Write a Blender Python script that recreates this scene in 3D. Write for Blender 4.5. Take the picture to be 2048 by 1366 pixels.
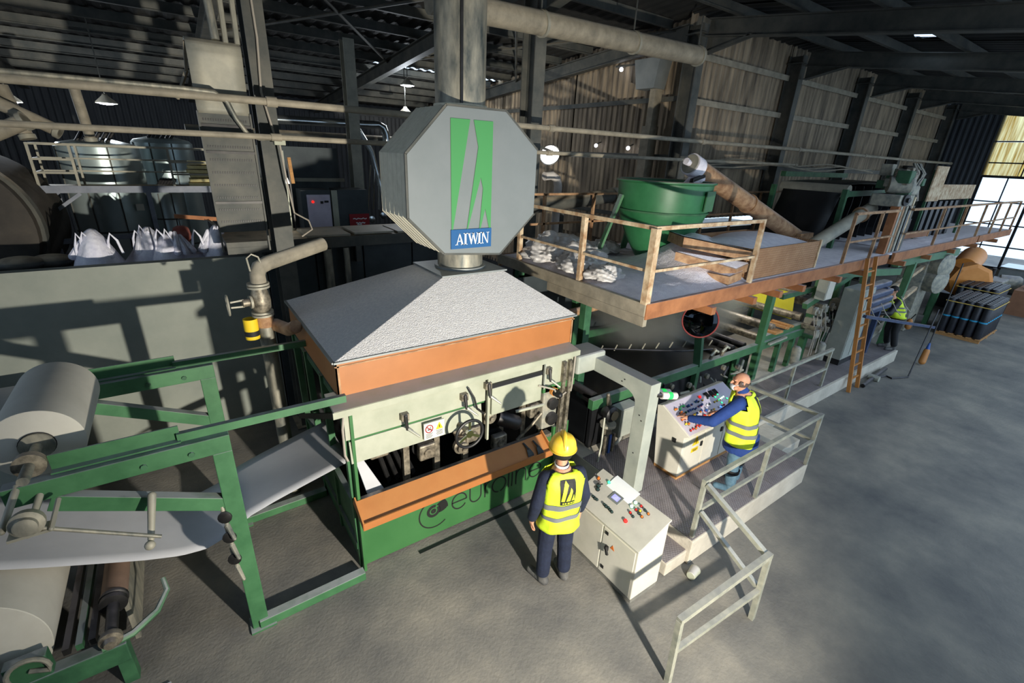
import bpy, bmesh, math, random
from mathutils import Vector, Matrix
random.seed(7)
for o in list(bpy.data.objects): bpy.data.objects.remove(o)
SC = bpy.context.scene
COL = SC.collection
# ---------------------------------------------------------------- camera
CAM_P, CAM_R, CAM_Y, CAM_F = 0.382691395, -0.0465188822, 0.623930269, 928.425642
cam = bpy.data.cameras.new('camera'); camo = bpy.data.objects.new('camera', cam); COL.objects.link(camo)
cp, sp, cy, sy = math.cos(CAM_P), math.sin(CAM_P), math.cos(CAM_Y), math.sin(CAM_Y)
fw = Vector((sy*cp, cy*cp, -sp)); rt = Vector((cy, -sy, 0)); dn = fw.cross(rt)
c_, s_ = math.cos(CAM_R), math.sin(CAM_R)
rt2 = rt*c_ + dn*s_; dn2 = dn*c_ - rt*s_
camo.matrix_world = Matrix(((rt2.x, -dn2.x, -fw.x, 0), (rt2.y, -dn2.y, -fw.y, 0), (rt2.z, -dn2.z, -fw.z, 4.4), (0, 0, 0, 1)))
cam.sensor_fit = 'HORIZONTAL'; cam.sensor_width = 36.0; cam.lens = CAM_F/2048*36.0
cam.clip_start = 0.05; cam.clip_end = 300
SC.camera = camo
# ---------------------------------------------------------------- sky, lamps, exposure
w = bpy.data.worlds.new('sky'); SC.world = w; w.use_nodes = True
bg = w.node_tree.nodes['Background']; bg.inputs[0].default_value = (0.61, 0.79, 1.0, 1); bg.inputs[1].default_value = 2.0
def lamp(name, kind, loc, energy, color, size=0.1, aim=None, spot=None, blend=0.5):
    l = bpy.data.lights.new(name, kind); l.energy = energy; l.color = color
    if kind in ('POINT', 'SPOT'): l.shadow_soft_size = size
    if kind == 'SPOT': l.spot_size = spot; l.spot_blend = blend
    o = bpy.data.objects.new(name, l); COL.objects.link(o); o.location = loc
    if aim is not None: o.rotation_euler = (Vector(aim)-Vector(loc)).to_track_quat('-Z', 'Y').to_euler()
    return o
# the floodlight standing on the shop floor below the gallery: its shadows fan out over floor, consoles and far wall
fl = lamp('floodlight', 'SPOT', (2.0, -1.2, 2.15), 410, (1.0, 0.94, 0.82), 0.06, (3.1, 4.6, 1.1), math.radians(108), 0.8)
fl.data.use_nodes = True; ft = fl.data.node_tree; fo = ft.nodes.new('ShaderNodeLightFalloff'); fo.inputs['Strength'].default_value = 1.0; ft.links.new(fo.outputs['Linear'], ft.nodes['Emission'].inputs['Strength'])     # reflector lamp: beam spreads slower than a bare bulb
vs = SC.view_settings
vs.view_transform = 'Standard'; vs.look = 'None'; vs.gamma = 1.0; vs.use_curve_mapping = False; vs.exposure = 0.0
# ---------------------------------------------------------------- materials
def S(r, g=None, b=None):
    if g is None: g = b = r
    return tuple(((c/255)/12.92 if c/255 <= 0.04045 else ((c/255+0.055)/1.055)**2.4) for c in (r, g, b)) + (1,)
MATS = {}
def mat(name, c1, c2=None, scale=3.0, rough=0.7, metal=0.0, bump=0.0, bscale=40.0, dust=0.0, dcol=S(168, 164, 176), stretch=None, emit=None, estr=0, detail=6.0, trans=0.0, c3=None, contrast=0.25, coat=0):
    m = bpy.data.materials.new(name); m.use_nodes = True; nt = m.node_tree; N = nt.nodes; L = nt.links
    b = N['Principled BSDF']; b.inputs['Roughness'].default_value = rough; b.inputs['Metallic'].default_value = metal
    if coat: b.inputs['Coat Weight'].default_value = coat
    b.inputs['Base Color'].default_value = c1
    geo = N.new('ShaderNodeNewGeometry')
    vec = geo.outputs['Position']
    if stretch:
        mp = N.new('ShaderNodeMapping'); mp.inputs['Scale'].default_value = stretch; L.new(vec, mp.inputs[0]); vec = mp.outputs[0]
    out = None
    if c2:
        nz = N.new('ShaderNodeTexNoise'); nz.inputs['Scale'].default_value = scale; nz.inputs['Detail'].default_value = detail; nz.inputs['Roughness'].default_value = 0.62
        L.new(vec, nz.inputs['Vector'])
        rp = N.new('ShaderNodeValToRGB'); rp.color_ramp.elements[0].position = 0.5-contrast; rp.color_ramp.elements[1].position = 0.5+contrast
        rp.color_ramp.elements[0].color = c1; rp.color_ramp.elements[1].color = c2
        if c3:
            e = rp.color_ramp.elements.new(0.5); e.color = c3
        L.new(nz.outputs['Fac'], rp.inputs[0]); out = rp.outputs[0]
    if dust > 0:
        sx = N.new('ShaderNodeSeparateXYZ'); L.new(geo.outputs['Normal'], sx.inputs[0])
        mr = N.new('ShaderNodeMapRange'); mr.inputs[1].default_value = 0.35; mr.inputs[2].default_value = 0.9; mr.inputs[4].default_value = dust; L.new(sx.outputs[2], mr.inputs[0])
        n2 = N.new('ShaderNodeTexNoise'); n2.inputs['Scale'].default_value = 6.0; n2.inputs['Detail'].default_value = 8; L.new(geo.outputs['Position'], n2.inputs['Vector'])
        m2 = N.new('ShaderNodeMapRange'); m2.inputs[1].default_value = 0.3; m2.inputs[2].default_value = 0.55; m2.inputs[3].default_value = 0.45; L.new(n2.outputs['Fac'], m2.inputs[0])
        mu = N.new('ShaderNodeMath'); mu.operation = 'MULTIPLY'; L.new(mr.outputs[0], mu.inputs[0]); L.new(m2.outputs[0], mu.inputs[1])
        mx = N.new('ShaderNodeMix'); mx.data_type = 'RGBA'; L.new(mu.outputs[0], mx.inputs[0]); mx.inputs[7].default_value = dcol
        if out: L.new(out, mx.inputs[6])
        else: mx.inputs[6].default_value = c1
        out = mx.outputs[2]
    if out: L.new(out, b.inputs['Base Color'])
    if bump:
        n3 = N.new('ShaderNodeTexNoise'); n3.inputs['Scale'].default_value = bscale; n3.inputs['Detail'].default_value = 5; L.new(vec, n3.inputs['Vector'])
        bp = N.new('ShaderNodeBump'); bp.inputs['Strength'].default_value = bump; bp.inputs['Distance'].default_value = 0.02; L.new(n3.outputs['Fac'], bp.inputs['Height']); L.new(bp.outputs[0], b.inputs['Normal'])
    if emit: b.inputs['Emission Color'].default_value = emit; b.inputs['Emission Strength'].default_value = estr
    if trans: b.inputs['Transmission Weight'].default_value = trans
    MATS[name] = m
    return m
mat('concrete_floor', S(80, 80, 81), S(144, 138, 126), 1.0, 0.86, bump=0.3, bscale=30, c3=S(114, 111, 105), contrast=0.24, detail=12)
mat('slab_concrete', S(158, 151, 138), S(212, 204, 188), 2.2, 0.9, bump=0.4, bscale=20, contrast=0.3)
mat('wall_concrete', S(122, 128, 120), S(146, 149, 139), 1.3, 0.85, bump=0.12, bscale=9)
mat('dark_sheet', S(44, 52, 56), S(70, 78, 80), 2.0, 0.6, 0.3)
mat('corrugated', S(70, 62, 52), S(178, 160, 134), 1.6, 0.7, 0.2, stretch=(3.0, 3.0, 0.35), contrast=0.2)
mat('corrugated_dark', S(40, 44, 50), S(70, 74, 78), 1.6, 0.7, 0.2, stretch=(3, 3, 0.4))
mat('roof_sheet', S(34, 36, 38), S(66, 66, 64), 1.4, 0.7, 0.2)
mat('steel', S(56, 62, 62), S(102, 100, 92), 2.5, 0.65, 0.25, dust=0.85, dcol=S(196, 180, 154))
mat('steel_pale', S(128, 128, 118), S(170, 164, 146), 4.0, 0.6, 0.2, dust=0.7, dcol=S(186, 178, 160))
mat('pipe_dusty', S(118, 112, 98), S(168, 158, 138), 5.0, 0.7, 0.1, dust=0.6, dcol=S(200, 192, 176))
mat('green', S(40, 86, 52), S(74, 122, 82), 3.5, 0.5, 0.05, dust=0.75, dcol=S(172, 172, 178), contrast=0.3)
mat('green_panel', S(50, 100, 54), S(64, 114, 66), 2.0, 0.42, dust=0.5)
mat('hopper_green', S(26, 84, 48), S(54, 116, 74), 3.0, 0.45, dust=0.6, contrast=0.3)
mat('green_dark', S(28, 66, 44), S(60, 108, 72), 5.0, 0.6, dust=0.5)
mat('orange', S(152, 94, 46), S(176, 112, 60), 2.5, 0.5, dust=0.35, dcol=S(196, 140, 80), contrast=0.35)
mat('rust_orange', S(126, 78, 46), S(178, 118, 74), 4.0, 0.75, bump=0.1, dust=0.6, dcol=S(188, 180, 186))
mat('rust', S(122, 84, 56), S(186, 150, 112), 7.0, 0.8, bump=0.15, bscale=60, dust=0.55, dcol=S(186, 176, 170), contrast=0.2)
mat('rail_pale', S(150, 112, 76), S(214, 196, 164), 6.0, 0.75, dust=0.5, dcol=S(206, 196, 180), contrast=0.16)
mat('rail_grey', S(138, 142, 132), S(192, 190, 172), 7.0, 0.55, 0.4, dust=0.3, contrast=0.2)
mat('pale_paint', S(146, 150, 130), S(176, 177, 158), 3.0, 0.5, dust=0.55, dcol=S(176, 168, 176))
mat('pale_grey_paint', S(140, 146, 138), S(172, 175, 164), 3.0, 0.5, dust=0.4)
mat('console_paint', S(196, 192, 178), S(214, 209, 195), 4.0, 0.45)
mat('console_top', S(176, 172, 162), S(196, 192, 180), 6.0, 0.45)
mat('console_lilac', S(180, 172, 188), S(206, 198, 212), 4.0, 0.5)
mat('plinth', S(96, 96, 92), S(128, 126, 118), 8.0, 0.8)
mat('powder', S(214, 209, 220), S(248, 243, 248), 9.0, 0.95, bump=0.5, bscale=55, contrast=0.3)
mat('powder_hood', S(206, 203, 204), S(236, 232, 228), 30.0, 0.95, bump=0.8, bscale=90)
mat('duct_metal', S(118, 124, 124), S(148, 152, 150), 2.0, 0.55, 0.35)
mat('duct_dusty', S(218, 210, 186), S(240, 233, 210), 12.0, 0.9, bump=0.3, bscale=90)
mat('galv', S(66, 76, 78), S(182, 175, 156), 4.5, 0.55, 0.45, stretch=(1.6, 1.6, 0.5), contrast=0.22)
mat('stainless', S(150, 158, 162), S(186, 190, 190), 3.0, 0.22, 0.9)
mat('tank_skin', S(150, 168, 170), S(184, 196, 194), 1.4, 0.33, 0.45)
mat('black_metal', S(26, 27, 30), S(56, 54, 52), 6.0, 0.45, 0.5, dust=0.25)
mat('black', S(14, 15, 18), S(26, 27, 30), 4.0, 0.5)
mat('tar', S(10, 11, 13), S(24, 26, 28), 2.0, 0.25)
mat('grimy_metal', S(58, 54, 48), S(170, 160, 140), 14.0, 0.5, 0.55, contrast=0.2, dust=0.3)
mat('grey_machine', S(110, 116, 112), S(180, 172, 152), 9.0, 0.7, 0.2, dust=0.5, contrast=0.2)
mat('paper', S(172, 173, 178), S(190, 190, 193), 2.0, 0.85)
mat('paper_roll', S(178, 174, 162), S(196, 192, 180), 3.0, 0.85)
mat('white_bag', S(196, 196, 214), S(240, 240, 248), 7.0, 0.7, bump=0.6, bscale=16, contrast=0.2)
mat('plastic_film', S(170, 166, 160), S(214, 210, 208), 8.0, 0.35, bump=0.4, bscale=18)
mat('logo_green', S(66, 140, 80)); mat('logo_blue', S(18, 84, 138)); mat('white_paint', S(238, 240, 240)); mat('sign_grey', S(112, 119, 120), S(120, 126, 127), 3.0, 0.55)
mat('yellow_sign', S(226, 190, 30)); mat('red_sign', S(150, 30, 38)); mat('sign_white', S(226, 224, 212)); mat('sign_black', S(22, 22, 22))
mat('vest', S(206, 232, 40), S(220, 244, 58), 9.0, 0.65, bump=0.3, bscale=14, emit=None); mat('reflective', S(112, 116, 118), rough=0.4)
mat('navy', S(15, 23, 44), S(26, 36, 60), 12.0, 0.85, bump=0.4, bscale=16); mat('blue_work', S(20, 48, 108), S(30, 62, 128), 10.0, 0.85, bump=0.4, bscale=16)
mat('denim', S(62, 92, 112), S(92, 122, 138), 16.0, 0.85, bump=0.3, bscale=30); mat('boot', S(48, 50, 54), S(110, 108, 104), 14.0, 0.8)
mat('skin', S(186, 132, 104), S(204, 150, 120), 20.0, 0.55); mat('hair', S(24, 22, 22), rough=0.7); mat('hair_short', S(96, 74, 64), S(60, 48, 44), 30.0, 0.7)
mat('helmet', S(232, 190, 52), S(240, 202, 70), 6.0, 0.35); mat('mask', S(214, 218, 220), rough=0.8)
mat('blue_grey', S(98, 106, 120), S(134, 138, 148), 6.0, 0.6, dust=0.6); mat('wood', S(150, 104, 60), S(196, 148, 92), 8.0, 0.8, stretch=(1, 6, 6)); mat('cardboard', S(124, 86, 62), S(150, 108, 80), 3.0, 0.85)
mat('blue_machine', S(32, 44, 74), S(60, 76, 108), 6.0, 0.5, dust=0.8, dcol=S(190, 176, 172)); mat('yellow_film', S(186, 178, 40), S(206, 200, 70), 2.0, 0.4)
mat('mirror_dark', S(48, 52, 56), rough=0.06, metal=1.0); mat('mirror_red', S(112, 36, 34))
mat('orange_machine', S(206, 128, 48), S(224, 148, 70), 3.0, 0.5); mat('ladder_orange', S(172, 110, 50), S(192, 130, 66), 5.0, 0.5)
mat('roll_black', S(24, 25, 30), S(44, 44, 52), 8.0, 0.4); mat('strap_blue', S(40, 150, 190)); mat('strap_yellow', S(214, 180, 90))
mat('led_green', S(60, 230, 140), emit=S(60, 255, 150), estr=2.2); mat('led_white', S(230, 255, 240), emit=S(200, 255, 225), estr=3.0); mat('led_blue', S(60, 120, 255), emit=S(50, 110, 255), estr=3.0); mat('led_red', S(220, 40, 40), emit=S(255, 40, 30), estr=1.2)
mat('screen', S(150, 150, 230), emit=S(150, 150, 240), estr=0.7); mat('beacon', S(40, 220, 90), emit=S(40, 240, 100), estr=0.5); mat('lamp_glow', S(250, 250, 250), emit=S(235, 240, 255), estr=9.0); mat('tube_glow', S(250, 250, 250), emit=S(255, 250, 240), estr=3.0)
mat('rubber', S(20, 20, 22), rough=0.5); mat('chrome', S(200, 200, 200), rough=0.2, metal=1.0); mat('red_knob', S(190, 40, 36), rough=0.4); mat('yellow_knob', S(220, 190, 60), rough=0.4); mat('green_knob', S(30, 110, 70), rough=0.4); mat('blue_knob', S(40, 80, 150), rough=0.4); mat('orange_knob', S(206, 110, 40), rough=0.4); mat('dark_knob', S(40, 60, 58), rough=0.4)
mat('brush_grey', S(48, 54, 58), S(80, 84, 84), 30.0, 0.8); mat('drum_dark', S(30, 28, 26), S(66, 60, 52), 3.0, 0.8); mat('red_ball', S(120, 52, 44), S(170, 110, 100), 5.0, 0.5)
mat('yellow_stack', S(190, 178, 120), S(226, 214, 160), 12.0, 0.8); mat('brown_roller', S(110, 88, 76), S(136, 112, 96), 5.0, 0.6); mat('cable', S(160, 152, 140), rough=0.7); mat('cyl_white', S(206, 198, 190), S(222, 214, 206), 4.0, 0.45)
# translucent yellowed sheet, glass pane, fine tread plate, perforated plate
def cell_tint(m, vo, lo, hi, k):          # base colour darkens away from each cell centre
    nt = m.node_tree; N = nt.nodes; L = nt.links; b = N['Principled BSDF']; src = b.inputs['Base Color'].links[0].from_socket
    mr = N.new('ShaderNodeMapRange'); mr.inputs[1].default_value = lo*12; mr.inputs[2].default_value = hi*12; mr.inputs[3].default_value = 1.0; mr.inputs[4].default_value = k; L.new(vo.outputs['Distance'], mr.inputs[0])
    mx = N.new('ShaderNodeMix'); mx.data_type = 'RGBA'; mx.blend_type = 'MULTIPLY'; mx.inputs[0].default_value = 1.0; L.new(src, mx.inputs[6]); L.new(mr.outputs[0], mx.inputs[7]); L.new(mx.outputs[2], b.inputs['Base Color'])
def special():
    m = mat('yellow_sheet', S(220, 196, 120)); nt = m.node_tree; N = nt.nodes; L = nt.links
    t = N.new('ShaderNodeBsdfTranslucent'); geo = N.new('ShaderNodeNewGeometry'); mp = N.new('ShaderNodeMapping'); mp.inputs['Scale'].default_value = (1, 9, 0.5); L.new(geo.outputs['Position'], mp.inputs[0])
    nz = N.new('ShaderNodeTexNoise'); nz.inputs['Scale'].default_value = 1.6; nz.inputs['Detail'].default_value = 5; L.new(mp.outputs[0], nz.inputs['Vector'])
    rp = N.new('ShaderNodeValToRGB'); rp.color_ramp.elements[0].position = 0.35; rp.color_ramp.elements[1].position = 0.65; rp.color_ramp.elements[0].color = S(176, 134, 60); rp.color_ramp.elements[1].color = S(246, 226, 168)
    L.new(nz.outputs['Fac'], rp.inputs[0]); L.new(rp.outputs[0], t.inputs[0]); L.new(t.outputs[0], N['Material Output'].inputs[0])
    m = mat('glass', S(230)); nt = m.node_tree; N = nt.nodes; L = nt.links
    tr = N.new('ShaderNodeBsdfTransparent'); tr.inputs[0].default_value = (0.97, 0.98, 1, 1); gl = N.new('ShaderNodeBsdfGlossy'); gl.inputs['Roughness'].default_value = 0.03
    mx = N.new('ShaderNodeMixShader'); mx.inputs[0].default_value = 0.06; L.new(tr.outputs[0], mx.inputs[1]); L.new(gl.outputs[0], mx.inputs[2]); L.new(mx.outputs[0], N['Material Output'].inputs[0])
    m = mat('tread', S(150, 142, 146), S(192, 182, 184), 4.0, 0.5, 0.35, contrast=0.25); nt = m.node_tree; N = nt.nodes; L = nt.links
    geo = N.new('ShaderNodeNewGeometry'); mp = N.new('ShaderNodeMapping'); mp.inputs['Rotation'].default_value = (0, 0, 0.78); L.new(geo.outputs['Position'], mp.inputs[0])
    vo = N.new('ShaderNodeTexVoronoi'); vo.inputs['Scale'].default_value = 34; vo.inputs['Randomness'].default_value = 0.0; L.new(mp.outputs[0], vo.inputs['Vector'])
    bp = N.new('ShaderNodeBump'); bp.inputs['Strength'].default_value = 0.9; bp.inputs['Distance'].default_value = 0.01; bp.invert = True; L.new(vo.outputs['Distance'], bp.inputs['Height']); L.new(bp.outputs[0], N['Principled BSDF'].inputs['Normal'])
    cell_tint(m, vo, 0.012, 0.030, 0.62)
    m = mat('mesh_crate', S(170, 120, 76), S(206, 160, 116), 4.0, 0.7); nt = m.node_tree; N = nt.nodes; L = nt.links
    geo = N.new('ShaderNodeNewGeometry'); vo = N.new('ShaderNodeTexVoronoi'); vo.inputs['Scale'].default_value = 26; vo.inputs['Randomness'].default_value = 0.0; L.new(geo.outputs['Position'], vo.inputs['Vector'])
    bp = N.new('ShaderNodeBump'); bp.inputs['Strength'].default_value = 1.0; bp.inputs['Distance'].default_value = 0.02; bp.invert = True; L.new(vo.outputs['Distance'], bp.inputs['Height']); L.new(bp.outputs[0], N['Principled BSDF'].inputs['Normal'])
    cell_tint(m, vo, 0.012, 0.034, 0.55)
special()
# ---------------------------------------------------------------- mesh helpers
def V(*a): return Vector(a[0]) if len(a) == 1 else Vector(a)
def frame(d, up=(0, 0, 1)):
    d = Vector(d).normalized(); up = Vector(up)
    if abs(d.dot(up)) > 0.995: up = Vector((0, 1, 0)) if abs(d.y) < 0.9 else Vector((1, 0, 0))
    s = d.cross(up).normalized(); u = s.cross(d).normalized()
    return d, s, u
class MB:
    def __init__(self): self.v = []; self.f = []
    def add(self, vs, fs):
        n = len(self.v); self.v += [tuple(p) for p in vs]; self.f += [tuple(i+n for i in q) for q in fs]; return self
    def box(self, x0, x1, y0, y1, z0, z1):
        return self.add([(x0, y0, z0), (x1, y0, z0), (x1, y1, z0), (x0, y1, z0), (x0, y0, z1), (x1, y0, z1), (x1, y1, z1), (x0, y1, z1)],
                        [(0, 3, 2, 1), (4, 5, 6, 7), (0, 1, 5, 4), (1, 2, 6, 5), (2, 3, 7, 6), (3, 0, 4, 7)])
    def hexa(self, p):
        return self.add(p, [(0, 3, 2, 1), (4, 5, 6, 7), (0, 1, 5, 4), (1, 2, 6, 5), (2, 3, 7, 6), (3, 0, 4, 7)])
    def bar(self, a, b, w, h=None, up=(0, 0, 1)):
        h = w if h is None else h; a = V(a); b = V(b); d, s, u = frame(b-a, up)
        q = [(-w/2, -h/2), (w/2, -h/2), (w/2, h/2), (-w/2, h/2)]
        p = [a+s*x+u*y for x, y in q] + [b+s*x+u*y for x, y in q]
        return self.add(p, [(0, 1, 2, 3), (7, 6, 5, 4), (0, 4, 5, 1), (1, 5, 6, 2), (2, 6, 7, 3), (3, 7, 4, 0)])
    def ibeam(self, a, b, h, w, t=0.02, up=(0, 0, 1)):
        a = V(a); b = V(b); d, s, u = frame(b-a, up)
        self.bar(a+u*(h/2-t/2), b+u*(h/2-t/2), w, t, up); self.bar(a-u*(h/2-t/2), b-u*(h/2-t/2), w, t, up); self.bar(a, b, t, h-2*t, up); return self
    def tube(self, a, b, r, r2=None, n=12, cap=True):
        r2 = r if r2 is None else r2; a = V(a); b = V(b); d, s, u = frame(b-a)
        vs = []
        for c, rr in ((a, r), (b, r2)):
            for i in range(n):
                t = 2*math.pi*i/n; vs.append(c+s*math.cos(t)*rr+u*math.sin(t)*rr)
        fs = [(i, (i+1) % n, n+(i+1) % n, n+i) for i in range(n)]
        fs = [q[::-1] for q in fs]
        if cap: fs += [tuple(range(n)), tuple(range(2*n-1, n-1, -1))]
        return self.add(vs, fs)
    def path(self, pts, r, n=8):
        P = [V(p) for p in pts]; rings = []; up = None
        for i, p in enumerate(P):
            d = (P[min(i+1, len(P)-1)]-P[max(i-1, 0)])
            dd, s, u = frame(d, up if up is not None else (0, 0, 1)); up = u
            rr = r[i] if isinstance(r, (list, tuple)) else r
            rings.append([p+s*math.cos(2*math.pi*k/n)*rr+u*math.sin(2*math.pi*k/n)*rr for k in range(n)])
        vs = [q for g in rings for q in g]; fs = []
        for i in range(len(P)-1):
            for k in range(n): fs.append((i*n+k, (i+1)*n+k, (i+1)*n+(k+1) % n, i*n+(k+1) % n))
        fs += [tuple(range(n)), tuple(range(len(vs)-1, len(vs)-n-1, -1))]
        return self.add(vs, fs)
    def lathe(self, prof, o, axis=(0, 0, 1), n=24, cap=True):
        o = V(o); d, s, u = frame(axis, (0, 0, 1) if abs(Vector(axis).normalized().z) < 0.9 else (0, 1, 0)); vs = []; fs = []
        for r, h in prof:
            for i in range(n):
                t = 2*math.pi*i/n; vs.append(o+d*h+s*math.cos(t)*r+u*math.sin(t)*r)
        for j in range(len(prof)-1):
            for i in range(n): fs.append((j*n+i, (j+1)*n+i, (j+1)*n+(i+1) % n, j*n+(i+1) % n))
        if cap: fs += [tuple(range(n)), tuple(range(len(vs)-1, len(vs)-n-1, -1))]
        return self.add(vs, fs)
    def prism(self, poly, o, u, v, depth):
        o = V(o); u = V(u); v = V(v); w = u.cross(v).normalized()*depth; n = len(poly)
        vs = [o+u*x+v*y for x, y in poly]; vs += [p+w for p in vs]
        fs = [tuple(range(n-1, -1, -1)), tuple(range(n, 2*n))] + [(i, (i+1) % n, n+(i+1) % n, n+i) for i in range(n)]
        return self.add(vs, fs)
    def ball(self, c, r, nu=14, nv=9):
        c = V(c); rx, ry, rz = (r, r, r) if not isinstance(r, (tuple, list)) else r
        vs = [c+V(0, 0, -rz)]
        for j in range(1, nv):
            a = -math.pi/2+math.pi*j/nv
            for i in range(nu): t = 2*math.pi*i/nu; vs.append(c+V(rx*math.cos(a)*math.cos(t), ry*math.cos(a)*math.sin(t), rz*math.sin(a)))
        vs.append(c+V(0, 0, rz)); fs = [(0, 1+(i+1) % nu, 1+i) for i in range(nu)]
        for j in range(nv-2):
            for i in range(nu): a = 1+j*nu; fs.append((a+i, a+(i+1) % nu, a+nu+(i+1) % nu, a+nu+i))
        e = len(vs)-1; a = 1+(nv-2)*nu; fs += [(a+i, a+(i+1) % nu, e) for i in range(nu)]
        return self.add(vs, fs)
    def capsule(self, a, b, ra, rb=None, n=12):
        rb = ra if rb is None else rb; self.tube(a, b, ra, rb, n); self.ball(a, ra, n, 8); self.ball(b, rb, n, 8); return self
    def grid(self, f, nu, nv, thick=None):
        P = [[V(f(i/nu, j/nv)) for i in range(nu+1)] for j in range(nv+1)]
        vs = [p for r in P for p in r]; k = nu+1
        fs = [(j*k+i, j*k+i+1, (j+1)*k+i+1, (j+1)*k+i) for j in range(nv) for i in range(nu)]
        return self.add(vs, fs)
    def build(self, name, m, parent=None, smooth=False, bevel=0.0, thick=0.0, recalc=True):
        off = V(0, 0, 0)
        if parent is not None:
            p = parent
            while p is not None: off += p.location; p = p.parent
        me = bpy.data.meshes.new(name); me.from_pydata([tuple(V(q)-off) for q in self.v], [], self.f); me.update()
        if recalc:
            bm = bmesh.new(); bm.from_mesh(me); bmesh.ops.recalc_face_normals(bm, faces=bm.faces); bm.to_mesh(me); bm.free()
        if m: me.materials.append(MATS[m])
        if smooth:
            me.polygons.foreach_set('use_smooth', [True]*len(me.polygons)); me.set_sharp_from_angle(angle=math.radians(smooth if smooth > 1 else 40))
        o = bpy.data.objects.new(name, me); COL.objects.link(o)
        if parent is not None: o.parent = parent
        if bevel:
            b = o.modifiers.new('bevel', 'BEVEL'); b.width = bevel; b.segments = 2; b.limit_method = 'ANGLE'
        if thick:
            t = o.modifiers.new('thick', 'SOLIDIFY'); t.thickness = thick; t.offset = 0
        return o
def thing(name, label, cat, loc=(0, 0, 0), group=None):
    o = bpy.data.objects.new(name, None); COL.objects.link(o); o.location = loc; o.empty_display_size = 0.1
    o['label'] = label; o['category'] = cat
    if group: o['group'] = group
    return o
def tag(o, label, cat, group=None):
    o['label'] = label; o['category'] = cat
    if group: o['group'] = group
    return o
def struct(o): o['kind'] = 'structure'; return o
def part_label(o, s): o['label'] = s; return o
def dup(o, delta, label=None, parent=None):
    c = o.copy(); COL.objects.link(c); c.parent = parent
    if parent is None: c.location = o.location+V(delta)
    if label: c['label'] = label
    for ch in list(o.children): dup(ch, (0, 0, 0), None, c)
    return c
def inst(src, loc, parent=None):      # a copy of a single part, moved by loc
    c = src.copy(); COL.objects.link(c); c.location = src.location+V(loc)
    if parent is not None: c.parent = parent
    return c
def text_mesh(mb, s, o, u, v, size, depth=0.003, spacing=1.0):
    cu = bpy.data.curves.new('t', 'FONT'); cu.body = s; cu.size = size; cu.extrude = 0; cu.space_character = spacing; cu.align_x = 'LEFT'
    ob = bpy.data.objects.new('t', cu); COL.objects.link(ob); bpy.context.view_layer.update()
    me = bpy.data.meshes.new_from_object(ob.evaluated_get(bpy.context.evaluated_depsgraph_get()))
    o = V(o); u = V(u); v = V(v); w = u.cross(v).normalized()*depth
    mb.add([o+u*p.co.x+v*p.co.y+w for p in me.vertices], [tuple(f.vertices) for f in me.polygons])
    bpy.data.objects.remove(ob); bpy.data.meshes.remove(me); bpy.data.curves.remove(cu)
    return mb
def ribbon(mb, pts, o, u, v, w, lift=0.004):     # flat painted stroke of constant width on a plane
    o = V(o); u = V(u).normalized(); v = V(v).normalized(); n = u.cross(v).normalized()*lift; P = [Vector(p) for p in pts]; L = []; R = []
    for i, p in enumerate(P):
        d = (P[min(i+1, len(P)-1)]-P[max(i-1, 0)]).normalized(); k = Vector((-d.y, d.x))*w/2; L.append(p+k); R.append(p-k)
    vs = [o+u*q.x+v*q.y+n for q in L] + [o+u*q.x+v*q.y+n for q in R]; m = len(P)
    return mb.add(vs, [(i, m+i, m+i+1, i+1) for i in range(m-1)])
def arc(cx, cy, rx, ry, a0, a1, n=20): return [(cx+rx*math.cos(math.radians(a0+(a1-a0)*i/n)), cy+ry*math.sin(math.radians(a0+(a1-a0)*i/n))) for i in range(n+1)]
# ================================================================ the hall
XS = [-7.8, -3.3, 1.2, 5.65, 10.1, 14.6, 19.1, 23.6, 28.3]
RY = 7.55
def zr(y): return 7.28-0.125*(7.4-y) if y < 7.4 else 7.28-0.08*(y-7.4)
struct(MB().box(-10, 40, -9, 24, -0.3, 0).build('floor', 'concrete_floor'))
def corr(fn, length, height_pts, pitch=0.22, amp=0.025):
    # corrugated sheet: fn(s, t, d) -> point ; s along the waves, t along the sheet, d = wave depth
    mb = MB(); n = int(length/pitch*4); prof = [0, 0, 1, 1]
    P = []
    for i in range(n+1):
        s = i*pitch/4; s = min(s, length); P.append((s, prof[i % 4]*amp))
    P.append((length+0.14, amp))
    for j in range(len(height_pts)):
        for s, d in P: mb.v.append(tuple(fn(s, height_pts[j], d)))
    k = len(P)
    for j in range(len(height_pts)-1):
        for i in range(k-1): mb.f.append((j*k+i, j*k+i+1, (j+1)*k+i+1, (j+1)*k+i))
    return mb
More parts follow.
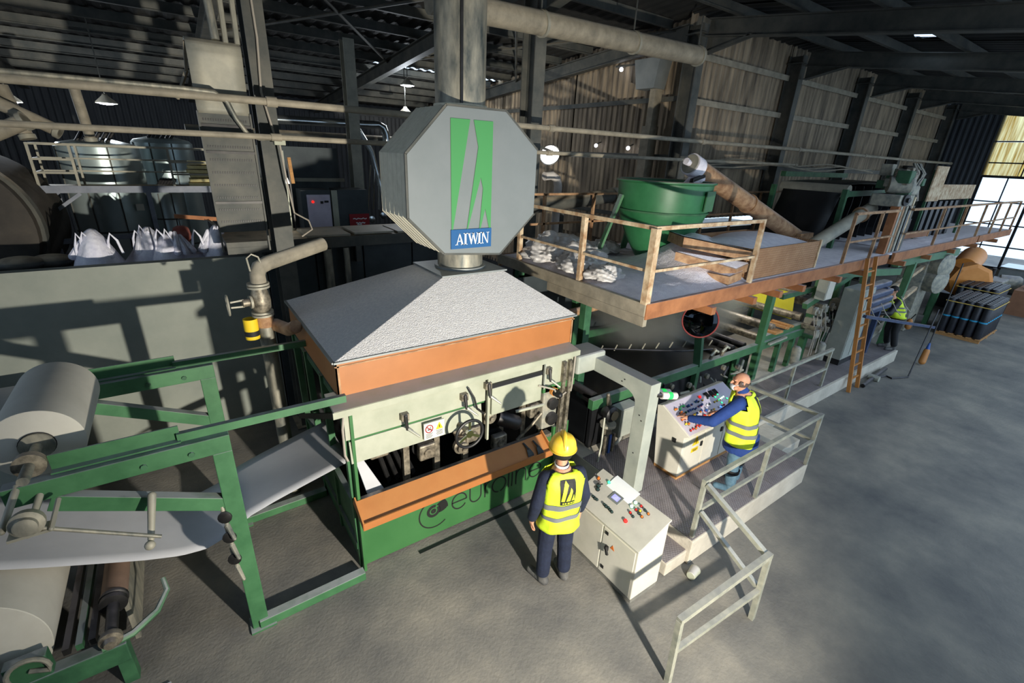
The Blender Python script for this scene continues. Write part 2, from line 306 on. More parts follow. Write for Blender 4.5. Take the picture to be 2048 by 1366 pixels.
# ceiling: sheets, purlins and rafters
ceil = struct(MB().bar((-10, 7.4, zr(7.4)+0.27), (29, 7.4, zr(7.4)+0.27), 0.5, 0.03).build('ceiling', 'roof_sheet'))
EAVE = -3.2; OPEN_Y = 0.9      # unseen roof, opened over front aisle for sky light, kept at left to darken
hole = (13.7, 14.35, 4.3, 4.85)
def sheet(x0, x1, y0, y1): 
    ys = [y0, 7.4, y1] if y0 < 7.39 and y1 > 7.41 else [y0, y1]
    corr(lambda s, t, d: (x0+s, t, zr(t)+0.215+d), x1-x0, ys, 0.3, 0.035).build('roof_sheet', 'roof_sheet', ceil, recalc=False)
for a, b in zip(XS[:-1], XS[1:]):
    if a < 10:
        b2 = b+0.38 if b > 10 else b
        sheet(a, b2, 7.4, 15.9); sheet(a, b2, 16.02 if a > 5 else 15.9, 23.5)
    if a < 14 and b > 14:
        sheet(a, hole[0], OPEN_Y, 7.9 if a > 10 else 7.4); sheet(hole[1], b, OPEN_Y, 7.9 if a > 10 else 7.4); sheet(hole[0], hole[1], OPEN_Y, hole[2]); sheet(hole[0], hole[1], hole[3], 7.9)
    else:
        sheet(a, b, OPEN_Y if b > 1.3 else EAVE, 7.9 if a > 10 else 7.4)
for x in [XS[k] for k in range(1, 8)]+[hole[0], hole[1]]:          # flashings over the sheet laps
    MB().add([(x-0.28, OPEN_Y, zr(OPEN_Y)+0.262), (x+0.28, OPEN_Y, zr(OPEN_Y)+0.262), (x+0.28, 7.4, zr(7.4)+0.262), (x-0.28, 7.4, zr(7.4)+0.262)] if x not in hole else [(x-0.1, OPEN_Y, zr(OPEN_Y)+0.262), (x+0.1, OPEN_Y, zr(OPEN_Y)+0.262), (x+0.1, 4.3, zr(4.3)+0.262), (x-0.1, 4.3, zr(4.3)+0.262)], [(0, 1, 2, 3)]).build('flashing', 'roof_sheet', ceil, recalc=False, thick=0.004)
    if x in hole: MB().add([(x-0.1, 4.85, zr(4.85)+0.262), (x+0.1, 4.85, zr(4.85)+0.262), (x+0.1, 7.4, zr(7.4)+0.262), (x-0.1, 7.4, zr(7.4)+0.262)], [(0, 1, 2, 3)]).build('flashing', 'roof_sheet', ceil, recalc=False, thick=0.004)
def purlin(x0, x1, y):
    m = MB(); z = zr(y)+0.1
    m.bar((x0, y, z), (x1, y, z), 0.02, 0.2); m.bar((x0, y+0.035, z+0.09), (x1, y+0.035, z+0.09), 0.07, 0.018); m.bar((x0, y-0.035, z-0.09), (x1, y-0.035, z-0.09), 0.07, 0.018)
    return m.build('purlin', 'steel', ceil)
for i, (a, b) in enumerate(zip(XS[:-1], XS[1:])):
    for y in [6.6, 5.3, 4.0, 2.7, 1.4, 0.1, -1.2, -2.5]: purlin(a, b, y)
    if a < 10:
        for y in [8.3, 9.6, 10.9, 12.2, 13.5, 14.8, 16.1, 17.4, 18.7, 20.0, 21.3]: purlin(a, b, y)
for x in XS:
    m = MB(); m.ibeam((x, 7.3, zr(7.3)-0.17), (x, EAVE, zr(EAVE)-0.17), 0.34, 0.2, 0.022)
    m.hexa([(x-0.01, 7.3, 6.62), (x+0.01, 7.3, 6.62), (x+0.01, 7.3, 7.0), (x-0.01, 7.3, 7.0), (x-0.01, 6.25, 6.8), (x+0.01, 6.25, 6.8), (x+0.01, 6.25, 6.86), (x-0.01, 6.25, 6.86)])
    m.bar((x, 7.3, 6.62), (x, 6.25, 6.83), 0.2, 0.02)
    m.build('rafter', 'steel', ceil)
    if x < 10.5:
        MB().ibeam((x, 7.8, zr(7.8)-0.17), (x, 23, zr(23)-0.17), 0.34, 0.2, 0.022).build('rafter', 'steel', ceil)
for a, b in zip(XS[2:4], XS[3:5]):                      # wind bracing rods of the left roof
    MB().tube((a, 8.2, zr(8)-0.05), (b, 14.5, zr(14.5)-0.05), 0.03, n=6).build('brace_rod', 'steel', ceil)
    MB().tube((b, 8.2, zr(8)-0.05), (a, 14.5, zr(14.5)-0.05), 0.03, n=6).build('brace_rod', 'steel', ceil)
# wall with girts along the line (columns stand in front of it)
wa = struct(MB().box(10.3, 28.6, 7.86, 7.9, 0, 2.68).build('wall_side', 'corrugated_dark'))
for a, b in zip(XS[4:-1], XS[5:]):
    a2 = a
    corr(lambda s, t, d: (a2+s, 7.82+d, t), b-a2+0.1, [2.98, 5.0, 7.5], 0.2, 0.03).build('wall_panel', 'corrugated', wa, recalc=False)
    for z in (6.72, 5.8, 4.42):
        m = MB(); m.box(a+0.11, b-0.11, 7.66, 7.82, z, z+0.012); m.box(a+0.11, b-0.11, 7.66, 7.672, z-0.12, z); m.build('girt', 'pipe_dusty' if z > 5 else 'steel', wa)
MB().box(10.3, 28.6, 7.8, 7.9, 2.62, 2.7).build('sill', 'steel', wa)
win = struct(MB().box(10.9, 20, 7.83, 7.85, 2.7, 2.98).build('window_1', 'glass'))
MB().box(20, 28.6, 7.83, 7.86, 2.7, 2.98).build('wall_strip', 'corrugated_dark', wa)
# cross wall closing the left hall
wc = struct(MB().box(10.42, 10.46, 7.9, 23.5, 0, 0.4).build('wall_cross', 'corrugated_dark'))
for y0 in (7.85, 11.7, 15.6, 19.5):
    corr(lambda s, t, d: (10.4+d, y0+s, t if t < 6 else zr(y0+s)+0.3), 3.95, [0.3, 3.0, 5.0, 7], 0.2, 0.03).build('wall_panel', 'corrugated', wc, recalc=False)
for z in (5.85, 4.55, 3.0):
    m = MB(); m.box(10.26, 10.4, 7.9, 23, z, z+0.012); m.box(10.26, 10.272, 7.9, 23, z-0.1, z); m.build('girt', 'steel', wc)
# big sliding door leaf on the cross wall
d1 = struct(MB().box(10.3, 10.34, 8.85, 11.65, 2.2, 4.47).build('door_1', 'duct_metal'))
corr(lambda s, t, d: (10.27+d, 8.9+s, t), 2.7, [2.2, 4.42], 0.18, 0.02).build('door_sheet', 'corrugated', d1, recalc=False)
MB().bar((10.25, 8.6, 4.52), (10.25, 12.5, 4.52), 0.06, 0.08).build('door_track', 'steel', d1)
# far walls of the left hall
wb = struct(MB().box(-10, 10.4, 23.4, 23.5, 0, 6.3).build('wall_back', 'corrugated_dark'))
for k in range(10):
    x0 = -10+k*2.04
    corr(lambda s, t, d: (x0+s, 23.35-d, t), 2.04, [0.2, 3, 5.75 if k > 6 else 6.2], 0.2, 0.03).build('wall_panel', 'corrugated_dark', wb, recalc=False)
wl = struct(MB().box(-8.2, -8.1, -3.2, 9.0, 0, 3.0).build('wall_left', 'corrugated_dark')); MB().box(-8.2, -8.1, 9.0, 23.5, 0, 7.6).build('wall_sheet', 'corrugated_dark', wl)
w5 = struct(MB().box(-8.2, -8.1, -3.2, 9.0, 3.0, 3.08).build('added_window_5', 'black_metal'))          # unseen clerestory glazing, added for high light from the left
for k in range(6): MB().box(-8.2, -8.1, -3.2+2.03*k, -3.12+2.03*k, 3.08, 7.6).build('mullion', 'black_metal', w5); MB().box(-8.16, -8.15, -3.12+2.03*k, -1.17+2.03*k, 3.08, 7.6).build('pane', 'glass', w5)
struct(MB().box(-8.2, 6.0, -3.3, -3.2, 0, 6.1).build('added_wall_front', 'corrugated_dark'))  # unseen wall, added to keep sky light off the left side
# end wall: dark sheet, yellowed translucent sheets, steel windows
we = struct(MB().box(28.62, 28.7, -8, 7.9, 0, 0.75).build('wall_end', 'slab_concrete'))
corr(lambda s, t, d: (28.6-d, 5.8+s, t if t < 6 else zr(5.8+s)+0.25), 2.05, [0.7, 4.4, 7], 0.2, 0.03).build('wall_panel', 'corrugated_dark', we, recalc=False)
wy = struct(MB().box(28.55, 28.62, -6, 5.8, 4.36, 4.46).build('window_2', 'black_metal'))
for k in range(10):
    y1 = 5.78-k*1.14
    corr(lambda s, t, d: (28.6-d, y1-1.1+s, t), 1.1, [4.46, 5.74], 0.16, 0.025).build('translucent_sheet', 'yellow_sheet', wy, recalc=False)
    corr(lambda s, t, d: (28.6-d, y1-1.1+s, t), 1.1, [5.8, 6.85], 0.16, 0.025).build('translucent_sheet', 'yellow_sheet', wy, recalc=False)
    MB().box(28.54, 28.58, y1-1.14, y1-1.1, 4.4, zr(y1)+0.2).build('mullion', 'black_metal', wy)
for z in (4.95, 5.77, 6.88): MB().box(28.54, 28.58, -6, 5.8, z-0.025, z+0.025).build('rail', 'black_metal', wy)
ww = struct(MB().box(28.55, 28.65, -6, 5.9, 0.72, 0.8).build('window_3', 'black_metal'))
for k in range(14):
    y1 = 5.85-k*0.82; wdt = 0.09 if k % 3 == 2 else 0.04
    MB().box(28.56, 28.62, y1-wdt, y1, 0.75, 4.4).build('mullion', 'black_metal', ww)
    for z0, z1 in ((0.8, 1.62), (1.66, 2.48), (2.56, 3.4), (3.44, 4.34)):
        MB().box(28.585, 28.595, y1-0.82, y1-wdt, z0, z1).build('pane', 'glass', ww)
for z in (1.64, 2.52, 3.42): MB().box(28.56, 28.62, -6, 5.85, z-0.025, z+0.025).build('rail', 'black_metal', ww)
# columns
cl = ['steel column in the shadow at the far left behind the tank walkway', 'dark steel column behind the paper roll at the left edge', 'dark steel column rising beside the curved perforated chute', 'steel column directly right of the octagonal sign duct', 'tall steel column at the corner of the corrugated walls, behind the screw conveyor', 'steel column between first and second corrugated wall bays', 'steel column between second and third corrugated wall bays', 'steel column above the black sheet loop and drive heads', 'corner column at the far end wall']
for x, l in list(zip(XS, cl))[1:]:
    t = thing('steel_column', l, 'column', (x, RY, 0), 'columns of the ridge row')
    MB().ibeam((x, RY+0.04, 0.02), (x, RY+0.04, 7.2), 0.38, 0.24, 0.025, up=(0, 1, 0)).build('shaft', 'steel', t)
    MB().box(x-0.2, x+0.2, RY-0.22, RY+0.25, 0, 0.03).build('base_plate', 'steel', t)
    MB().box(x-0.16, x+0.16, RY-0.2, RY+0.24, 7.0, 7.03).build('cap_plate', 'steel', t)
# second row column in the left hall
t = thing('steel_column', 'pale lit steel column in front of the silver pipes in the left hall', 'column', (3.75, 12, 0), 'columns of the left hall')
MB().ibeam((3.75, 12, 0.02), (3.75, 12, 6.6), 0.3, 0.24, 0.02, up=(0, 1, 0)).build('shaft', 'steel_pale', t); MB().box(3.55, 3.95, 11.8, 12.2, 0, 0.03).build('base_plate', 'steel', t)
# divider wall of the powder bay
wd = struct(MB().box(-8.1, 0.98, 8.0, 8.16, 0, 2.8).build('wall_divider', 'wall_concrete'))
for x0, x1 in ((1.0, 1.72), (1.74, 2.5), (2.52, 3.4), (3.42, 4.6)): MB().box(x0, x1, 8.0, 8.05, 0, 2.9).build('sheet_panel', 'dark_sheet', wd, bevel=0.01)
MB().box(1.0, 4.6, 8.05, 8.16, 0, 2.88).build('backing', 'black', wd)
for x in (1.9, 2.2): MB().tube((x, 7.9, 0), (x, 7.9, 2.85), 0.07 if x < 2 else 0.05).build('downpipe', 'galv', wd, smooth=True)
# ================================================================ coating machine, hood and duct
mc = thing('coating_machine', 'green and pale grey coating machine with an open front under the orange hood', 'machine', (2.45, 5.2, 0))
def P(mb, n, m, par=None, **k): return mb.build(n, m, par or mc, **k)
# base tub with front panel, rear panel and side frames
front = P(MB().box(1.0, 3.9, 4.06, 4.1, 0.03, 0.86), 'front_panel', 'green_panel', bevel=0.006)
P(MB().box(1.0, 1.03, 4.0, 4.09, 0.0, 2.02), 'corner_post', 'green_panel'); P(MB().box(3.86, 3.9, 4.0, 4.09, 0.86, 1.05), 'corner_post', 'green_panel')
P(MB().box(1.05, 3.9, 6.3, 6.34, 0.03, 2.1), 'rear_panel', 'green_dark')
P(MB().box(1.0, 1.04, 4.1, 6.3, 0.05, 0.85), 'side_panel', 'green_dark')
for y in (4.12, 4.85, 5.6, 6.28): P(MB().bar((1.02, y, 0.0), (0.98, y, 2.1), 0.07, 0.07), 'side_post', 'green')
for z in (0.3, 0.85, 2.05): P(MB().bar((1.0, 4.1, z), (1.0, 6.3, z), 0.06, 0.08), 'side_rail', 'green_dark')
P(MB().bar((0.96, 4.15, 1.95), (0.9, 6.2, 0.9), 0.05, 0.06), 'side_brace', 'black_metal')
P(MB().box(1.03, 3.9, 4.15, 6.3, 0.5, 0.8), 'tar_bath', 'tar')
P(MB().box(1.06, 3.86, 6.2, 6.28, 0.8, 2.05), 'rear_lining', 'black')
# upper housing: dusty top cover, pale upper panel, lower flap, hatches
P(MB().hexa([(0.86, 4.0, 2.07), (3.95, 4.0, 2.07), (3.95, 4.3, 2.12), (0.86, 4.3, 2.12), (0.86, 3.98, 2.1), (3.95, 3.98, 2.1), (3.95, 4.3, 2.145), (0.86, 4.3, 2.145)]), 'top_cover', 'pale_paint')
P(MB().bar((0.85, 3.985, 2.06), (3.96, 3.985, 2.06), 0.02, 0.07), 'cover_lip', 'pale_paint')
P(MB().box(0.95, 2.55, 4.02, 4.05, 1.73, 2.04), 'upper_panel', 'pale_paint', bevel=0.004)
P(MB().box(2.6, 3.38, 4.02, 4.05, 1.5, 2.04), 'upper_panel', 'pale_paint', bevel=0.004)
P(MB().box(3.42, 3.93, 4.02, 4.05, 1.68, 2.04), 'upper_panel', 'pale_paint', bevel=0.004)
P(MB().box(0.98, 2.55, 4.04, 4.07, 1.7, 1.735), 'green_strip', 'green_panel'); P(MB().box(3.4, 3.93, 4.0, 4.07, 1.6, 1.69), 'green_strip', 'green_panel')
P(MB().hexa([(0.98, 4.0, 1.46), (2.5, 4.0, 1.46), (2.5, 4.02, 1.46), (0.98, 4.02, 1.46), (0.98, 4.03, 1.7), (2.5, 4.03, 1.7), (2.5, 4.05, 1.7), (0.98, 4.05, 1.7)]), 'lower_flap', 'pale_paint')
h = P(MB().box(2.62, 3.36, 3.985, 4.01, 1.53, 1.88), 'hatch', 'pale_paint', bevel=0.006)
P(MB().box(2.6, 3.37, 3.99, 4.02, 1.885, 1.93), 'hatch_slot', 'black'); P(MB().box(2.565, 2.59, 3.99, 4.03, 1.2, 2.04), 'joint_post', 'pale_paint')
P(MB().box(3.4, 3.415, 3.99, 4.02, 1.66, 2.04), 'conduit', 'pale_grey_paint')
for x in (0.95, 3.9): P(MB().path([(x, 4.0, 2.04), (x-0.03, 3.97, 1.9), (x-0.03, 3.98, 1.6), (x, 4.02, 1.5)], 0.012, 6), 'hose', 'cable', smooth=True)
# clamps and levers on the flap
for x, z in ((1.55, 1.8), (2.25, 1.84), (2.56, 1.9), (3.45, 1.88)):
    lv = P(MB().capsule((x, 3.96, z+0.06), (x, 3.93, z-0.08), 0.022, 0.016, 8), 'clamp_lever', 'black_metal', smooth=True)
    MB().capsule((x+0.01, 3.93, z-0.08), (x+0.1, 3.86, z-0.16), 0.018, 0.012, 8).build('lever_grip', 'rail_grey', lv, smooth=True)
    MB().box(x-0.04, x+0.04, 3.96, 4.02, z+0.0, z+0.08).build('lever_bracket', 'grimy_metal', lv)
# hand wheel
hw = MB()
n = 28; ring = [(2.2+0.165*math.cos(2*math.pi*k/n), 3.8-0.03, 1.535+0.165*math.sin(2*math.pi*k/n)) for k in range(n+1)]
w1 = P(hw.path(ring, 0.018, 8), 'hand_wheel', 'rubber', smooth=True)
sp_ = MB()
for k in range(3):
    a = math.radians(90+120*k); sp_.bar((2.2, 3.775, 1.535), (2.2+0.16*math.cos(a), 3.77, 1.535+0.16*math.sin(a)), 0.03, 0.012, (0, 1, 0))
sp_.lathe([(0.045, 0), (0.045, 0.04)], (2.2, 3.76, 1.535), (0, 1, 0), 16); sp_.build('wheel_spokes', 'chrome', w1)
MB().tube((2.2, 3.78, 1.535), (2.2, 4.3, 1.535), 0.025).build('wheel_shaft', 'grimy_metal', w1, smooth=True)
# inside: vertical posts, rollers, bearing housings, motor, gearboxes
for x, y, z1 in ((1.62, 4.2, 1.6), (2.02, 4.25, 1.7), (2.38, 4.2, 1.6), (3.0, 4.35, 1.7), (3.28, 4.25, 1.95), (3.55, 4.2, 2.0)): P(MB().box(x-0.035, x+0.035, y-0.03, y+0.03, 0.8, z1), 'inner_post', 'grimy_metal')
for x, z, r in ((1.85, 1.22, 0.13), (2.45, 1.25, 0.12), (2.85, 1.0, 0.13), (3.4, 1.3, 0.12), (1.3, 1.45, 0.05)):
    ro = P(MB().tube((x, 4.25, z), (x, 6.2, z), r, n=20), 'roller', 'black_metal' if r > 0.06 else 'chrome', smooth=True)
    MB().lathe([(0.05, 0), (0.05, 0.16)], (x, 4.08, z), (0, 1, 0), 12).build('journal', 'grimy_metal', ro, smooth=True)
    MB().box(x-0.1, x+0.1, 4.1, 4.2, z-0.1, z+0.1).build('bearing_block', 'grimy_metal', ro, bevel=0.02)
for x, z, s in ((2.28, 1.35, 0.09), (2.3, 1.12, 0.1), (2.68, 1.42, 0.11), (3.5, 1.5, 0.1), (3.5, 1.25, 0.12)): P(MB().lathe([(s, 0), (s, 0.05), (s*0.7, 0.06), (s*0.7, 0.1), (s*0.3, 0.11), (s*0.3, 0.14)], (x, 4.18, z), (0, -1, 0), 16), 'gear_flange', 'grimy_metal', smooth=True)
P(MB().lathe([(0.09, 0), (0.1, 0.05), (0.1, 0.28), (0.07, 0.32)], (2.85, 4.2, 1.32), (0.75, -0.3, -0.35), 16), 'motor', 'black_metal', smooth=True)
P(MB().box(3.42, 3.66, 4.0, 4.18, 1.05, 1.68), 'gearbox', 'grey_machine', bevel=0.02)
for z, r, mm in ((1.6, 0.055, 'orange_machine'), (1.42, 0.08, 'black_metal'), (1.2, 0.09, 'black_metal')): P(MB().lathe([(r, 0), (r, 0.05), (r*0.5, 0.06)], (3.56, 4.0, z), (0, -1, 0), 16), 'gear_cap', mm, smooth=True)
P(MB().capsule((3.56, 3.95, 1.6), (3.56, 3.86, 1.6), 0.05, 0.04, 10), 'knob', 'rubber', smooth=True)
P(MB().path([(3.1, 4.1, 0.95), (3.3, 4.05, 1.15), (3.42, 4.02, 1.3)], 0.02, 8), 'lever_rod', 'grimy_metal', smooth=True)
P(MB().path([(3.0, 4.02, 1.45), (3.2, 3.95, 1.48), (3.4, 3.98, 1.45)], 0.02, 8), 'lever_rod', 'pale_paint', smooth=True)
for x in (3.72, 3.82): P(MB().box(x-0.025, x+0.025, 3.97, 4.02, 0.15, 1.98), 'strap_post', 'grimy_metal')
P(MB().path([(3.3, 3.98, 1.75), (3.5, 3.9, 1.68), (3.62, 3.95, 1.5), (3.75, 3.95, 1.55)], 0.012, 6), 'cable', 'cable', smooth=True)
P(MB().path([(2.3, 3.99, 1.98), (2.36, 3.95, 1.85), (2.4, 3.95, 1.7), (2.5, 3.96, 1.6)], 0.012, 6), 'cable', 'rubber', smooth=True)
P(MB().box(3.66, 3.88, 4.03, 4.07, 0.72, 1.0), 'green_plate', 'green_panel'); P(MB().box(3.72, 3.8, 4.02, 4.035, 0.86, 0.93), 'label_plate', 'sign_white')
# white felt sheet and dark chute in the opening at the left
P(MB().hexa([(1.15, 4.15, 0.9), (1.35, 4.15, 0.86), (1.35, 4.2, 0.86), (1.15, 4.2, 0.9), (1.06, 4.15, 1.35), (1.12, 4.15, 1.4), (1.12, 4.2, 1.4), (1.06, 4.2, 1.35)]), 'felt_sheet', 'paper')
for k in range(4): P(MB().bar((1.3+0.08*k, 4.2, 1.42), (1.45+0.1*k, 4.3, 0.85), 0.02, 0.05), 'chute_bar', 'black_metal')
# orange drip tray in front
tr = P(MB().hexa([(0.98, 3.76, 0.84), (3.42, 3.76, 0.84), (3.42, 3.775, 0.83), (0.98, 3.775, 0.83), (0.98, 3.99, 1.0), (3.42, 3.99, 1.0), (3.42, 4.0, 0.985), (0.98, 4.0, 0.985)]), 'drip_tray', 'orange')
MB().box(0.97, 3.43, 3.745, 3.76, 0.81, 0.895).build('tray_lip', 'orange', tr); MB().box(0.98, 3.42, 3.76, 3.79, 0.795, 0.82).build('tray_bottom', 'orange', tr)
for x in (0.965, 3.42): MB().hexa([(x, 3.75, 0.81), (x+0.015, 3.75, 0.81), (x+0.015, 4.06, 0.93), (x, 4.06, 0.93), (x, 3.75, 0.9), (x+0.015, 3.75, 0.9), (x+0.015, 4.0, 1.05), (x, 4.0, 1.05)]).build('tray_end', 'orange', tr)
P(MB().box(1.12, 1.32, 3.9, 4.06, 0.74, 0.8), 'tray_bracket', 'black_metal')
P(MB().box(1.05, 3.6, 4.0, 4.1, 0.9, 0.95), 'tub_rim', 'grimy_metal')
for x, y in ((3.12, 3.9), (3.26, 3.88)):
    b = thing('paint_brush', 'dark brush lying in the orange tray, %s' % ('left one of two' if x < 3.2 else 'right one next to the tray end'), 'brush', (x, y, 0.93), 'brushes in the tray')
    MB().capsule((x-0.02, y+0.05, 0.985), (x, y-0.03, 0.945), 0.012, 0.014, 8).build('handle', 'brush_grey', b, smooth=True); MB().hexa([(x-0.02, y-0.03, 0.92), (x+0.02, y-0.03, 0.92), (x+0.02, y-0.02, 0.95), (x-0.02, y-0.02, 0.95), (x-0.045, y-0.1, 0.875), (x+0.045, y-0.1, 0.875), (x+0.045, y-0.09, 0.9), (x-0.045, y-0.09, 0.9)]).build('bristles', 'brush_grey', b)
# painted lettering on the front panel (part of the machine): ring emblem and the word
U = (1, 0, 0); W = (0, 0, 1); OR = (0, 4.06, 0)
em = MB(); ribbon(em, arc(1.90, 0.36, 0.205, 0.21, 110, 310, 30), OR, U, W, 0.016)
ribbon(em, arc(1.88, 0.394, 0.07, 0.07, 65, 395, 24), OR, U, W, 0.036); ribbon(em, arc(1.88, 0.394, 0.02, 0.02, 0, 360, 16), OR, U, W, 0.03)
for k in range(9): ribbon(em, arc(1.88, 0.394, 0.09+0.012*k, 0.09+0.011*k, -35+4*k, 58-2.0*k, 10), OR, U, W, 0.014)
em.build('emblem', 'sign_black', front, recalc=False)
def word(x, z, s, lw):
    m = MB(); R = lambda pts: ribbon(m, [(x0+px*s, z+pz*s) for px, pz in pts], OR, U, W, lw)
    x0 = x; R(arc(0.42, 0.45, 0.40, 0.45, 0, 325, 26)); R([(0.02, 0.45), (0.82, 0.45)])                                   # e
    x0 = x+0.98*s; R([(0.04, 0.92), (0.04, 0.38)] + arc(0.36, 0.36, 0.32, 0.36, 185, 355, 14) + [(0.68, 0.4), (0.68, 0.92)])  # u
    x0 = x+1.86*s; R([(0.04, 0), (0.04, 0.92)]); R(arc(0.36, 0.52, 0.32, 0.38, 178, 95, 10))                                   # r
    x0 = x+2.32*s; R(arc(0.44, 0.45, 0.42, 0.45, -80, 265, 28))                                                                # o
    x0 = x+3.36*s; R([(0, 0), (0, 1.3)])                                                                                       # l
    x0 = x+3.58*s; R([(0, 0), (0, 0.9)])                                                                                       # i
    x0 = x+3.8*s; R([(0.04, 0), (0.04, 0.9)]); R(arc(0.36, 0.56, 0.32, 0.36, 180, 0, 14) + [(0.68, 0.5), (0.68, 0)])           # n
    x0 = x+4.68*s; R(arc(0.42, 0.45, 0.40, 0.45, 0, 325, 26)); R([(0.02, 0.45), (0.82, 0.45)])                            # e
    return m
word(2.125, 0.275, 0.252, 0.018).build('lettering', 'sign_black', front, recalc=False)
# warning plates on the flap
sg = P(MB().box(1.75, 1.99, 3.965, 3.985, 1.49, 1.69), 'warning_plate', 'sign_white'); OS = (0, 3.965, 0)
m = MB(); ribbon(m, arc(1.81, 1.62, 0.042, 0.045, 0, 360, 24), OS, U, W, 0.011); ribbon(m, [(1.78, 1.65), (1.84, 1.59)], OS, U, W, 0.011); m.build('prohibition_ring', 'red_sign', sg, recalc=False)
m = MB(); ribbon(m, [(1.79, 1.61), (1.835, 1.61)], OS, U, W, 0.012, 0.003); ribbon(m, [(1.82, 1.62), (1.83, 1.645)], OS, U, W, 0.006, 0.003); m.build('cigarette_mark', 'sign_black', sg, recalc=False)
m = MB(); m.prism([(1.885, 1.585), (1.975, 1.585), (1.93, 1.675)], (0, 3.963, 0), U, W, -0.002); m.build('warning_triangle', 'yellow_sign', sg)
m = MB(); ribbon(m, [(1.93, 1.605), (1.93, 1.64)], OS, U, W, 0.008, 0.006); 
for r in range(4):
    ribbon(m, [(1.77, 1.56-0.016*r), (1.85-0.01*(r % 2), 1.56-0.016*r)], OS, U, W, 0.005); ribbon(m, [(1.89+0.006*(r % 2), 1.57-0.016*r), (1.97, 1.57-0.016*r)], OS, U, W, 0.005)
m.build('plate_print', 'sign_black', sg, recalc=False)
# ---------------- hood
hd = thing('fume_hood', 'orange sided fume hood with a dust covered pyramid top', 'hood', (2.48, 5.3, 2.12))
x0, x1, y0, y1, zb, zt = 0.97, 4.0, 4.2, 6.39, 2.12, 2.5
MB().box(x0, x1, y0, y0+0.02, zb, zt).build('skirt_panel', 'orange', hd); MB().box(x0, x1, y1-0.02, y1, zb, zt).build('skirt_panel', 'orange', hd)
MB().box(x0, x0+0.02, y0, y1, zb, zt).build('skirt_panel', 'orange', hd); MB().box(x1-0.02, x1, y0, y1, zb, zt).build('skirt_panel', 'orange', hd)
e = 0.02; B = [(x0-e, y0-e, zt), (x1+e, y0-e, zt), (x1+e, y1+e, zt), (x0-e, y1+e, zt)]; T = [(2.5, 4.93, 3.0), (3.33, 4.93, 3.0), (3.33, 5.7, 3.0), (2.5, 5.7, 3.0)]
for i in range(4):
    j = (i+1) % 4; MB().add([B[i], B[j], T[j], T[i]], [(0, 1, 2, 3)]).build('roof_panel', 'powder_hood', hd, recalc=False, thick=0.012)
for i in range(4): MB().bar(B[i], B[(i+1) % 4], 0.03, 0.02).build('edge_strip', 'duct_metal', hd)
for a, b in (((x0-0.004, y0-0.004), (x1+0.004, y0-0.004)), ((x0-0.004, y0-0.004), (x0-0.004, y1))): MB().bar((a[0], a[1], zt-0.05), (b[0], b[1], zt-0.05), 0.012, 0.014).build('fold_seam', 'rust', hd)
MB().box(2.45, 3.38, 4.88, 5.74, 3.0, 3.02).build('flange_plate', 'duct_metal', hd)
for x in (x0+0.02, x1-0.03): MB().bar((x, y0-0.005, zb), (x, y0-0.005, zt), 0.02, 0.01, (0, 1, 0)).build('corner_angle', 'rust', hd)
MB().box(0.98, 3.98, 4.22, 6.36, 2.08, 2.12).build('hood_frame', 'green_dark', hd)
# ---------------- octagonal duct
du = thing('exhaust_duct', 'octagonal sheet metal duct box with round chimney above the hood', 'duct', (2.92, 5.3, 3.02))
cx, cz = 2.925, 4.04
oct_ = [(2.06, 4.36), (2.54, 4.86), (3.30, 4.86), (3.79, 4.46), (3.79, 3.70), (3.28, 3.22), (2.49, 3.28), (2.06, 3.70)]
bx = MB().prism([(x, z) for x, z in oct_][::-1], (0, 4.93, 0), (1, 0, 0), (0, 0, 1), -0.74).build('octagon_box', 'duct_dusty', du)
pl = MB().prism([(cx+(x-cx)*0.985, cz+(z-cz)*0.985) for x, z in oct_][::-1], (0, 4.905, 0), (1, 0, 0), (0, 0, 1), -0.02).build('front_plate', 'sign_grey', du)
for k in range(8):
    a = oct_[k]; b = oct_[(k+1) % 8]
    if k != 3: MB().bar((a[0], 4.92, a[1]), (b[0], 4.92, b[1]), 0.025, 0.02, (0, 1, 0)).build('edge_rim', 'steel', du)
for yy in (5.05, 5.17, 5.3, 5.43, 5.56, 5.68): MB().path([(cx+(x-cx)*1.0, yy, cz+(z-cz)*1.0) for x, z in oct_+oct_[:1]], 0.004, 4).build('seam', 'duct_dusty', du)
MB().lathe([(0.29, 3.02), (0.29, 3.3)], (2.92, 5.3, 0), n=32).build('neck', 'galv', du, smooth=True)
MB().lathe([(0.33, 3.02), (0.33, 3.05)], (2.92, 5.3, 0), n=32).build('neck_flange', 'duct_metal', du, smooth=True)
MB().lathe([(0.29, 4.84), (0.29, 7.6)], (2.92, 5.3, 0), n=32).build('chimney', 'galv', du, smooth=True)
MB().lathe([(0.31, 4.84), (0.31, 4.9)], (2.92, 5.3, 0), n=32).build('chimney_collar', 'duct_dusty', du, smooth=True)
MB().bar((2.79, 5.035, 4.9), (2.79, 5.035, 7.3), 0.03, 0.02).build('chimney_seam', 'black_metal', du)
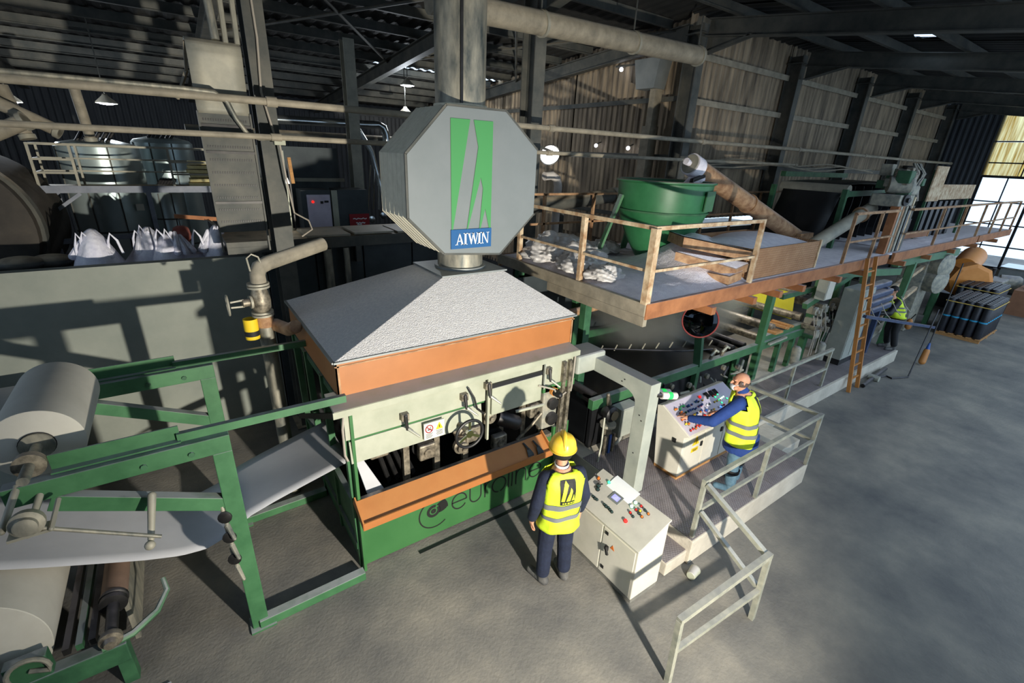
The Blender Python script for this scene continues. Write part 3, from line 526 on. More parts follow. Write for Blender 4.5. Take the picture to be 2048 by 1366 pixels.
# emblem on the duct plate: scale of the picture of the sign
def sgn(px, py):     # sign drawing units -> plate x,z
    return (2.58+(px-760)*0.00217, 4.735-(py-660)*0.00203)
G1 = [sgn(*q) for q in [(760, 660), (872, 660), (763, 1290)]]
G2 = [sgn(*q) for q in [(893, 660), (1010, 660), (1010, 1290), (972, 1130), (932, 1290), (955, 1015), (940, 955), (850, 1290), (922, 795)]]
lg = MB(); lg.prism(G1[::-1], (0, 4.9, 0), (1, 0, 0), (0, 0, 1), 0.003); lg.prism(G2[::-1], (0, 4.9, 0), (1, 0, 0), (0, 0, 1), 0.003)
lg.build('peak_emblem', 'logo_green', pl)
bp_ = MB().box(2.575, 3.13, 4.89, 4.904, 3.24+0.09, 3.24+0.315).build('name_plate', 'logo_blue', pl)
def serif(mb, ch, x, z, h, y):
    def q(pts): mb.prism([(x+a*h, z+b*h) for a, b in pts][::-1], (0, y, 0), (1, 0, 0), (0, 0, 1), 0.002)
    sf = lambda c, w, b: q([(c-w, b), (c+w, b), (c+w, b+0.05), (c-w, b+0.05)])
    if ch == 'A': q([(0.10, 0), (0.18, 0), (0.46, 0.98), (0.40, 1.0)]); q([(0.38, 1.0), (0.46, 1.0), (0.80, 0), (0.62, 0)]); q([(0.24, 0.3), (0.58, 0.3), (0.58, 0.37), (0.24, 0.37)]); sf(0.13, 0.13, 0); sf(0.71, 0.17, 0); return 0.9
    if ch == 'I': q([(0.13, 0), (0.31, 0), (0.31, 1), (0.13, 1)]); sf(0.22, 0.2, 0); sf(0.22, 0.2, 0.95); return 0.46
    if ch == 'W':
        q([(0.08, 1), (0.26, 1), (0.46, 0.2), (0.38, 0)]); q([(0.38, 0), (0.44, 0), (0.62, 0.9), (0.56, 1)]); q([(0.5, 1), (0.68, 1), (0.86, 0.2), (0.80, 0)]); q([(0.80, 0), (0.86, 0), (1.09, 1), (1.02, 1)])
        sf(0.16, 0.15, 0.95); sf(0.58, 0.14, 0.95); sf(1.05, 0.12, 0.95); return 1.16
    if ch == 'N': q([(0.12, 0), (0.18, 0), (0.18, 1), (0.12, 1)]); q([(0.06, 1), (0.26, 1), (0.74, 0.0), (0.66, 0)]); q([(0.68, 0), (0.74, 0), (0.74, 1), (0.68, 1)]); sf(0.15, 0.13, 0); sf(0.12, 0.11, 0.95); sf(0.71, 0.13, 0.95); return 0.86
m = MB(); xx = 2.63
for ch in 'AIWIN': xx += serif(m, ch, xx, 3.375, 0.135, 4.888)*0.118
m.build('name_lettering', 'white_paint', bp_)
# ================================================================ slabs and railings
sb = struct(MB().add([], []).box(4.2, 7.0, 2.08, 5.9, 0, 0.34).build('trim_1', 'slab_concrete', bevel=0.012))
for i, (x0, x1) in enumerate(((4.21, 5.1), (5.11, 6.05), (6.06, 6.99))): 
    for y0, y1 in ((2.1, 3.0), (3.01, 3.95)): MB().box(x0, x1, y0, y1, 0.34, 0.348).build('tread_plate', 'tread', sb)
MB().box(3.82, 4.2, 2.12, 3.2, 0, 0.18).build('step', 'slab_concrete', sb, bevel=0.012); MB().box(3.83, 4.19, 2.14, 3.19, 0.18, 0.188).build('tread_plate', 'tread', sb)
sb2 = struct(MB().box(7.0, 14.1, 3.15, 5.9, 0, 0.3).build('trim_2', 'slab_concrete', bevel=0.012))
for k in range(6): MB().box(7.01+k*1.18, 8.17+k*1.18, 3.2, 3.98, 0.3, 0.306).build('tread_plate', 'tread', sb2)
MB().box(7.0, 7.85, 2.55, 3.15, 0, 0.2).build('step', 'slab_concrete', sb2, bevel=0.012)
def post(mb, x, y, z0, z1, w=0.045): return mb.box(x-w/2, x+w/2, y-w/2, y+w/2, z0, z1)
g = thing('guard_rail', 'grey square tube guard rail along the near edge of the tread plate platform', 'railing', (5.6, 2.1, 0.348), 'guard rails of the operator platform')
for x, y, zt in ((4.26, 2.14, 1.13), (5.58, 2.11, 1.15), (6.95, 2.1, 1.17)): post(MB(), x, y, 0.348, zt).build('post', 'rail_grey', g)
MB().bar((4.24, 2.14, 1.14), (6.97, 2.1, 1.18), 0.05).build('top_rail', 'rail_grey', g); MB().bar((4.28, 2.14, 0.74), (6.93, 2.1, 0.76), 0.04).build('mid_rail', 'rail_grey', g)
MB().bar((6.95, 2.12, 1.17), (6.98, 3.2, 1.14), 0.05).build('top_rail', 'rail_grey', g); MB().bar((6.95, 2.12, 0.76), (6.98, 3.2, 0.72), 0.04).build('mid_rail', 'rail_grey', g)
post(MB(), 6.98, 3.22, 0.348, 1.16).build('post', 'rail_grey', g)
g = thing('guard_rail', 'grey guard rail running on along the far concrete walkway', 'railing', (8.6, 3.22, 0.306), 'guard rails of the operator platform')
for x in (7.12, 8.62, 10.1): post(MB(), x, 3.24, 0.306, 1.12).build('post', 'rail_grey', g)
MB().bar((7.1, 3.24, 1.13), (10.15, 3.24, 1.11), 0.05).build('top_rail', 'rail_grey', g); MB().bar((7.1, 3.24, 0.72), (10.12, 3.24, 0.7), 0.04).build('mid_rail', 'rail_grey', g)
g = thing('stair_rail', 'pale square tube stair rail standing on the bare floor in the foreground', 'railing', (3.55, 1.35, 0))
MB().bar((2.905, 1.36, 0), (2.9, 1.38, 0.77), 0.05).build('post', 'rail_grey', g); MB().bar((4.175, 1.28, 0), (4.165, 1.3, 0.86), 0.05).build('post', 'rail_grey', g)
MB().bar((2.88, 1.38, 0.78), (4.19, 1.3, 0.86), 0.055).build('top_rail', 'rail_grey', g); MB().bar((2.9, 1.37, 0.40), (4.17, 1.29, 0.40), 0.045).build('mid_rail', 'rail_grey', g)
MB().bar((4.17, 1.32, 0.84), (4.255, 2.1, 1.12), 0.05).build('slope_rail', 'rail_grey', g); MB().bar((4.17, 1.32, 0.42), (4.255, 2.1, 0.74), 0.045).build('slope_rail', 'rail_grey', g)
t = thing('tin_cup', 'small dented metal can lying on the floor by the step', 'can', (4.1, 1.98, 0))
MB().lathe([(0.045, 0), (0.05, 0.005), (0.06, 0.14), (0.052, 0.14), (0.043, 0.01)], (4.03, 1.93, 0.06), (0.93, 0.2, -0.03), 16).build('body', 'pale_paint', t, smooth=True)
MB().lathe([(0.062, 0), (0.062, 0.01)], (4.155, 1.957, 0.056), (0.93, 0.2, -0.03), 16).build('rim', 'rail_grey', t, smooth=True)
t = tag(MB().box(1.62, 3.3, 3.9, 3.945, 0.0, 0.006).build('floor_slot', 'black'), 'narrow black drain strip in the floor before the coating machine', 'drain')
# ================================================================ gantry frame with two signal lights
g = thing('cable_gantry', 'grey box section gantry reaching from the tread plate floor over to the coating machine', 'frame', (4.3, 3.15, 0.348))
gx = 4.3; prof = [(3.0, 0.35), (3.2, 0.35), (3.2, 1.62)] + [(3.2+0.2-0.2*math.cos(math.radians(a)), 1.62+0.14*math.sin(math.radians(a))) for a in (20, 45, 70, 90)] + [(4.25, 1.76), (4.25, 1.95), (3.0, 1.95)]
MB().prism([(a, b) for a, b in prof], (gx-0.09, 0, 0), (0, 1, 0), (0, 0, 1), 0.18).build('frame_leg', 'pale_grey_paint', g, bevel=0.006)
MB().prism([(3.93, 1.76), (4.3, 1.76), (4.3, 2.02), (3.93, 2.02)], (3.9, 0, 0), (0, 1, 0), (0, 0, 1), 0.5).build('corner_piece', 'pale_grey_paint', g, bevel=0.03)
for y, z in ((3.1, 1.5), (3.06, 1.44), (3.1, 0.95), (3.4, 1.86), (3.44, 1.82)): MB().lathe([(0.008, 0), (0.008, 0.006)], (gx-0.09, y, z), (-1, 0, 0), 8).build('bolt', 'black_metal', g)
for y in (3.02, 3.12):
    b = MB().tube((gx+0.06, y, 1.78), (gx+0.13, y-0.03, 1.77), 0.03, n=12).build('light_socket', 'black_metal', g, smooth=True)
    MB().lathe([(0.045, 0.0), (0.045, 0.09)], (gx+0.12, y-0.03, 1.77), (0.9, -0.25, -0.15), 16).build('light_body', 'cyl_white', b, smooth=True)
    MB().lathe([(0.046, 0.09), (0.046, 0.15)], (gx+0.12, y-0.03, 1.77), (0.9, -0.25, -0.15), 16).build('green_lens', 'beacon', b, smooth=True)
    MB().lathe([(0.045, 0.15), (0.045, 0.22), (0.03, 0.235)], (gx+0.12, y-0.03, 1.77), (0.9, -0.25, -0.15), 16).build('light_cap', 'cyl_white', b, smooth=True)
# ================================================================ control consoles
c1 = thing('control_console', 'pale free standing control desk beside the man in the yellow helmet', 'console', (3.42, 2.56, 0))
MB().box(3.22, 3.64, 2.1, 3.04, 0, 0.07).build('plinth', 'plinth', c1)
MB().prism([(3.2, 0.07), (3.64, 0.07), (3.64, 0.93), (3.2, 0.75)], (0, 3.05, 0), (1, 0, 0), (0, 0, 1), 0.96).build('cabinet', 'console_paint', c1, bevel=0.006)
def top1(s, t): return (3.17+0.48*s, 2.07+1.0*t, 0.752+0.185*s)       # s across (0 front), t along y
tu = V(0.48, 0, 0.185).normalized(); tn = V(-0.185, 0, 0.48).normalized()
a = [top1(0, 0), top1(1, 0), top1(1, 1), top1(0, 1)]; MB().hexa([tuple(V(p)-tn*0.0) for p in a] + [tuple(V(p)+tn*0.02) for p in a]).build('desk_top', 'console_top', c1, bevel=0.004)
dl = MB().box(3.193, 3.203, 2.12, 2.56, 0.09, 0.70).build('door', 'console_paint', c1, bevel=0.003); dr = MB().box(3.193, 3.203, 2.58, 3.03, 0.09, 0.70).build('door', 'console_paint', c1, bevel=0.003)
hh = MB(); hh.box(3.17, 3.195, 2.46, 2.5, 0.44, 0.5); hh.bar((3.16, 2.48, 0.5), (3.155, 2.44, 0.42), 0.02, 0.03); hh.build('handle', 'sign_black', dl)
MB().prism([(2.38, 0.5), (2.44, 0.5), (2.41, 0.56)], (3.19, 0, 0), (0, 1, 0), (0, 0, 1), 0.002).build('warning_triangle', 'orange_knob', dl)
for z in (0.15, 0.63): MB().box(3.186, 3.194, 2.49, 2.53, z, z+0.04).build('hinge', 'sign_black', dl)
MB().box(3.4, 3.54, 2.092, 2.1, 0.6, 0.72).build('side_plate', 'console_top', c1, bevel=0.002)
def on_top(s, t, h=0.02): return V(top1(s, t))+tn*h
def knob(par, s, t, r, hgt, m, ring='sign_black', nm='push_button', base=None, nrm=None, onf=None):
    o = (onf or on_top)(s, t); nrm = nrm or tn
    b = MB().lathe([(r*1.25, 0), (r*1.25, 0.006)], o, nrm, 12).build(nm, ring, par, smooth=True)
    MB().lathe([(r, 0.006), (r, hgt), (r*0.6, hgt+0.004)], o, nrm, 12).build('cap', m, b, smooth=True); return b
k = knob(c1, 0.72, 0.93, 0.018, 0.03, 'orange_knob', nm='joystick'); o = on_top(0.72, 0.93); MB().capsule(o, o+tn*0.08+V(-0.02, 0.02, 0), 0.008, 0.012, 8).build('stick', 'black_metal', k, smooth=True)
k = knob(c1, 0.58, 0.86, 0.022, 0.03, 'dark_knob', nm='selector'); o = on_top(0.58, 0.86); MB().capsule(o+tn*0.03, o+tn*0.04+V(0.04, -0.03, 0), 0.008, 0.008, 8).build('lever', 'sign_black', k, smooth=True)
knob(c1, 0.5, 0.83, 0.02, 0.02, 'dark_knob'); knob(c1, 0.8, 0.8, 0.016, 0.02, 'led_green', 'green_knob', 'indicator')
for s, t in ((0.3, 0.8), (0.29, 0.765), (0.3, 0.74)): knob(c1, s, t, 0.014, 0.02, 'dark_knob')
for s, t in ((0.32, 0.63), (0.31, 0.6), (0.32, 0.57), (0.31, 0.54), (0.3, 0.51)): knob(c1, s, t, 0.014, 0.022, 'dark_knob', nm='selector')
for s, t in ((0.68, 0.4), (0.8, 0.4)): knob(c1, s, t, 0.018, 0.018, 'led_white', 'green_knob', 'indicator')
for s, t, mm in ((0.55, 0.36, 'red_knob'), (0.52, 0.31, 'dark_knob'), (0.68, 0.34, 'red_knob'), (0.66, 0.29, 'dark_knob'), (0.64, 0.24, 'orange_knob'), (0.82, 0.33, 'red_knob'), (0.8, 0.27, 'dark_knob'), (0.78, 0.215, 'orange_knob'), (0.72, 0.3, 'yellow_knob')): knob(c1, s, t, 0.013, 0.02, mm)
knob(c1, 0.34, 0.33, 0.018, 0.022, 'led_red', 'red_knob', 'stop_button')
def plate(par, s0, s1, t0, t1, h, m, nm, fn=top1, nrm=None):
    nrm = nrm or tn; p = [V(fn(s0, t0)), V(fn(s1, t0)), V(fn(s1, t1)), V(fn(s0, t1))]; return MB().hexa([tuple(q+nrm*0.02) for q in p] + [tuple(q+nrm*(0.02+h)) for q in p]).build(nm, m, par)
d = plate(c1, 0.5, 0.72, 0.53, 0.67, 0.008, 'duct_metal', 'display'); plate(d, 0.55, 0.67, 0.555, 0.645, 0.01, 'screen', 'display_glass')
for q in range(3): plate(d, 0.575+0.03*q, 0.583+0.03*q, 0.575, 0.625-0.01*q, 0.0105, 'white_paint', 'display_line')
pp = plate(c1, 0, 0.01, 0, 0.01, 0.001, 'paper', 'x'); bpy.data.objects.remove(pp)
m = MB().grid(lambda u, v: V(top1(0.68+0.36*u+0.03*v, 0.44+0.36*v))+tn*(0.022+0.012*math.sin(u*3)*u), 6, 6); tag(m.build('paper_sheet', 'white_paint', recalc=False, thick=0.0015), 'white sheet of paper lying on the near control desk', 'paper')
# ---- second console on the tread plate platform
z0 = 0.348
c2 = thing('control_console', 'wide control desk crowded with coloured buttons before the bald operator', 'console', (5.65, 3.08, z0))
MB().box(4.97, 6.35, 2.9, 3.28, z0, z0+0.06).build('wooden_base', 'wood', c2)
MB().prism([(2.89, z0+0.06), (3.27, z0+0.06), (3.38, 1.3), (3.3, 1.33), (2.82, 1.08), (2.89, 1.03)], (4.95, 0, 0), (0, 1, 0), (0, 0, 1), 1.42).build('cabinet', 'console_paint', c2, bevel=0.006)
t2u = V(0, 0.48, 0.25).normalized(); t2n = V(0, -0.25, 0.48).normalized()
def top2(s, t): return (4.97+1.38*t, 2.825+0.475*s, 1.085+0.2475*s)
a = [top2(0.02, 0.0), top2(0.02, 1), top2(0.97, 1), top2(0.97, 0.0)]; MB().hexa([tuple(V(p)) for p in a] + [tuple(V(p)+t2n*0.006) for p in a]).build('desk_top', 'console_lilac', c2)
for i, (x0, x1) in enumerate(((4.97, 5.42), (5.44, 5.88), (5.9, 6.35))):
    dr = MB().box(x0, x1, 2.882, 2.892, z0+0.08, 1.0).build('door', 'console_paint', c2, bevel=0.003)
    if i < 2: MB().box(x1-0.07, x1-0.03, 2.868, 2.882, 0.78 if i == 0 else 0.86, 0.85 if i == 0 else 0.93).build('handle', 'sign_black', dr)
    if i == 0:
        q = MB().prism([(5.16, 0.84), (5.31, 0.84), (5.235, 0.98)], (0, 2.88, 0), (1, 0, 0), (0, 0, 1), 0.003).build('warning_triangle', 'yellow_sign', dr)
        m = MB(); ribbon(m, [(5.245, 0.955), (5.225, 0.91), (5.25, 0.905), (5.23, 0.86)], (0, 2.876, 0), (1, 0, 0), (0, 0, 1), 0.01); m.build('bolt_mark', 'sign_black', q, recalc=False)
        q = MB().box(5.16, 5.31, 2.876, 2.88, 0.73, 0.79).build('yellow_label', 'yellow_sign', dr)
        m = MB(); ribbon(m, [(5.18, 0.77), (5.29, 0.77)], (0, 2.876, 0), (1, 0, 0), (0, 0, 1), 0.008); ribbon(m, [(5.19, 0.75), (5.27, 0.75)], (0, 2.876, 0), (1, 0, 0), (0, 0, 1), 0.008); m.build('label_print', 'sign_black', q, recalc=False)
for y in (3.0,): MB().box(4.935, 4.95, 3.0, 3.05, 0.9, 0.96).build('side_latch', 'sign_black', c2)
def on2(s, t, h=0.006): return V(top2(s, t))+t2n*h
rnd = random.Random(3); pal = ['orange_knob', 'red_knob', 'green_knob', 'blue_knob', 'orange_knob', 'dark_knob', 'blue_knob', 'yellow_knob']
for i in range(11):
    for j in range(5):
        s = 0.14+0.15*j+rnd.uniform(-0.03, 0.03); t = 0.05+0.036*i+0.004*j+rnd.uniform(-0.008, 0.008)
        if rnd.random() < 0.12: continue
        mm = 'red_knob' if j == 0 and i < 7 else ('orange_knob' if (i < 3 or (i > 7 and j < 2)) else ('green_knob' if i in (3, 4) else ('blue_knob' if j > 1 else rnd.choice(pal))))
        if rnd.random() < 0.35: mm = rnd.choice(pal)
        knob(c2, s, t, rnd.uniform(0.010, 0.016), rnd.uniform(0.015, 0.045), mm, rnd.choice(['sign_black', 'chrome', 'red_knob', 'green_knob']), onf=on2, nrm=t2n)
for i in range(6):
    for j in range(4):
        if rnd.random() < 0.75: knob(c2, 0.2+0.17*j, 0.5+0.045*i, 0.012, 0.02, rnd.choice(['yellow_knob', 'dark_knob', 'red_knob', 'dark_knob', 'white_paint']), onf=on2, nrm=t2n)
knob(c2, 0.82, 0.5, 0.02, 0.022, 'led_red', 'red_knob', 'stop_button', onf=on2, nrm=t2n)
for i in range(3): plate(c2, 0.72, 0.88, 0.58+0.075*i, 0.64+0.075*i, 0.0, 'sign_black', 'meter', top2, t2n)
for s, t in ((0.66, 0.7), (0.7, 0.76), (0.55, 0.72), (0.56, 0.75), (0.57, 0.78), (0.58, 0.81), (0.45, 0.72), (0.5, 0.84)): knob(c2, s, t, 0.012, 0.014, 'led_green' if rnd.random() < 0.4 else 'led_white', 'green_knob', 'indicator', onf=on2, nrm=t2n)
for s, t in ((0.36, 0.66), (0.26, 0.63)): knob(c2, s, t, 0.015, 0.014, 'led_blue', 'blue_knob', 'indicator', onf=on2, nrm=t2n)
# ================================================================ people
def remesh(o, vox, it=6, fac=0.5):
    r = o.modifiers.new('remesh', 'REMESH'); r.mode = 'VOXEL'; r.voxel_size = vox; r.use_smooth_shade = True
    s = o.modifiers.new('smooth', 'SMOOTH'); s.factor = fac; s.iterations = it
    return o
def hand(mb, wrist, direc, palm_n, curl=0.5, side=1, sc=1.0):
    # palm plus five fingers; direc: along the fingers, palm_n: out of the palm, side: where the thumb leaves
    w = V(wrist); d = V(direc).normalized(); n = V(palm_n).normalized(); l = d.cross(n).normalized()*side
    mb.capsule(w, w+d*0.03*sc, 0.028*sc, 0.03*sc, 10)
    for k in (-1, 0, 1): mb.capsule(w+d*0.02*sc+l*k*0.022*sc, w+d*0.085*sc+l*k*0.025*sc, 0.017*sc, 0.015*sc, 8)
    for k, ln in enumerate((0.066, 0.078, 0.072, 0.056)):
        b = w+d*0.088*sc+l*(0.034-0.0225*k)*sc; a = curl*0.7; p1 = b+(d*math.cos(a)+n*math.sin(a))*ln*0.45*sc; a2 = curl*1.5; p2 = p1+(d*math.cos(a2)+n*math.sin(a2))*ln*0.32*sc; a3 = curl*2.1; p3 = p2+(d*math.cos(a3)+n*math.sin(a3))*ln*0.25*sc
        mb.capsule(b, p1, 0.0092*sc, 0.0086*sc, 8); mb.capsule(p1, p2, 0.0086*sc, 0.008*sc, 8); mb.capsule(p2, p3, 0.008*sc, 0.007*sc, 8)
    b = w+d*0.035*sc+l*0.03*sc; p1 = b+(d*0.7+l*0.75+n*0.25)*0.038*sc; p2 = p1+(d*0.95+l*0.2+n*0.3)*0.03*sc
    mb.capsule(w+d*0.02*sc, b, 0.016*sc, 0.014*sc, 8); mb.capsule(b, p1, 0.012*sc, 0.0105*sc, 8); mb.capsule(p1, p2, 0.0105*sc, 0.009*sc, 8)
def head(mb, c, look, h=0.24):
    # c: centre of the head, look: horizontal facing
    f = V(look).normalized(); r = f.cross(V(0, 0, 1)).normalized(); u = r.cross(f)
    q = lambda a, b, d: V(c)+r*a+f*b+u*d
    mb.ball(q(0, -0.012, 0.03), (0.083, 0.095, 0.092), 18, 12); mb.ball(q(0, 0.012, -0.035), (0.066, 0.076, 0.085), 16, 10)
    mb.capsule(q(-0.03, 0.05, -0.085), q(0.03, 0.05, -0.085), 0.03, n=10); mb.ball(q(0, 0.07, -0.088), 0.022, 10, 7)
    mb.capsule(q(0, 0.088, 0.01), q(0, 0.108, -0.028), 0.01, 0.016, 8)
    for s in (-1, 1):
        mb.capsule(q(s*0.016, 0.09, 0.028), q(s*0.052, 0.076, 0.03), 0.012, n=8)
        mb.capsule(q(s*0.082, -0.012, 0.02), q(s*0.078, -0.008, -0.03), 0.014, 0.01, 8); mb.ball(q(s*0.088, -0.02, 0.012), (0.012, 0.02, 0.028), 8, 7)
        mb.ball(q(s*0.05, 0.055, -0.02), 0.024, 8, 6)
    mb.capsule(q(-0.02, 0.088, -0.058), q(0.02, 0.088, -0.058), 0.008, n=8)
    mb.capsule(V(c)+V(0, 0, -0.06)-f*0.02, V(c)+V(0, 0, -0.17)-f*0.035, 0.056, 0.06, 12)
    return f, r, u
def eyes(par, c, look):
    f = V(look).normalized(); r = f.cross(V(0, 0, 1)).normalized()
    for s in (-1, 1): MB().ball(V(c)+r*s*0.033+f*0.077+V(0, 0, 0.012), 0.011, 10, 7).build('eye', 'sign_black', par, smooth=True)
def vest_surf(c, fwd, lean, rings):
    # returns S(a, v, off): a = angle round the body (0 = front), v = 0..1 from hem to neck
    f = V(fwd).normalized(); r = f.cross(V(0, 0, 1)).normalized()
    def Sf(a, v, off=0.0):
        t = v*(len(rings)-1); i = min(int(t), len(rings)-2); k = t-i; A = rings[i]; B = rings[i+1]; g = lambda j: A[j]*(1-k)+B[j]*k
        z, rx, ry, oy = g(0), g(1)+off, g(2)+off, g(3); ca, sa = math.cos(a), math.sin(a); e = 0.82
        return V(c)+r*(math.copysign(abs(sa)**e, sa)*rx)+f*(math.copysign(abs(ca)**e, ca)*ry+oy)+V(0, 0, z)
    return Sf
def vest(par, c, fwd, rings, arm_v=0.62, nm='safety_vest'):
    Sf = vest_surf(c, fwd, 0, rings); n = 48; nv = 22; mb = MB(); idx = {}
    for j in range(nv+1):
        for i in range(n):
            v = j/nv; a = 2*math.pi*i/n; wob = 0.006*math.sin(a*7+v*9)+0.005*math.sin(a*3-v*14)
            idx[(i, j)] = len(mb.v); mb.v.append(tuple(Sf(a, v, wob)))
    for j in range(nv):
        for i in range(n):
            v = (j+0.5)/nv; a = 2*math.pi*(i+0.5)/n; side = abs(math.sin(a))
            if v > arm_v and side > 0.90-0.10*math.sin((v-arm_v)/(1-arm_v)*math.pi): continue      # arm holes
            mb.f.append((idx[(i, j)], idx[((i+1) % n, j)], idx[((i+1) % n, j+1)], idx[(i, j+1)]))
    o = mb.build(nm, 'vest', par, smooth=80, recalc=False, thick=0.008)
    def strip(v0, v1, m='reflective', off=0.012):
        s = MB()
        for j in (0, 1):
            for i in range(n+1): a = 2*math.pi*i/n; v = v0+(v1-v0)*j; wob = 0.006*math.sin(a*7+v*9)+0.005*math.sin(a*3-v*14); s.v.append(tuple(Sf(a, v, off+wob)))
        for i in range(n): s.f.append((i, i+1, n+2+i, n+1+i))
        return s.build('reflective_band', m, o, smooth=80, recalc=False)
    def mark(poly, m, nm2, a0, v0, sa, sv, off=0.016):
        s = MB()                                   # polygons given in 0..1 squares, laid over the back
        for p in poly:
            k = len(s.v)
            L_ = p[:len(p)//2]; n_ = 10; ys = [q[1] for q in p]; y0, y1 = min(ys), max(ys)
            def cut(y):
                xs = []
                for a, b in zip(p, p[1:]+p[:1]):
                    if min(a[1], b[1]) <= y <= max(a[1], b[1]):
                        xs += [a[0], b[0]] if a[1] == b[1] else [a[0]+(b[0]-a[0])*(y-a[1])/(b[1]-a[1])]
                return min(xs), max(xs)
            for j in range(n_+1):
                y = y0+(y1-y0)*j/n_; l, r = cut(min(max(y, y0+1e-4), y1-1e-4))
                for i in range(5): x = l+(r-l)*i/4; a = a0+(x-0.5)*sa; v = v0+(y-0.5)*sv; s.v.append(tuple(Sf(a, v, off+0.006*math.sin(a*7+v*9)+0.005*math.sin(a*3-v*14))))
            for j in range(n_):
                for i in range(4): b = k+j*5+i; s.f.append((b, b+1, b+6, b+5))
        return s.build(nm2, m, o, recalc=False)
    return o, strip, mark
PK = [[(0.05, 0.14), (0.30, 0.14), (0.52, 0.72), (0.40, 0.97)], [(0.40, 0.14), (0.60, 0.14), (0.72, 0.5), (0.62, 0.62)], [(0.68, 0.14), (0.92, 0.14), (0.80, 0.36)]]
def emblem(mark, a0, v0, sa, sv):
    n = 5; mark([[(0, 0), (0.25, 0), (0.5, 0), (0.75, 0), (1, 0), (1, 1), (0.75, 1), (0.5, 1), (0.25, 1), (0, 1)]], 'sign_black', 'emblem_field', a0, v0, sa, sv, 0.010)
    mark([[(1-x, y) for x, y in p] for p in PK], 'vest', 'emblem_peaks', a0, v0, sa, sv, 0.014)
    mark([[(0.1+0.16*k, 0.04), (0.2+0.16*k, 0.04), (0.2+0.16*k, 0.09), (0.1+0.16*k, 0.09)] for k in range(5)], 'vest', 'emblem_print', a0, v0, sa, sv, 0.014)
# ---- man with the yellow helmet, seen from behind
bx_, by_ = 2.72, 2.80
p1 = thing('person', 'person in yellow safety helmet, hi-vis vest and navy overalls, standing with arms down', 'person', (bx_, by_, 0))
F = V(0.30, 0.95, 0).normalized(); Rr = V(F.y, -F.x, 0)
def q1(a, b, z): return V(bx_, by_, 0)+Rr*a+F*b+V(0, 0, z)
body = MB(); hc = q1(0.0, 0.05, 1.66); head(body, hc, V(0.55, 0.85, 0))
body.capsule(q1(0, 0.02, 1.42), q1(0, 0, 1.0), 0.12, 0.11)
for s in (-1, 1):
    body.capsule(q1(s*0.17, 0, 1.4), q1(s*0.25, -0.01, 1.12), 0.05, 0.042); body.capsule(q1(s*0.25, -0.01, 1.12), q1(s*0.27, 0.05, 0.87), 0.04, 0.028)
    hand(body, q1(s*0.272, 0.055, 0.86), V(0.02*s, 0, -1)+F*0.12, -Rr*s, 0.45, 1 if s > 0 else 1)
    body.capsule(q1(s*0.09, 0, 1.0), q1(s*0.105, 0.01, 0.5), 0.075, 0.055); body.capsule(q1(s*0.105, 0.01, 0.5), q1(s*0.11, -0.01, 0.1), 0.052, 0.04)
remesh(body.build('body', 'skin', p1, smooth=80), 0.008, 4)
ov = MB(); ov.ball(q1(0, 0.0, 1.36), (0.2, 0.13, 0.12)); ov.ball(q1(0, 0, 1.2), (0.175, 0.135, 0.2)); ov.ball(q1(0, 0, 0.97), (0.17, 0.135, 0.13)); ov.capsule(q1(-0.15, 0, 1.41), q1(0.15, 0, 1.41), 0.08)
ov.capsule(q1(0, 0.015, 1.45), q1(0, 0.03, 1.53), 0.085, 0.07)
for s in (-1, 1):
    ov.capsule(q1(s*0.18, 0, 1.41), q1(s*0.262, -0.02, 1.13), 0.083, 0.072); ov.capsule(q1(s*0.262, -0.02, 1.13), q1(s*0.272, 0.05, 0.9), 0.07, 0.056)
    ov.capsule(q1(s*0.095, 0, 0.95), q1(s*0.115, 0.01, 0.5), 0.102, 0.088); ov.capsule(q1(s*0.115, 0.01, 0.5), q1(s*0.125, -0.01, 0.16), 0.085, 0.078)
remesh(ov.build('overalls', 'navy', p1, smooth=80), 0.012, 5)
for s, d in ((-1, V(-0.15, 1, 0)), (1, V(0.35, 1, 0))):
    b = MB(); o = q1(s*0.125, -0.02, 0.0); d = d.normalized(); b.capsule(o+V(0, 0, 0.14), o+V(0, 0, 0.06), 0.06, 0.058); b.capsule(o+V(0, 0, 0.052)-d*0.03, o+d*0.19+V(0, 0, 0.045), 0.052, 0.046); b.ball(o+d*0.06+V(0, 0, 0.06), 0.05)
    remesh(b.build('boot', 'boot', p1, smooth=80), 0.01, 3)
rg = [(0.82-0.0, 0.222, 0.185, 0.0), (0.9, 0.215, 0.178, 0), (1.02, 0.205, 0.165, 0), (1.2, 0.208, 0.165, -0.005), (1.34, 0.225, 0.16, -0.005), (1.43, 0.235, 0.135, 0), (1.485, 0.19, 0.115, 0.01), (1.5, 0.11, 0.10, 0.015)]
vo, strip, mark = vest(p1, (bx_, by_, 0), F, rg, 0.58)
strip(0.24, 0.29); strip(0.36, 0.41); emblem(mark, math.pi, 0.60, 0.55, 0.36)
hm = MB(); hz = hc+V(0, 0, 0.055)
hm.lathe([(0.135, 0.0), (0.132, 0.03), (0.122, 0.08), (0.098, 0.12), (0.06, 0.145), (0.0, 0.152)], hz, (0, 0, 1), 32, cap=False)
hl = hm.build('helmet', 'helmet', p1, smooth=80, thick=0.004)
lk = V(0.55, 0.85, 0).normalized(); lr = V(lk.y, -lk.x, 0)
MB().grid(lambda u, v: hz+lk*math.cos((u-0.5)*2.4)*(0.13+0.05*v)+lr*math.sin((u-0.5)*2.4)*(0.13+0.02*v)+V(0, 0, 0.004-0.012*v), 14, 3).build('helmet_peak', 'helmet', hl, smooth=80, recalc=False, thick=0.005)
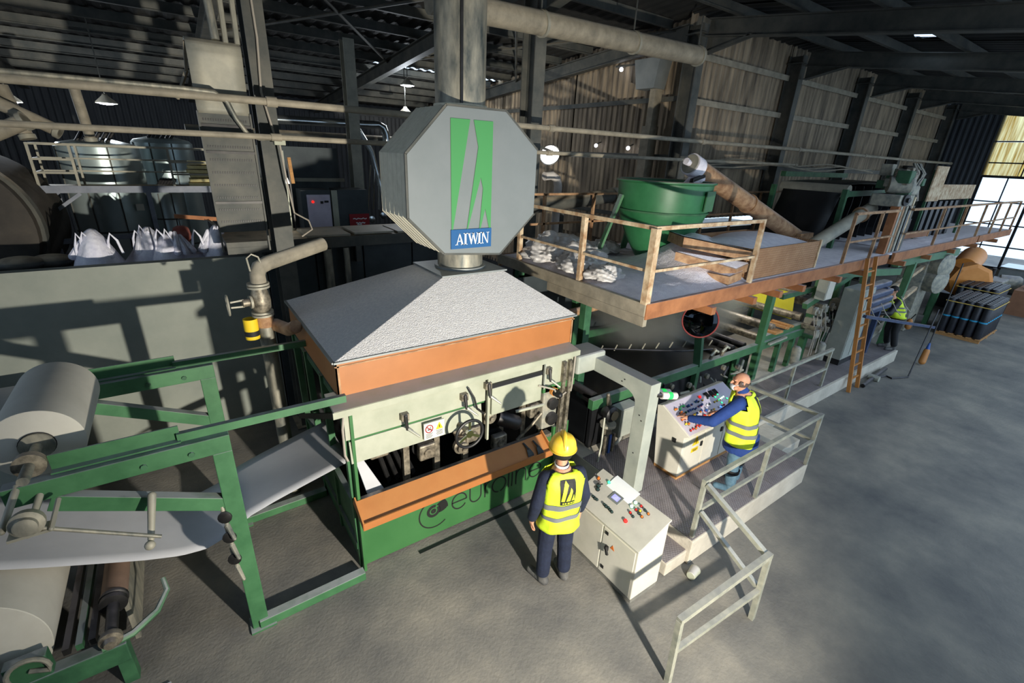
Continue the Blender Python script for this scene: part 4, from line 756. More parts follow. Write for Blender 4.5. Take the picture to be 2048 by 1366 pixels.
MB().path([hz+lk*(0.13*math.cos(a))+V(0, 0, 0.025+0.135*math.sin(a)) for a in [math.radians(d) for d in range(10, 171, 16)]], [0.012, 0.018, 0.022, 0.024, 0.025, 0.025, 0.025, 0.024, 0.022, 0.018, 0.012], 8).build('helmet_ridge', 'helmet', hl, smooth=80)
MB().lathe([(0.137, -0.008), (0.14, 0.004)], hz, (0, 0, 1), 32, cap=False).build('helmet_rim', 'helmet', hl, smooth=80, thick=0.006)
MB().lathe([(0.086, -0.085), (0.1, -0.05), (0.106, -0.015), (0.108, 0.02)], hz-lk*0.014, (0, 0, 1), 24, cap=False).build('hair', 'hair', p1, smooth=80, thick=0.006)
MB().lathe([(0.068, -0.135), (0.072, -0.105)], hc-lk*0.03, (0, 0, 1), 20, cap=False).build('white_collar', 'white_paint', p1, smooth=80, thick=0.006)
eyes(p1, hc, lk)
# ---- operator at the far console, bald, hand on the desk
zb = 0.348; ox, oy = 5.52, 2.44
p2 = thing('person', 'bald person in blue work jacket and hi-vis vest pressing buttons on the wide desk', 'person', (ox, oy, zb))
F2 = V(-0.30, 0.95, 0).normalized(); R2 = V(F2.y, -F2.x, 0)
def q2(a, b, z): return V(ox, oy, zb)+R2*a+F2*b+V(0, 0, z)
body = MB(); hc2 = q2(-0.02, 0.17, 1.52); lk2 = V(-0.62, 0.78, 0).normalized(); head(body, hc2, lk2)
body.capsule(q2(0, 0.1, 1.3), q2(0, 0, 0.95), 0.12, 0.11)
LW = q2(-0.30, 0.62, 0.93); LE = q2(-0.34, 0.33, 1.02); LSh = q2(-0.18, 0.11, 1.28); RE = q2(0.27, 0.12, 1.0); RW = q2(0.2, 0.36, 0.9); RSh = q2(0.18, 0.1, 1.28)
for sh, el, wr in ((LSh, LE, LW), (RSh, RE, RW)): body.capsule(sh, el, 0.05, 0.042); body.capsule(el, wr, 0.04, 0.028)
hand(body, LW, (LW-LE)+V(0, 0, 0.1), V(0, 0.1, -1), 0.4, 1); hand(body, RW, (RW-RE)+V(0, 0, 0.05), V(0, 0, -1), 0.5, -1)
for s in (-1, 1): body.capsule(q2(s*0.09, 0, 0.92), q2(s*0.12, 0.01, 0.48), 0.075, 0.055); body.capsule(q2(s*0.12, 0.01, 0.48), q2(s*0.15, -0.02, 0.1), 0.052, 0.04)
remesh(body.build('body', 'skin', p2, smooth=80), 0.008, 4)
ja = MB(); ja.ball(q2(0, 0.09, 1.24), (0.2, 0.15, 0.13)); ja.ball(q2(0, 0.04, 1.06), (0.185, 0.15, 0.2)); ja.ball(q2(0, 0.0, 0.86), (0.19, 0.16, 0.16)); ja.capsule(q2(-0.15, 0.1, 1.29), q2(0.15, 0.1, 1.29), 0.08); ja.capsule(q2(0, 0.11, 1.33), q2(0, 0.13, 1.4), 0.09, 0.075)
ja.lathe([(0.205, 0.58), (0.215, 0.62), (0.2, 0.85)], q2(0, 0, 0), (0, 0, 1), 20)
for sh, el, wr in ((LSh, LE, LW), (RSh, RE, RW)): ja.capsule(sh, el, 0.082, 0.072); ja.capsule(el, wr-(wr-el)*0.08, 0.07, 0.05)
remesh(ja.build('jacket', 'blue_work', p2, smooth=80), 0.012, 5)
je = MB()
for s in (-1, 1): je.capsule(q2(s*0.1, 0, 0.85), q2(s*0.13, 0.01, 0.48), 0.1, 0.085); je.capsule(q2(s*0.13, 0.01, 0.48), q2(s*0.155, -0.02, 0.16), 0.082, 0.072)
remesh(je.build('trousers', 'denim', p2, smooth=80), 0.012, 5)
for s in (-1, 1):
    MB().lathe([(0.088, 0), (0.09, 0.05)], q2(s*0.142, -0.005, 0.3), (0, 0, 1), 20, cap=False).build('trouser_band', 'sign_black', p2, smooth=80, thick=0.006)
    b = MB(); o = q2(s*0.155, -0.03, 0); d = (F2+R2*0.2*s).normalized(); b.capsule(o+V(0, 0, 0.1), o+V(0, 0, 0.06), 0.055); b.capsule(o+V(0, 0, 0.045), o+d*0.17+V(0, 0, 0.04), 0.045, 0.042); remesh(b.build('boot', 'denim', p2, smooth=80), 0.01, 3)
rg2 = [(0.72, 0.225, 0.19, 0.01), (0.8, 0.22, 0.188, 0.015), (0.95, 0.212, 0.178, 0.03), (1.1, 0.214, 0.178, 0.05), (1.22, 0.228, 0.17, 0.075), (1.32, 0.235, 0.145, 0.1), (1.37, 0.19, 0.12, 0.115), (1.385, 0.11, 0.105, 0.12)]
vo2, strip, mark = vest(p2, (ox, oy, zb), F2, rg2, 0.6); strip(0.2, 0.25); strip(0.33, 0.38); emblem(mark, math.pi-0.25, 0.63, 0.5, 0.36)
hb = MB()
for a in range(-150, 151, 10):
    t = math.radians(a); f2 = -lk2; r2 = V(f2.y, -f2.x, 0); 
    if abs(a) < 105: hb.ball(hc2+f2*(0.085*math.cos(t)-0.0)+r2*0.08*math.sin(t)+V(0, 0, 0.0), (0.022, 0.022, 0.045), 8, 6)
remesh(hb.build('hair', 'hair_short', p2, smooth=80), 0.008, 4)
MB().grid(lambda u, v: hc2+lk2*(0.07+0.045*math.cos((u-0.5)*2.6))+V(lk2.y, -lk2.x, 0)*(0.075*math.sin((u-0.5)*2.9))+V(0, 0, -0.03-0.07*v)-lk2*0.018*(v-0.5)**2*4, 12, 6).build('face_mask', 'mask', p2, smooth=80, recalc=False, thick=0.003)
for s in (-1, 1): MB().path([hc2+lk2*0.085+V(lk2.y, -lk2.x, 0)*s*0.068+V(0, 0, -0.05), hc2+lk2*0.03+V(lk2.y, -lk2.x, 0)*s*0.088+V(0, 0, -0.01), hc2-lk2*0.01+V(lk2.y, -lk2.x, 0)*s*0.098+V(0, 0, 0.02)], 0.003, 6).build('mask_strap', 'mask', p2, smooth=80)
eyes(p2, hc2, lk2)
# ---- third worker, far down the line, bent over the machine
zb = 0.306; ox, oy = 13.95, 3.36
p3 = thing('person', 'person in dark clothes and hi-vis vest bending over the blue machine far down the line', 'person', (ox, oy, zb))
F3 = V(-0.8, 0.6, 0).normalized(); R3 = V(F3.y, -F3.x, 0)
def q3(a, b, z): return V(ox, oy, zb)+R3*a+F3*b+V(0, 0, z)
body = MB(); hc3 = q3(0, 0.33, 1.47); head(body, hc3, F3); body.capsule(q3(0, 0.3, 1.25), q3(0, 0, 0.95), 0.12, 0.11)
for s in (-1, 1):
    body.capsule(q3(s*0.18, 0.27, 1.22), q3(s*0.24, 0.42, 0.98), 0.05, 0.04); body.capsule(q3(s*0.24, 0.42, 0.98), q3(s*0.2, 0.66, 0.95), 0.04, 0.028); hand(body, q3(s*0.2, 0.66, 0.95), F3, V(0, 0, -1), 0.4, 1)
    body.capsule(q3(s*0.09, 0, 0.92), q3(s*0.11, 0.03, 0.48), 0.075, 0.055); body.capsule(q3(s*0.11, 0.03, 0.48), q3(s*0.12, -0.05, 0.1), 0.052, 0.04)
remesh(body.build('body', 'skin', p3, smooth=80), 0.009, 4)
dk = MB(); dk.ball(q3(0, 0.24, 1.17), (0.2, 0.17, 0.15)); dk.ball(q3(0, 0.1, 1.02), (0.18, 0.16, 0.16)); dk.ball(q3(0, 0, 0.9), (0.17, 0.15, 0.14)); dk.capsule(q3(-0.15, 0.27, 1.23), q3(0.15, 0.27, 1.23), 0.08); dk.capsule(q3(0, 0.3, 1.26), q3(0, 0.35, 1.32), 0.08)
for s in (-1, 1):
    dk.capsule(q3(s*0.18, 0.27, 1.22), q3(s*0.24, 0.42, 0.98), 0.08, 0.07); dk.capsule(q3(s*0.24, 0.42, 0.98), q3(s*0.2, 0.63, 0.95), 0.066, 0.05)
    dk.capsule(q3(s*0.095, 0, 0.9), q3(s*0.115, 0.03, 0.48), 0.1, 0.085); dk.capsule(q3(s*0.115, 0.03, 0.48), q3(s*0.125, -0.05, 0.16), 0.082, 0.072)
remesh(dk.build('work_clothes', 'black', p3, smooth=80), 0.014, 5)
for s in (-1, 1):
    b = MB(); o = q3(s*0.125, -0.06, 0); b.capsule(o+V(0, 0, 0.1), o+V(0, 0, 0.06), 0.055); b.capsule(o+V(0, 0, 0.045), o+F3*0.17+V(0, 0, 0.04), 0.045, 0.042); remesh(b.build('boot', 'boot', p3, smooth=80), 0.012, 3)
rg3 = [(0.84, 0.215, 0.18, 0.05), (1.0, 0.21, 0.185, 0.12), (1.12, 0.215, 0.185, 0.2), (1.22, 0.225, 0.16, 0.26), (1.3, 0.18, 0.13, 0.3), (1.33, 0.11, 0.1, 0.31)]
vo3, strip, mark = vest(p3, (ox, oy, zb), F3, rg3, 0.6); strip(0.2, 0.26); strip(0.36, 0.42)
MB().ball(hc3+V(0, 0, 0.04)-F3*0.02, (0.092, 0.1, 0.085)).build('hair', 'hair', p3, smooth=80); eyes(p3, hc3, F3)
# ================================================================ unwinding frame with paper roll at the left
uf = thing('paper_unwinder', 'green welded steel frame carrying the paper roll left of the coating machine', 'frame', (-0.5, 4.7, 0))
def G(mb, n, m='green', par=uf, **k): return mb.build(n, m, par, **k)
for y in (3.95, 5.5):
    G(MB().bar((-1.3, y, 2.115), (0.02, y, 2.115), 0.1, 0.15), 'top_beam', bevel=0.006)
    G(MB().bar((-1.05, y+0.06, 2.255), (-0.3, y+0.06, 2.255), 0.012, 0.13), 'guard_strip'); G(MB().bar((-1.05, y+0.03, 2.2), (-0.3, y+0.03, 2.2), 0.06, 0.012), 'guard_flange')
    G(MB().bar((-0.05, y, 0), (-0.05, y, 2.04), 0.14, 0.1, (0, 1, 0)), 'post', bevel=0.006)
    G(MB().bar((-1.1, y, 2.0), (-0.11, y, 1.53), 0.09, 0.12), 'diagonal_brace', bevel=0.004)
    G(MB().bar((-0.32, y+0.05, 2.225), (0.98, y+0.03, 2.225), 0.05, 0.07), 'tie_bar')
    G(MB().box(-0.14, 0.08, y-0.1, y+0.1, 0.0, 0.02), 'foot_plate')
    for x in (-0.55, -0.25): G(MB().lathe([(0.022, 0), (0.022, 0.015)], (x, y-0.05, 2.1), (0, -1, 0), 8), 'bolt_head', 'green_dark')
G(MB().bar((-0.06, 3.92, 0.05), (0.98, 3.94, 0.05), 0.1, 0.1), 'skid', 'green', bevel=0.006); G(MB().bar((-0.06, 5.5, 0.05), (0.98, 5.52, 0.05), 0.1, 0.1), 'skid', 'green', bevel=0.006)
G(MB().bar((-0.06, 3.95, 0.4), (-0.06, 5.5, 0.4), 0.08, 0.08), 'cross_member', 'green')
# guide rod hung from the brace
G(MB().capsule((-0.55, 3.86, 1.86), (-0.6, 3.66, 1.62), 0.03, 0.022, 10), 'rod_arm', 'steel_pale', smooth=True); G(MB().ball((-0.61, 3.62, 1.6), 0.035), 'rod_clamp', 'steel_pale', smooth=True)
G(MB().tube((-1.12, 3.62, 2.03), (-0.53, 3.6, 1.66), 0.014, n=10), 'guide_rod', 'galv', smooth=True)
# handles and adjusters at the end of the beam
for dx, dz in ((-1.22, 2.18), (-1.12, 2.1)): G(MB().capsule((dx, 3.93, dz), (dx-0.06, 3.66, dz-0.14), 0.022, 0.02, 10), 'adjuster_bar', 'steel_pale', smooth=True)
G(MB().lathe([(0.085, 0), (0.09, 0.02), (0.09, 0.05), (0.06, 0.06), (0.06, 0.09), (0.03, 0.1)], (-1.15, 3.66, 2.07), (0, -1, 0.1), 18), 'bearing_housing', 'galv', smooth=True)
G(MB().box(-1.26, -1.05, 3.6, 3.7, 1.98, 2.0), 'bearing_foot', 'steel_pale'); G(MB().capsule((-1.02, 3.8, 2.08), (-1.05, 3.6, 2.0), 0.016, n=8), 'adjuster_bar', 'steel_pale', smooth=True)
# little valves on the post
for z in (1.42, 1.2, 0.95):
    v = G(MB().tube((-0.14, 3.92, z+0.1), (-0.13, 3.9, z-0.12), 0.018, n=10), 'valve_pipe', 'galv', smooth=True)
    MB().lathe([(0.03, 0), (0.055, 0.01), (0.055, 0.025), (0.03, 0.035)], (-0.13, 3.9, z), (-0.3, -1, 0.1), 12).build('valve_wheel', 'black_metal', v, smooth=True); MB().capsule((-0.13, 3.9, z-0.1), (-0.1, 3.82, z-0.2), 0.022, 0.015, 8).build('valve_spout', 'galv', v, smooth=True)
# paper roll and its shaft
r = thing('paper_roll', 'large white paper roll on a steel shaft, top left of the green frame', 'roll', (-1.14, 4.75, 2.28))
MB().lathe([(0.265, 0), (0.27, 0.004), (0.27, 0.97), (0.265, 0.974)], (-1.14, 4.27, 2.29), (0, 1, 0), 48).build('paper', 'paper_roll', r, smooth=True)
MB().lathe([(0.1, -0.03), (0.1, 0.0), (0.06, 0.001)], (-1.14, 4.27, 2.29), (0, 1, 0), 24).build('chuck', 'galv', r, smooth=True); MB().lathe([(0.105, -0.006), (0.105, 0.0)], (-1.14, 4.265, 2.29), (0, 1, 0), 24).build('core_ring', 'black_metal', r, smooth=True)
MB().tube((-1.14, 3.78, 2.29), (-1.14, 5.62, 2.29), 0.032, n=14).build('shaft', 'galv', r, smooth=True)
MB().lathe([(0.09, 0), (0.09, 0.05), (0.055, 0.055)], (-1.14, 4.02, 2.29), (0, -1, 0), 18).build('shaft_collar', 'grimy_metal', r, smooth=True)
# paper web running from the lower roll into the machine
prof = [(-3.3, 2.0), (-2.7, 1.74), (-2.3, 1.56), (-2.0, 1.42), (-1.7, 1.28), (-1.4, 1.14), (-1.1, 1.01), (-0.8, 0.88), (-0.55, 0.79), (-0.35, 0.76), (-0.15, 0.82), (0.04, 0.95), (0.3, 1.03), (0.6, 1.11), (1.06, 1.23)]
def wf(u, v):
    t = u*(len(prof)-1); i = min(int(t), len(prof)-2); k = t-i; return (prof[i][0]*(1-k)+prof[i+1][0]*k, 4.38+0.95*v, prof[i][1]*(1-k)+prof[i+1][1]*k+0.01*math.sin(v*5+u*9))
tag(MB().grid(wf, 48, 8).build('paper_web', 'paper', smooth=80, recalc=False, thick=0.003), 'wide white paper web sagging between the lower roll and the coating machine', 'paper web')
# lower unwinding stand in the dark corner
us = thing('unwind_stand', 'dark green roll stand with a brown idle roller in the dim lower left corner', 'machine', (-1.5, 4.7, 0))
def Q(mb, n, m, **k): return mb.build(n, m, us, **k)
for y in (4.0, 5.6):
    Q(MB().bar((-3.0, y, 0.36), (-1.0, y, 0.36), 0.12, 0.2), 'side_beam', 'green_dark', bevel=0.01); Q(MB().bar((-1.05, y, 0), (-1.05, y, 0.3), 0.1), 'leg', 'green_dark'); Q(MB().bar((-2.6, y, 0), (-2.6, y, 0.3), 0.1), 'leg', 'green_dark')
    Q(MB().box(-1.7, -1.45, y-0.05, y+0.05, 0.45, 0.66), 'bearing_plate', 'green_dark', bevel=0.01)
Q(MB().path([(-1.56, 3.94, 0.58)] + [(-1.56+0.12*math.cos(math.radians(a)), 3.92, 0.58+0.13*math.sin(math.radians(a))) for a in range(-20, 201, 20)], 0.018, 8), 'bearing_hook', 'galv', smooth=True)
ro = Q(MB().tube((-1.07, 4.34, 0.62), (-1.07, 5.5, 0.62), 0.095, n=20), 'idle_roller', 'brown_roller', smooth=True)
MB().lathe([(0.085, 0), (0.105, 0.015), (0.105, 0.04), (0.085, 0.05), (0.1, 0.06), (0.1, 0.1), (0.05, 0.115)], (-1.07, 4.36, 0.62), (0, -1, 0), 20).build('roller_hub', 'black_metal', ro, smooth=True); MB().tube((-1.07, 4.25, 0.62), (-1.07, 3.9, 0.6), 0.045, n=14).build('roller_shaft', 'black_metal', ro, smooth=True)
MB().lathe([(0.075, 0), (0.08, 0.02), (0.08, 0.05), (0.05, 0.06), (0.04, 0.1)], (-1.07, 3.94, 0.6), (0, -1, 0), 16).build('roller_bearing', 'grimy_metal', ro, smooth=True)
for x in (-1.36, -1.28, -1.2): Q(MB().bar((x, 4.0, 0.56), (x, 5.6, 0.56), 0.045, 0.06), 'cross_bar', 'black_metal' if x != -1.28 else 'green_dark')
Q(MB().path([(-1.15, 3.94, 0.5), (-0.95, 3.98, 0.5), (-0.78, 4.1, 0.52), (-0.7, 4.26, 0.56), (-0.72, 4.36, 0.62)], [0.03, 0.03, 0.028, 0.024, 0.02], 8), 'curved_lever', 'green', smooth=True)
Q(MB().box(-1.02, -0.98, 4.3, 5.6, 0.1, 0.62), 'shield_plate', 'galv')
r = thing('paper_roll', 'big pale paper roll low at the left edge under the sagging web', 'roll', (-1.95, 4.8, 0.75))
MB().lathe([(0.515, 0), (0.52, 0.005), (0.52, 1.2), (0.515, 1.205)], (-1.95, 4.13, 0.70), (0, 1, 0), 56).build('paper', 'paper_roll', r, smooth=True); MB().tube((-1.95, 3.85, 0.70), (-1.95, 5.6, 0.70), 0.05).build('shaft', 'black_metal', r, smooth=True); MB().lathe([(0.11, -0.02), (0.11, 0.0)], (-1.95, 4.13, 0.70), (0, 1, 0), 20).build('chuck', 'black_metal', r, smooth=True)
tag(MB().box(-0.86, -0.78, 3.72, 3.76, 0, 0.02).build('paper_scrap', 'paper'), 'small scrap of white paper on the floor by the unwinding stand', 'paper')
# white machine casing behind the roll
t = thing('machine_casing', 'pale machine casing with an oval opening behind the paper roll', 'machine', (-2.3, 7.0, 0))
MB().box(-3.1, -1.75, 6.6, 7.5, 0, 1.55).build('casing', 'pale_grey_paint', t, bevel=0.03); MB().lathe([(0.1, 0), (0.1, 0.02)], (-2.0, 6.6, 1.35), (0, -1, 0), 20).build('opening', 'black', t)
# ================================================================ steam pipe with gate valve behind the hood
t = thing('steam_pipe', 'grimy pipe with flanged hand wheel valve left of the hood', 'pipe', (0.76, 7.0, 0))
MB().tube((0.76, 7.0, -0.9), (0.74, 7.0, 2.0), 0.1, n=18).build('lower_pipe', 'galv', t, smooth=True); MB().tube((0.74, 7.0, 2.0), (0.74, 7.0, 2.16), 0.11, n=18).build('lagging', 'rust', t, smooth=True)
for z in (2.16, 2.2, 2.56, 2.6): MB().lathe([(0.14, 0), (0.14, 0.028)], (0.73, 7.0, z), (0, 0, 1), 20).build('flange', 'steel_pale', t, smooth=True)
vb = MB().lathe([(0.09, 0), (0.12, 0.08), (0.13, 0.18), (0.11, 0.28), (0.09, 0.36)], (0.73, 7.0, 2.2), (0, 0, 1), 18).build('valve_body', 'grimy_metal', t, smooth=True)
MB().tube((0.66, 6.98, 2.38), (0.5, 6.95, 2.38), 0.055, n=12).build('bonnet', 'grimy_metal', vb, smooth=True); MB().lathe([(0.09, 0), (0.09, 0.03)], (0.62, 6.97, 2.38), (-1, -0.15, 0), 14).build('bonnet_flange', 'steel_pale', vb, smooth=True)
for dz in (-0.045, 0.045): MB().bar((0.52, 6.95, 2.38+dz), (0.36, 6.93, 2.38+dz*0.8), 0.022).build('yoke', 'steel_pale', vb)
n = 20; MB().path([(0.33, 6.93+0.13*math.cos(2*math.pi*k/n), 2.38+0.13*math.sin(2*math.pi*k/n)) for k in range(n+1)], 0.014, 8).build('valve_wheel', 'steel_pale', vb, smooth=True)
for k in range(3): a = 2.1*k; MB().bar((0.33, 6.93, 2.38), (0.33, 6.93+0.13*math.cos(a), 2.38+0.13*math.sin(a)), 0.016).build('wheel_spoke', 'steel_pale', vb)
MB().path([(0.74, 7.0, 2.62), (0.74, 7.0, 2.74), (0.78, 7.05, 2.82), (0.9, 7.12, 2.86), (1.75, 7.5, 3.0)], 0.1, 16).build('upper_pipe', 'pipe_dusty', t, smooth=True)
MB().path([(0.66, 6.98, 2.8), (0.64, 6.95, 2.98), (0.7, 6.95, 3.03), (0.78, 6.98, 2.98), (0.8, 7.0, 2.9)], 0.012, 6).build('bleed_tube', 'steel_pale', t, smooth=True)
MB().path([(0.86, 7.0, 2.0), (0.98, 6.7, 2.0), (1.05, 6.5, 2.1)], 0.09, 12).build('branch_pipe', 'rust', t, smooth=True)
t.scale = (0.83, 0.83, 0.83); t.location = (0.63, 5.81, 0.75)      # four inch pipe, smaller than first drawn
t = thing('yellow_can', 'yellow and black tin can hanging beside the valve pipe', 'can', (0.47, 5.77, 2.3)); MB().lathe([(0.075, 0), (0.075, 0.24), (0.065, 0.24), (0.065, 0.02)], (0.46, 5.76, 2.3), (0, 0, 1), 18).build('can_body', 'yellow_sign', t, smooth=True); MB().lathe([(0.077, 0.04), (0.077, 0.1)], (0.46, 5.76, 2.3), (0, 0, 1), 18, cap=False).build('can_band', 'sign_black', t, smooth=True); MB().path([(0.5, 5.77, 2.55), (0.55, 5.79, 2.62), (0.6, 5.8, 2.58)], 0.006, 6).build('wire', 'black_metal', t)
# ================================================================ upper platform
pf = thing('work_platform', 'orange edged steel platform high above the line, covered in grey powder', 'platform', (8, 5.3, 2.4))
def K(mb, n, m, **k): return mb.build(n, m, pf, **k)
Z = 2.7
for a, b in ((4.72, 7.2), (7.2, 10.0), (10.0, 12.75), (12.75, 16.5), (16.5, 20.3), (20.3, 24.1)): K(MB().box(a, b-0.01, 3.66, 7.0, Z-0.03, Z), 'deck_plate', 'powder')
for a, b in ((4.68, 12.75), (13.1, 19.9), (20.05, 24.2)): K(MB().box(a, b, 3.6, 3.66, Z-0.2, Z+0.012), 'front_channel', 'rust_orange', bevel=0.006)
K(MB().box(4.68, 24.1, 7.0, 7.05, Z-0.2, Z+0.01), 'rear_channel', 'rust'); K(MB().box(4.66, 4.72, 3.62, 7.05, Z-0.16, Z+0.012), 'end_channel', 'pipe_dusty', bevel=0.004); K(MB().box(4.67, 4.74, 3.62, 5.6, Z-0.3, Z-0.165), 'end_channel', 'pipe_dusty', bevel=0.004)
for x in (6.05, 7.15, 7.95, 8.75, 10.2, 11.4, 13.6, 15.4, 17.4, 19.6, 22): K(MB().box(x-0.05, x+0.05, 3.5, 7.0, Z-0.31, Z-0.2), 'joist', 'rust_orange')
pl_ = [(4.70, 3.66, 'rail_pale', 0.09), (7.1, 3.64, 'rail_pale', 0.06), (10.4, 3.64, 'rust', 0.05), (11.7, 3.64, 'rust', 0.05), (15.7, 3.64, 'rust', 0.05), (17.6, 3.64, 'rust', 0.05), (19.6, 3.64, 'rust', 0.05), (21.2, 3.64, 'rust', 0.05), (22.6, 3.64, 'rust', 0.05), (24.0, 3.64, 'rust', 0.05)]
for x, y, m, w_ in pl_: K(MB().box(x-w_/2, x+w_/2, y-w_/2, y+w_/2, Z, Z+0.95), 'rail_post', m)
for y in (4.92, 6.45): K(MB().box(4.68, 4.75, y-0.035, y+0.035, Z, Z+0.95), 'rail_post', 'rail_pale')
for z in (0.95, 0.42):
    wd_ = 0.05 if z > 0.5 else 0.035
    K(MB().bar((4.68, 3.66, Z+z), (7.14, 3.64, Z+z), wd_), 'hand_rail', 'rail_pale'); K(MB().bar((4.71, 3.66, Z+z), (4.71, 7.0, Z+z), wd_), 'hand_rail', 'rail_pale')
    K(MB().bar((10.38, 3.64, Z+z), (12.6, 3.64, Z+z), wd_), 'hand_rail', 'rust'); K(MB().bar((13.4, 3.64, Z+z), (24.0, 3.64, Z+z), wd_), 'hand_rail', 'rust')
    K(MB().bar((5.3, 6.95, Z+z+0.1), (24, 6.95, Z+z+0.1), 0.04), 'hand_rail', 'rust')
for k in range(15): K(MB().box(5.6+1.25*k-0.025, 5.6+1.25*k+0.025, 6.93, 6.98, Z, Z+1.05), 'rail_post', 'rust')
# supporting posts
for x, y in ((4.75, 4.75), (4.85, 6.6), (9.0, 4.12), (10.95, 4.12), (13.4, 4.12), (16.5, 4.12), (20, 4.12), (9.0, 6.6), (13.4, 6.6), (20, 6.6)): K(MB().bar((x, y, 0.0), (x, y, Z-0.2), 0.13, 0.12), 'support_post', 'green' if x > 5 else 'green_dark', bevel=0.004)
# powder heaps
def hz_(x, y):
    h = 0.5*math.exp(-((x-6.95)**2/0.40+(y-4.5)**2/0.30)) + 0.10*math.exp(-((x-5.2)**2/0.5+(y-6.0)**2/1.2)) + 0.05*math.exp(-((x-5.4)**2/0.9+(y-4.4)**2/0.4)) + 0.45*math.exp(-((x-7.7)**2/1.2+(y-5.1)**2/0.25))
    e = min(1, (y-3.68)/0.35, (x-4.76)/0.25, (6.95-y)/0.2, (9.6-x)/0.4); return Z+0.004+max(0, e)*(h+0.015+0.012*math.sin(9*x+4*y)*math.sin(7*y-3*x)+0.006*math.sin(31*x+13*y)*math.sin(27*y))
o = MB().grid(lambda u, v: (4.76+4.84*u, 3.68+3.27*v, hz_(4.76+4.84*u, 3.68+3.27*v)), 120, 80).build('powder_heap', 'powder', smooth=80, recalc=False); tag(o, 'heaped grey mineral powder spilled over the platform deck under the hopper', 'powder'); o['kind'] = 'stuff'
o = MB().grid(lambda u, v: (13.8+5*u, 3.8+2.4*v, Z+0.005+0.14*math.exp(-((u-0.5)**2+(v-0.5)**2)/0.09)*(1+0.2*math.sin(u*40)*math.sin(v*21))), 40, 24).build('powder_heap', 'powder', smooth=80, recalc=False); tag(o, 'low drift of lilac grey powder on the platform beyond the drive head', 'powder'); o['kind'] = 'stuff'
# hopper
hp = thing('powder_hopper', 'large round green powder hopper standing on the platform', 'hopper', (6.98, 5.4, Z))
MB().lathe([(0.3, 2.72), (0.34, 2.78), (0.55, 3.12), (0.72, 3.5), (0.76, 3.62), (0.79, 4.06), (0.83, 4.08), (0.83, 4.1), (0.77, 4.1), (0.74, 3.62), (0.6, 3.5)], (6.98, 5.4, 0), (0, 0, 1), 48, cap=False).build('shell', 'hopper_green', hp, smooth=50)
MB().lathe([(0.0, 3.94), (0.76, 3.9)], (6.98, 5.4, 0), (0, 0, 1), 40, cap=False).build('powder_fill', 'powder', hp, smooth=80, recalc=False); MB().lathe([(0.775, 3.6), (0.785, 3.63)], (6.98, 5.4, 0), (0, 0, 1), 48, cap=False).build('seam_band', 'green_dark', hp, smooth=80)
MB().path([(6.98+0.8*math.cos(a), 5.4+0.8*math.sin(a), 4.09) for a in [2*math.pi*k/40 for k in range(41)]], 0.022, 8).build('rim', 'steel_pale', hp, smooth=80)
for a in (2.75, 1.25, 0.35): MB().bar((6.98+0.78*math.cos(a), 5.4+0.78*math.sin(a), 3.85), (6.98+1.15*math.cos(a), 5.4+1.15*math.sin(a), Z), 0.12, 0.04).build('leg', 'green', hp)
MB().box(6.84, 7.12, 5.26, 5.54, Z, 2.82).build('outlet', 'green_dark', hp)
MB().hexa([(7.0+0.0, 4.58, 3.66), (7.35, 4.66, 3.66), (7.35, 4.68, 3.66), (7.0, 4.6, 3.66), (7.0, 4.57, 3.98), (7.35, 4.65, 3.98), (7.35, 4.67, 3.98), (7.0, 4.59, 3.98)]).build('patch_plate', 'green', hp)
# screw conveyor
sc_ = thing('screw_conveyor', 'rusty inclined screw conveyor tube feeding the green hopper', 'conveyor', (11.2, 5.1, Z))
A_ = V(7.5, 5.3, 4.36); B_ = V(11.5, 5.1, 2.95); D_ = (B_-A_).normalized()
MB().tube(A_, B_, 0.165, n=24).build('tube', 'rust', sc_, smooth=True); MB().tube(A_-D_*0.06, A_+D_*0.16, 0.185, n=24).build('end_collar', 'powder', sc_, smooth=True); MB().tube(A_-D_*0.08, A_-D_*0.05, 0.16, n=24).build('end_cap', 'steel_pale', sc_, smooth=True)
MB().lathe([(0.05, 0), (0.06, 0.1)], A_-D_*0.09, D_*-1, 12).build('shaft_end', 'powder', sc_, smooth=True); MB().tube(A_+D_*0.25+V(0, 0, -0.1), (7.45, 5.3, 4.0), 0.13, 0.1, n=16).build('discharge_spout', 'powder', sc_, smooth=True); MB().path([A_+D_*0.2+V(0, -0.12, -0.1), V(7.35, 5.15, 4.12), V(7.3, 5.12, 4.02)], 0.04, 8).build('sleeve', 'rubber', sc_, smooth=True)
MB().tube(A_+D_*2.0, A_+D_*2.04, 0.19, n=24).build('joint_flange', 'rust', sc_, smooth=True); MB().box(11.2, 11.8, 4.85, 5.35, Z, 3.05).build('feed_box', 'rust', sc_)
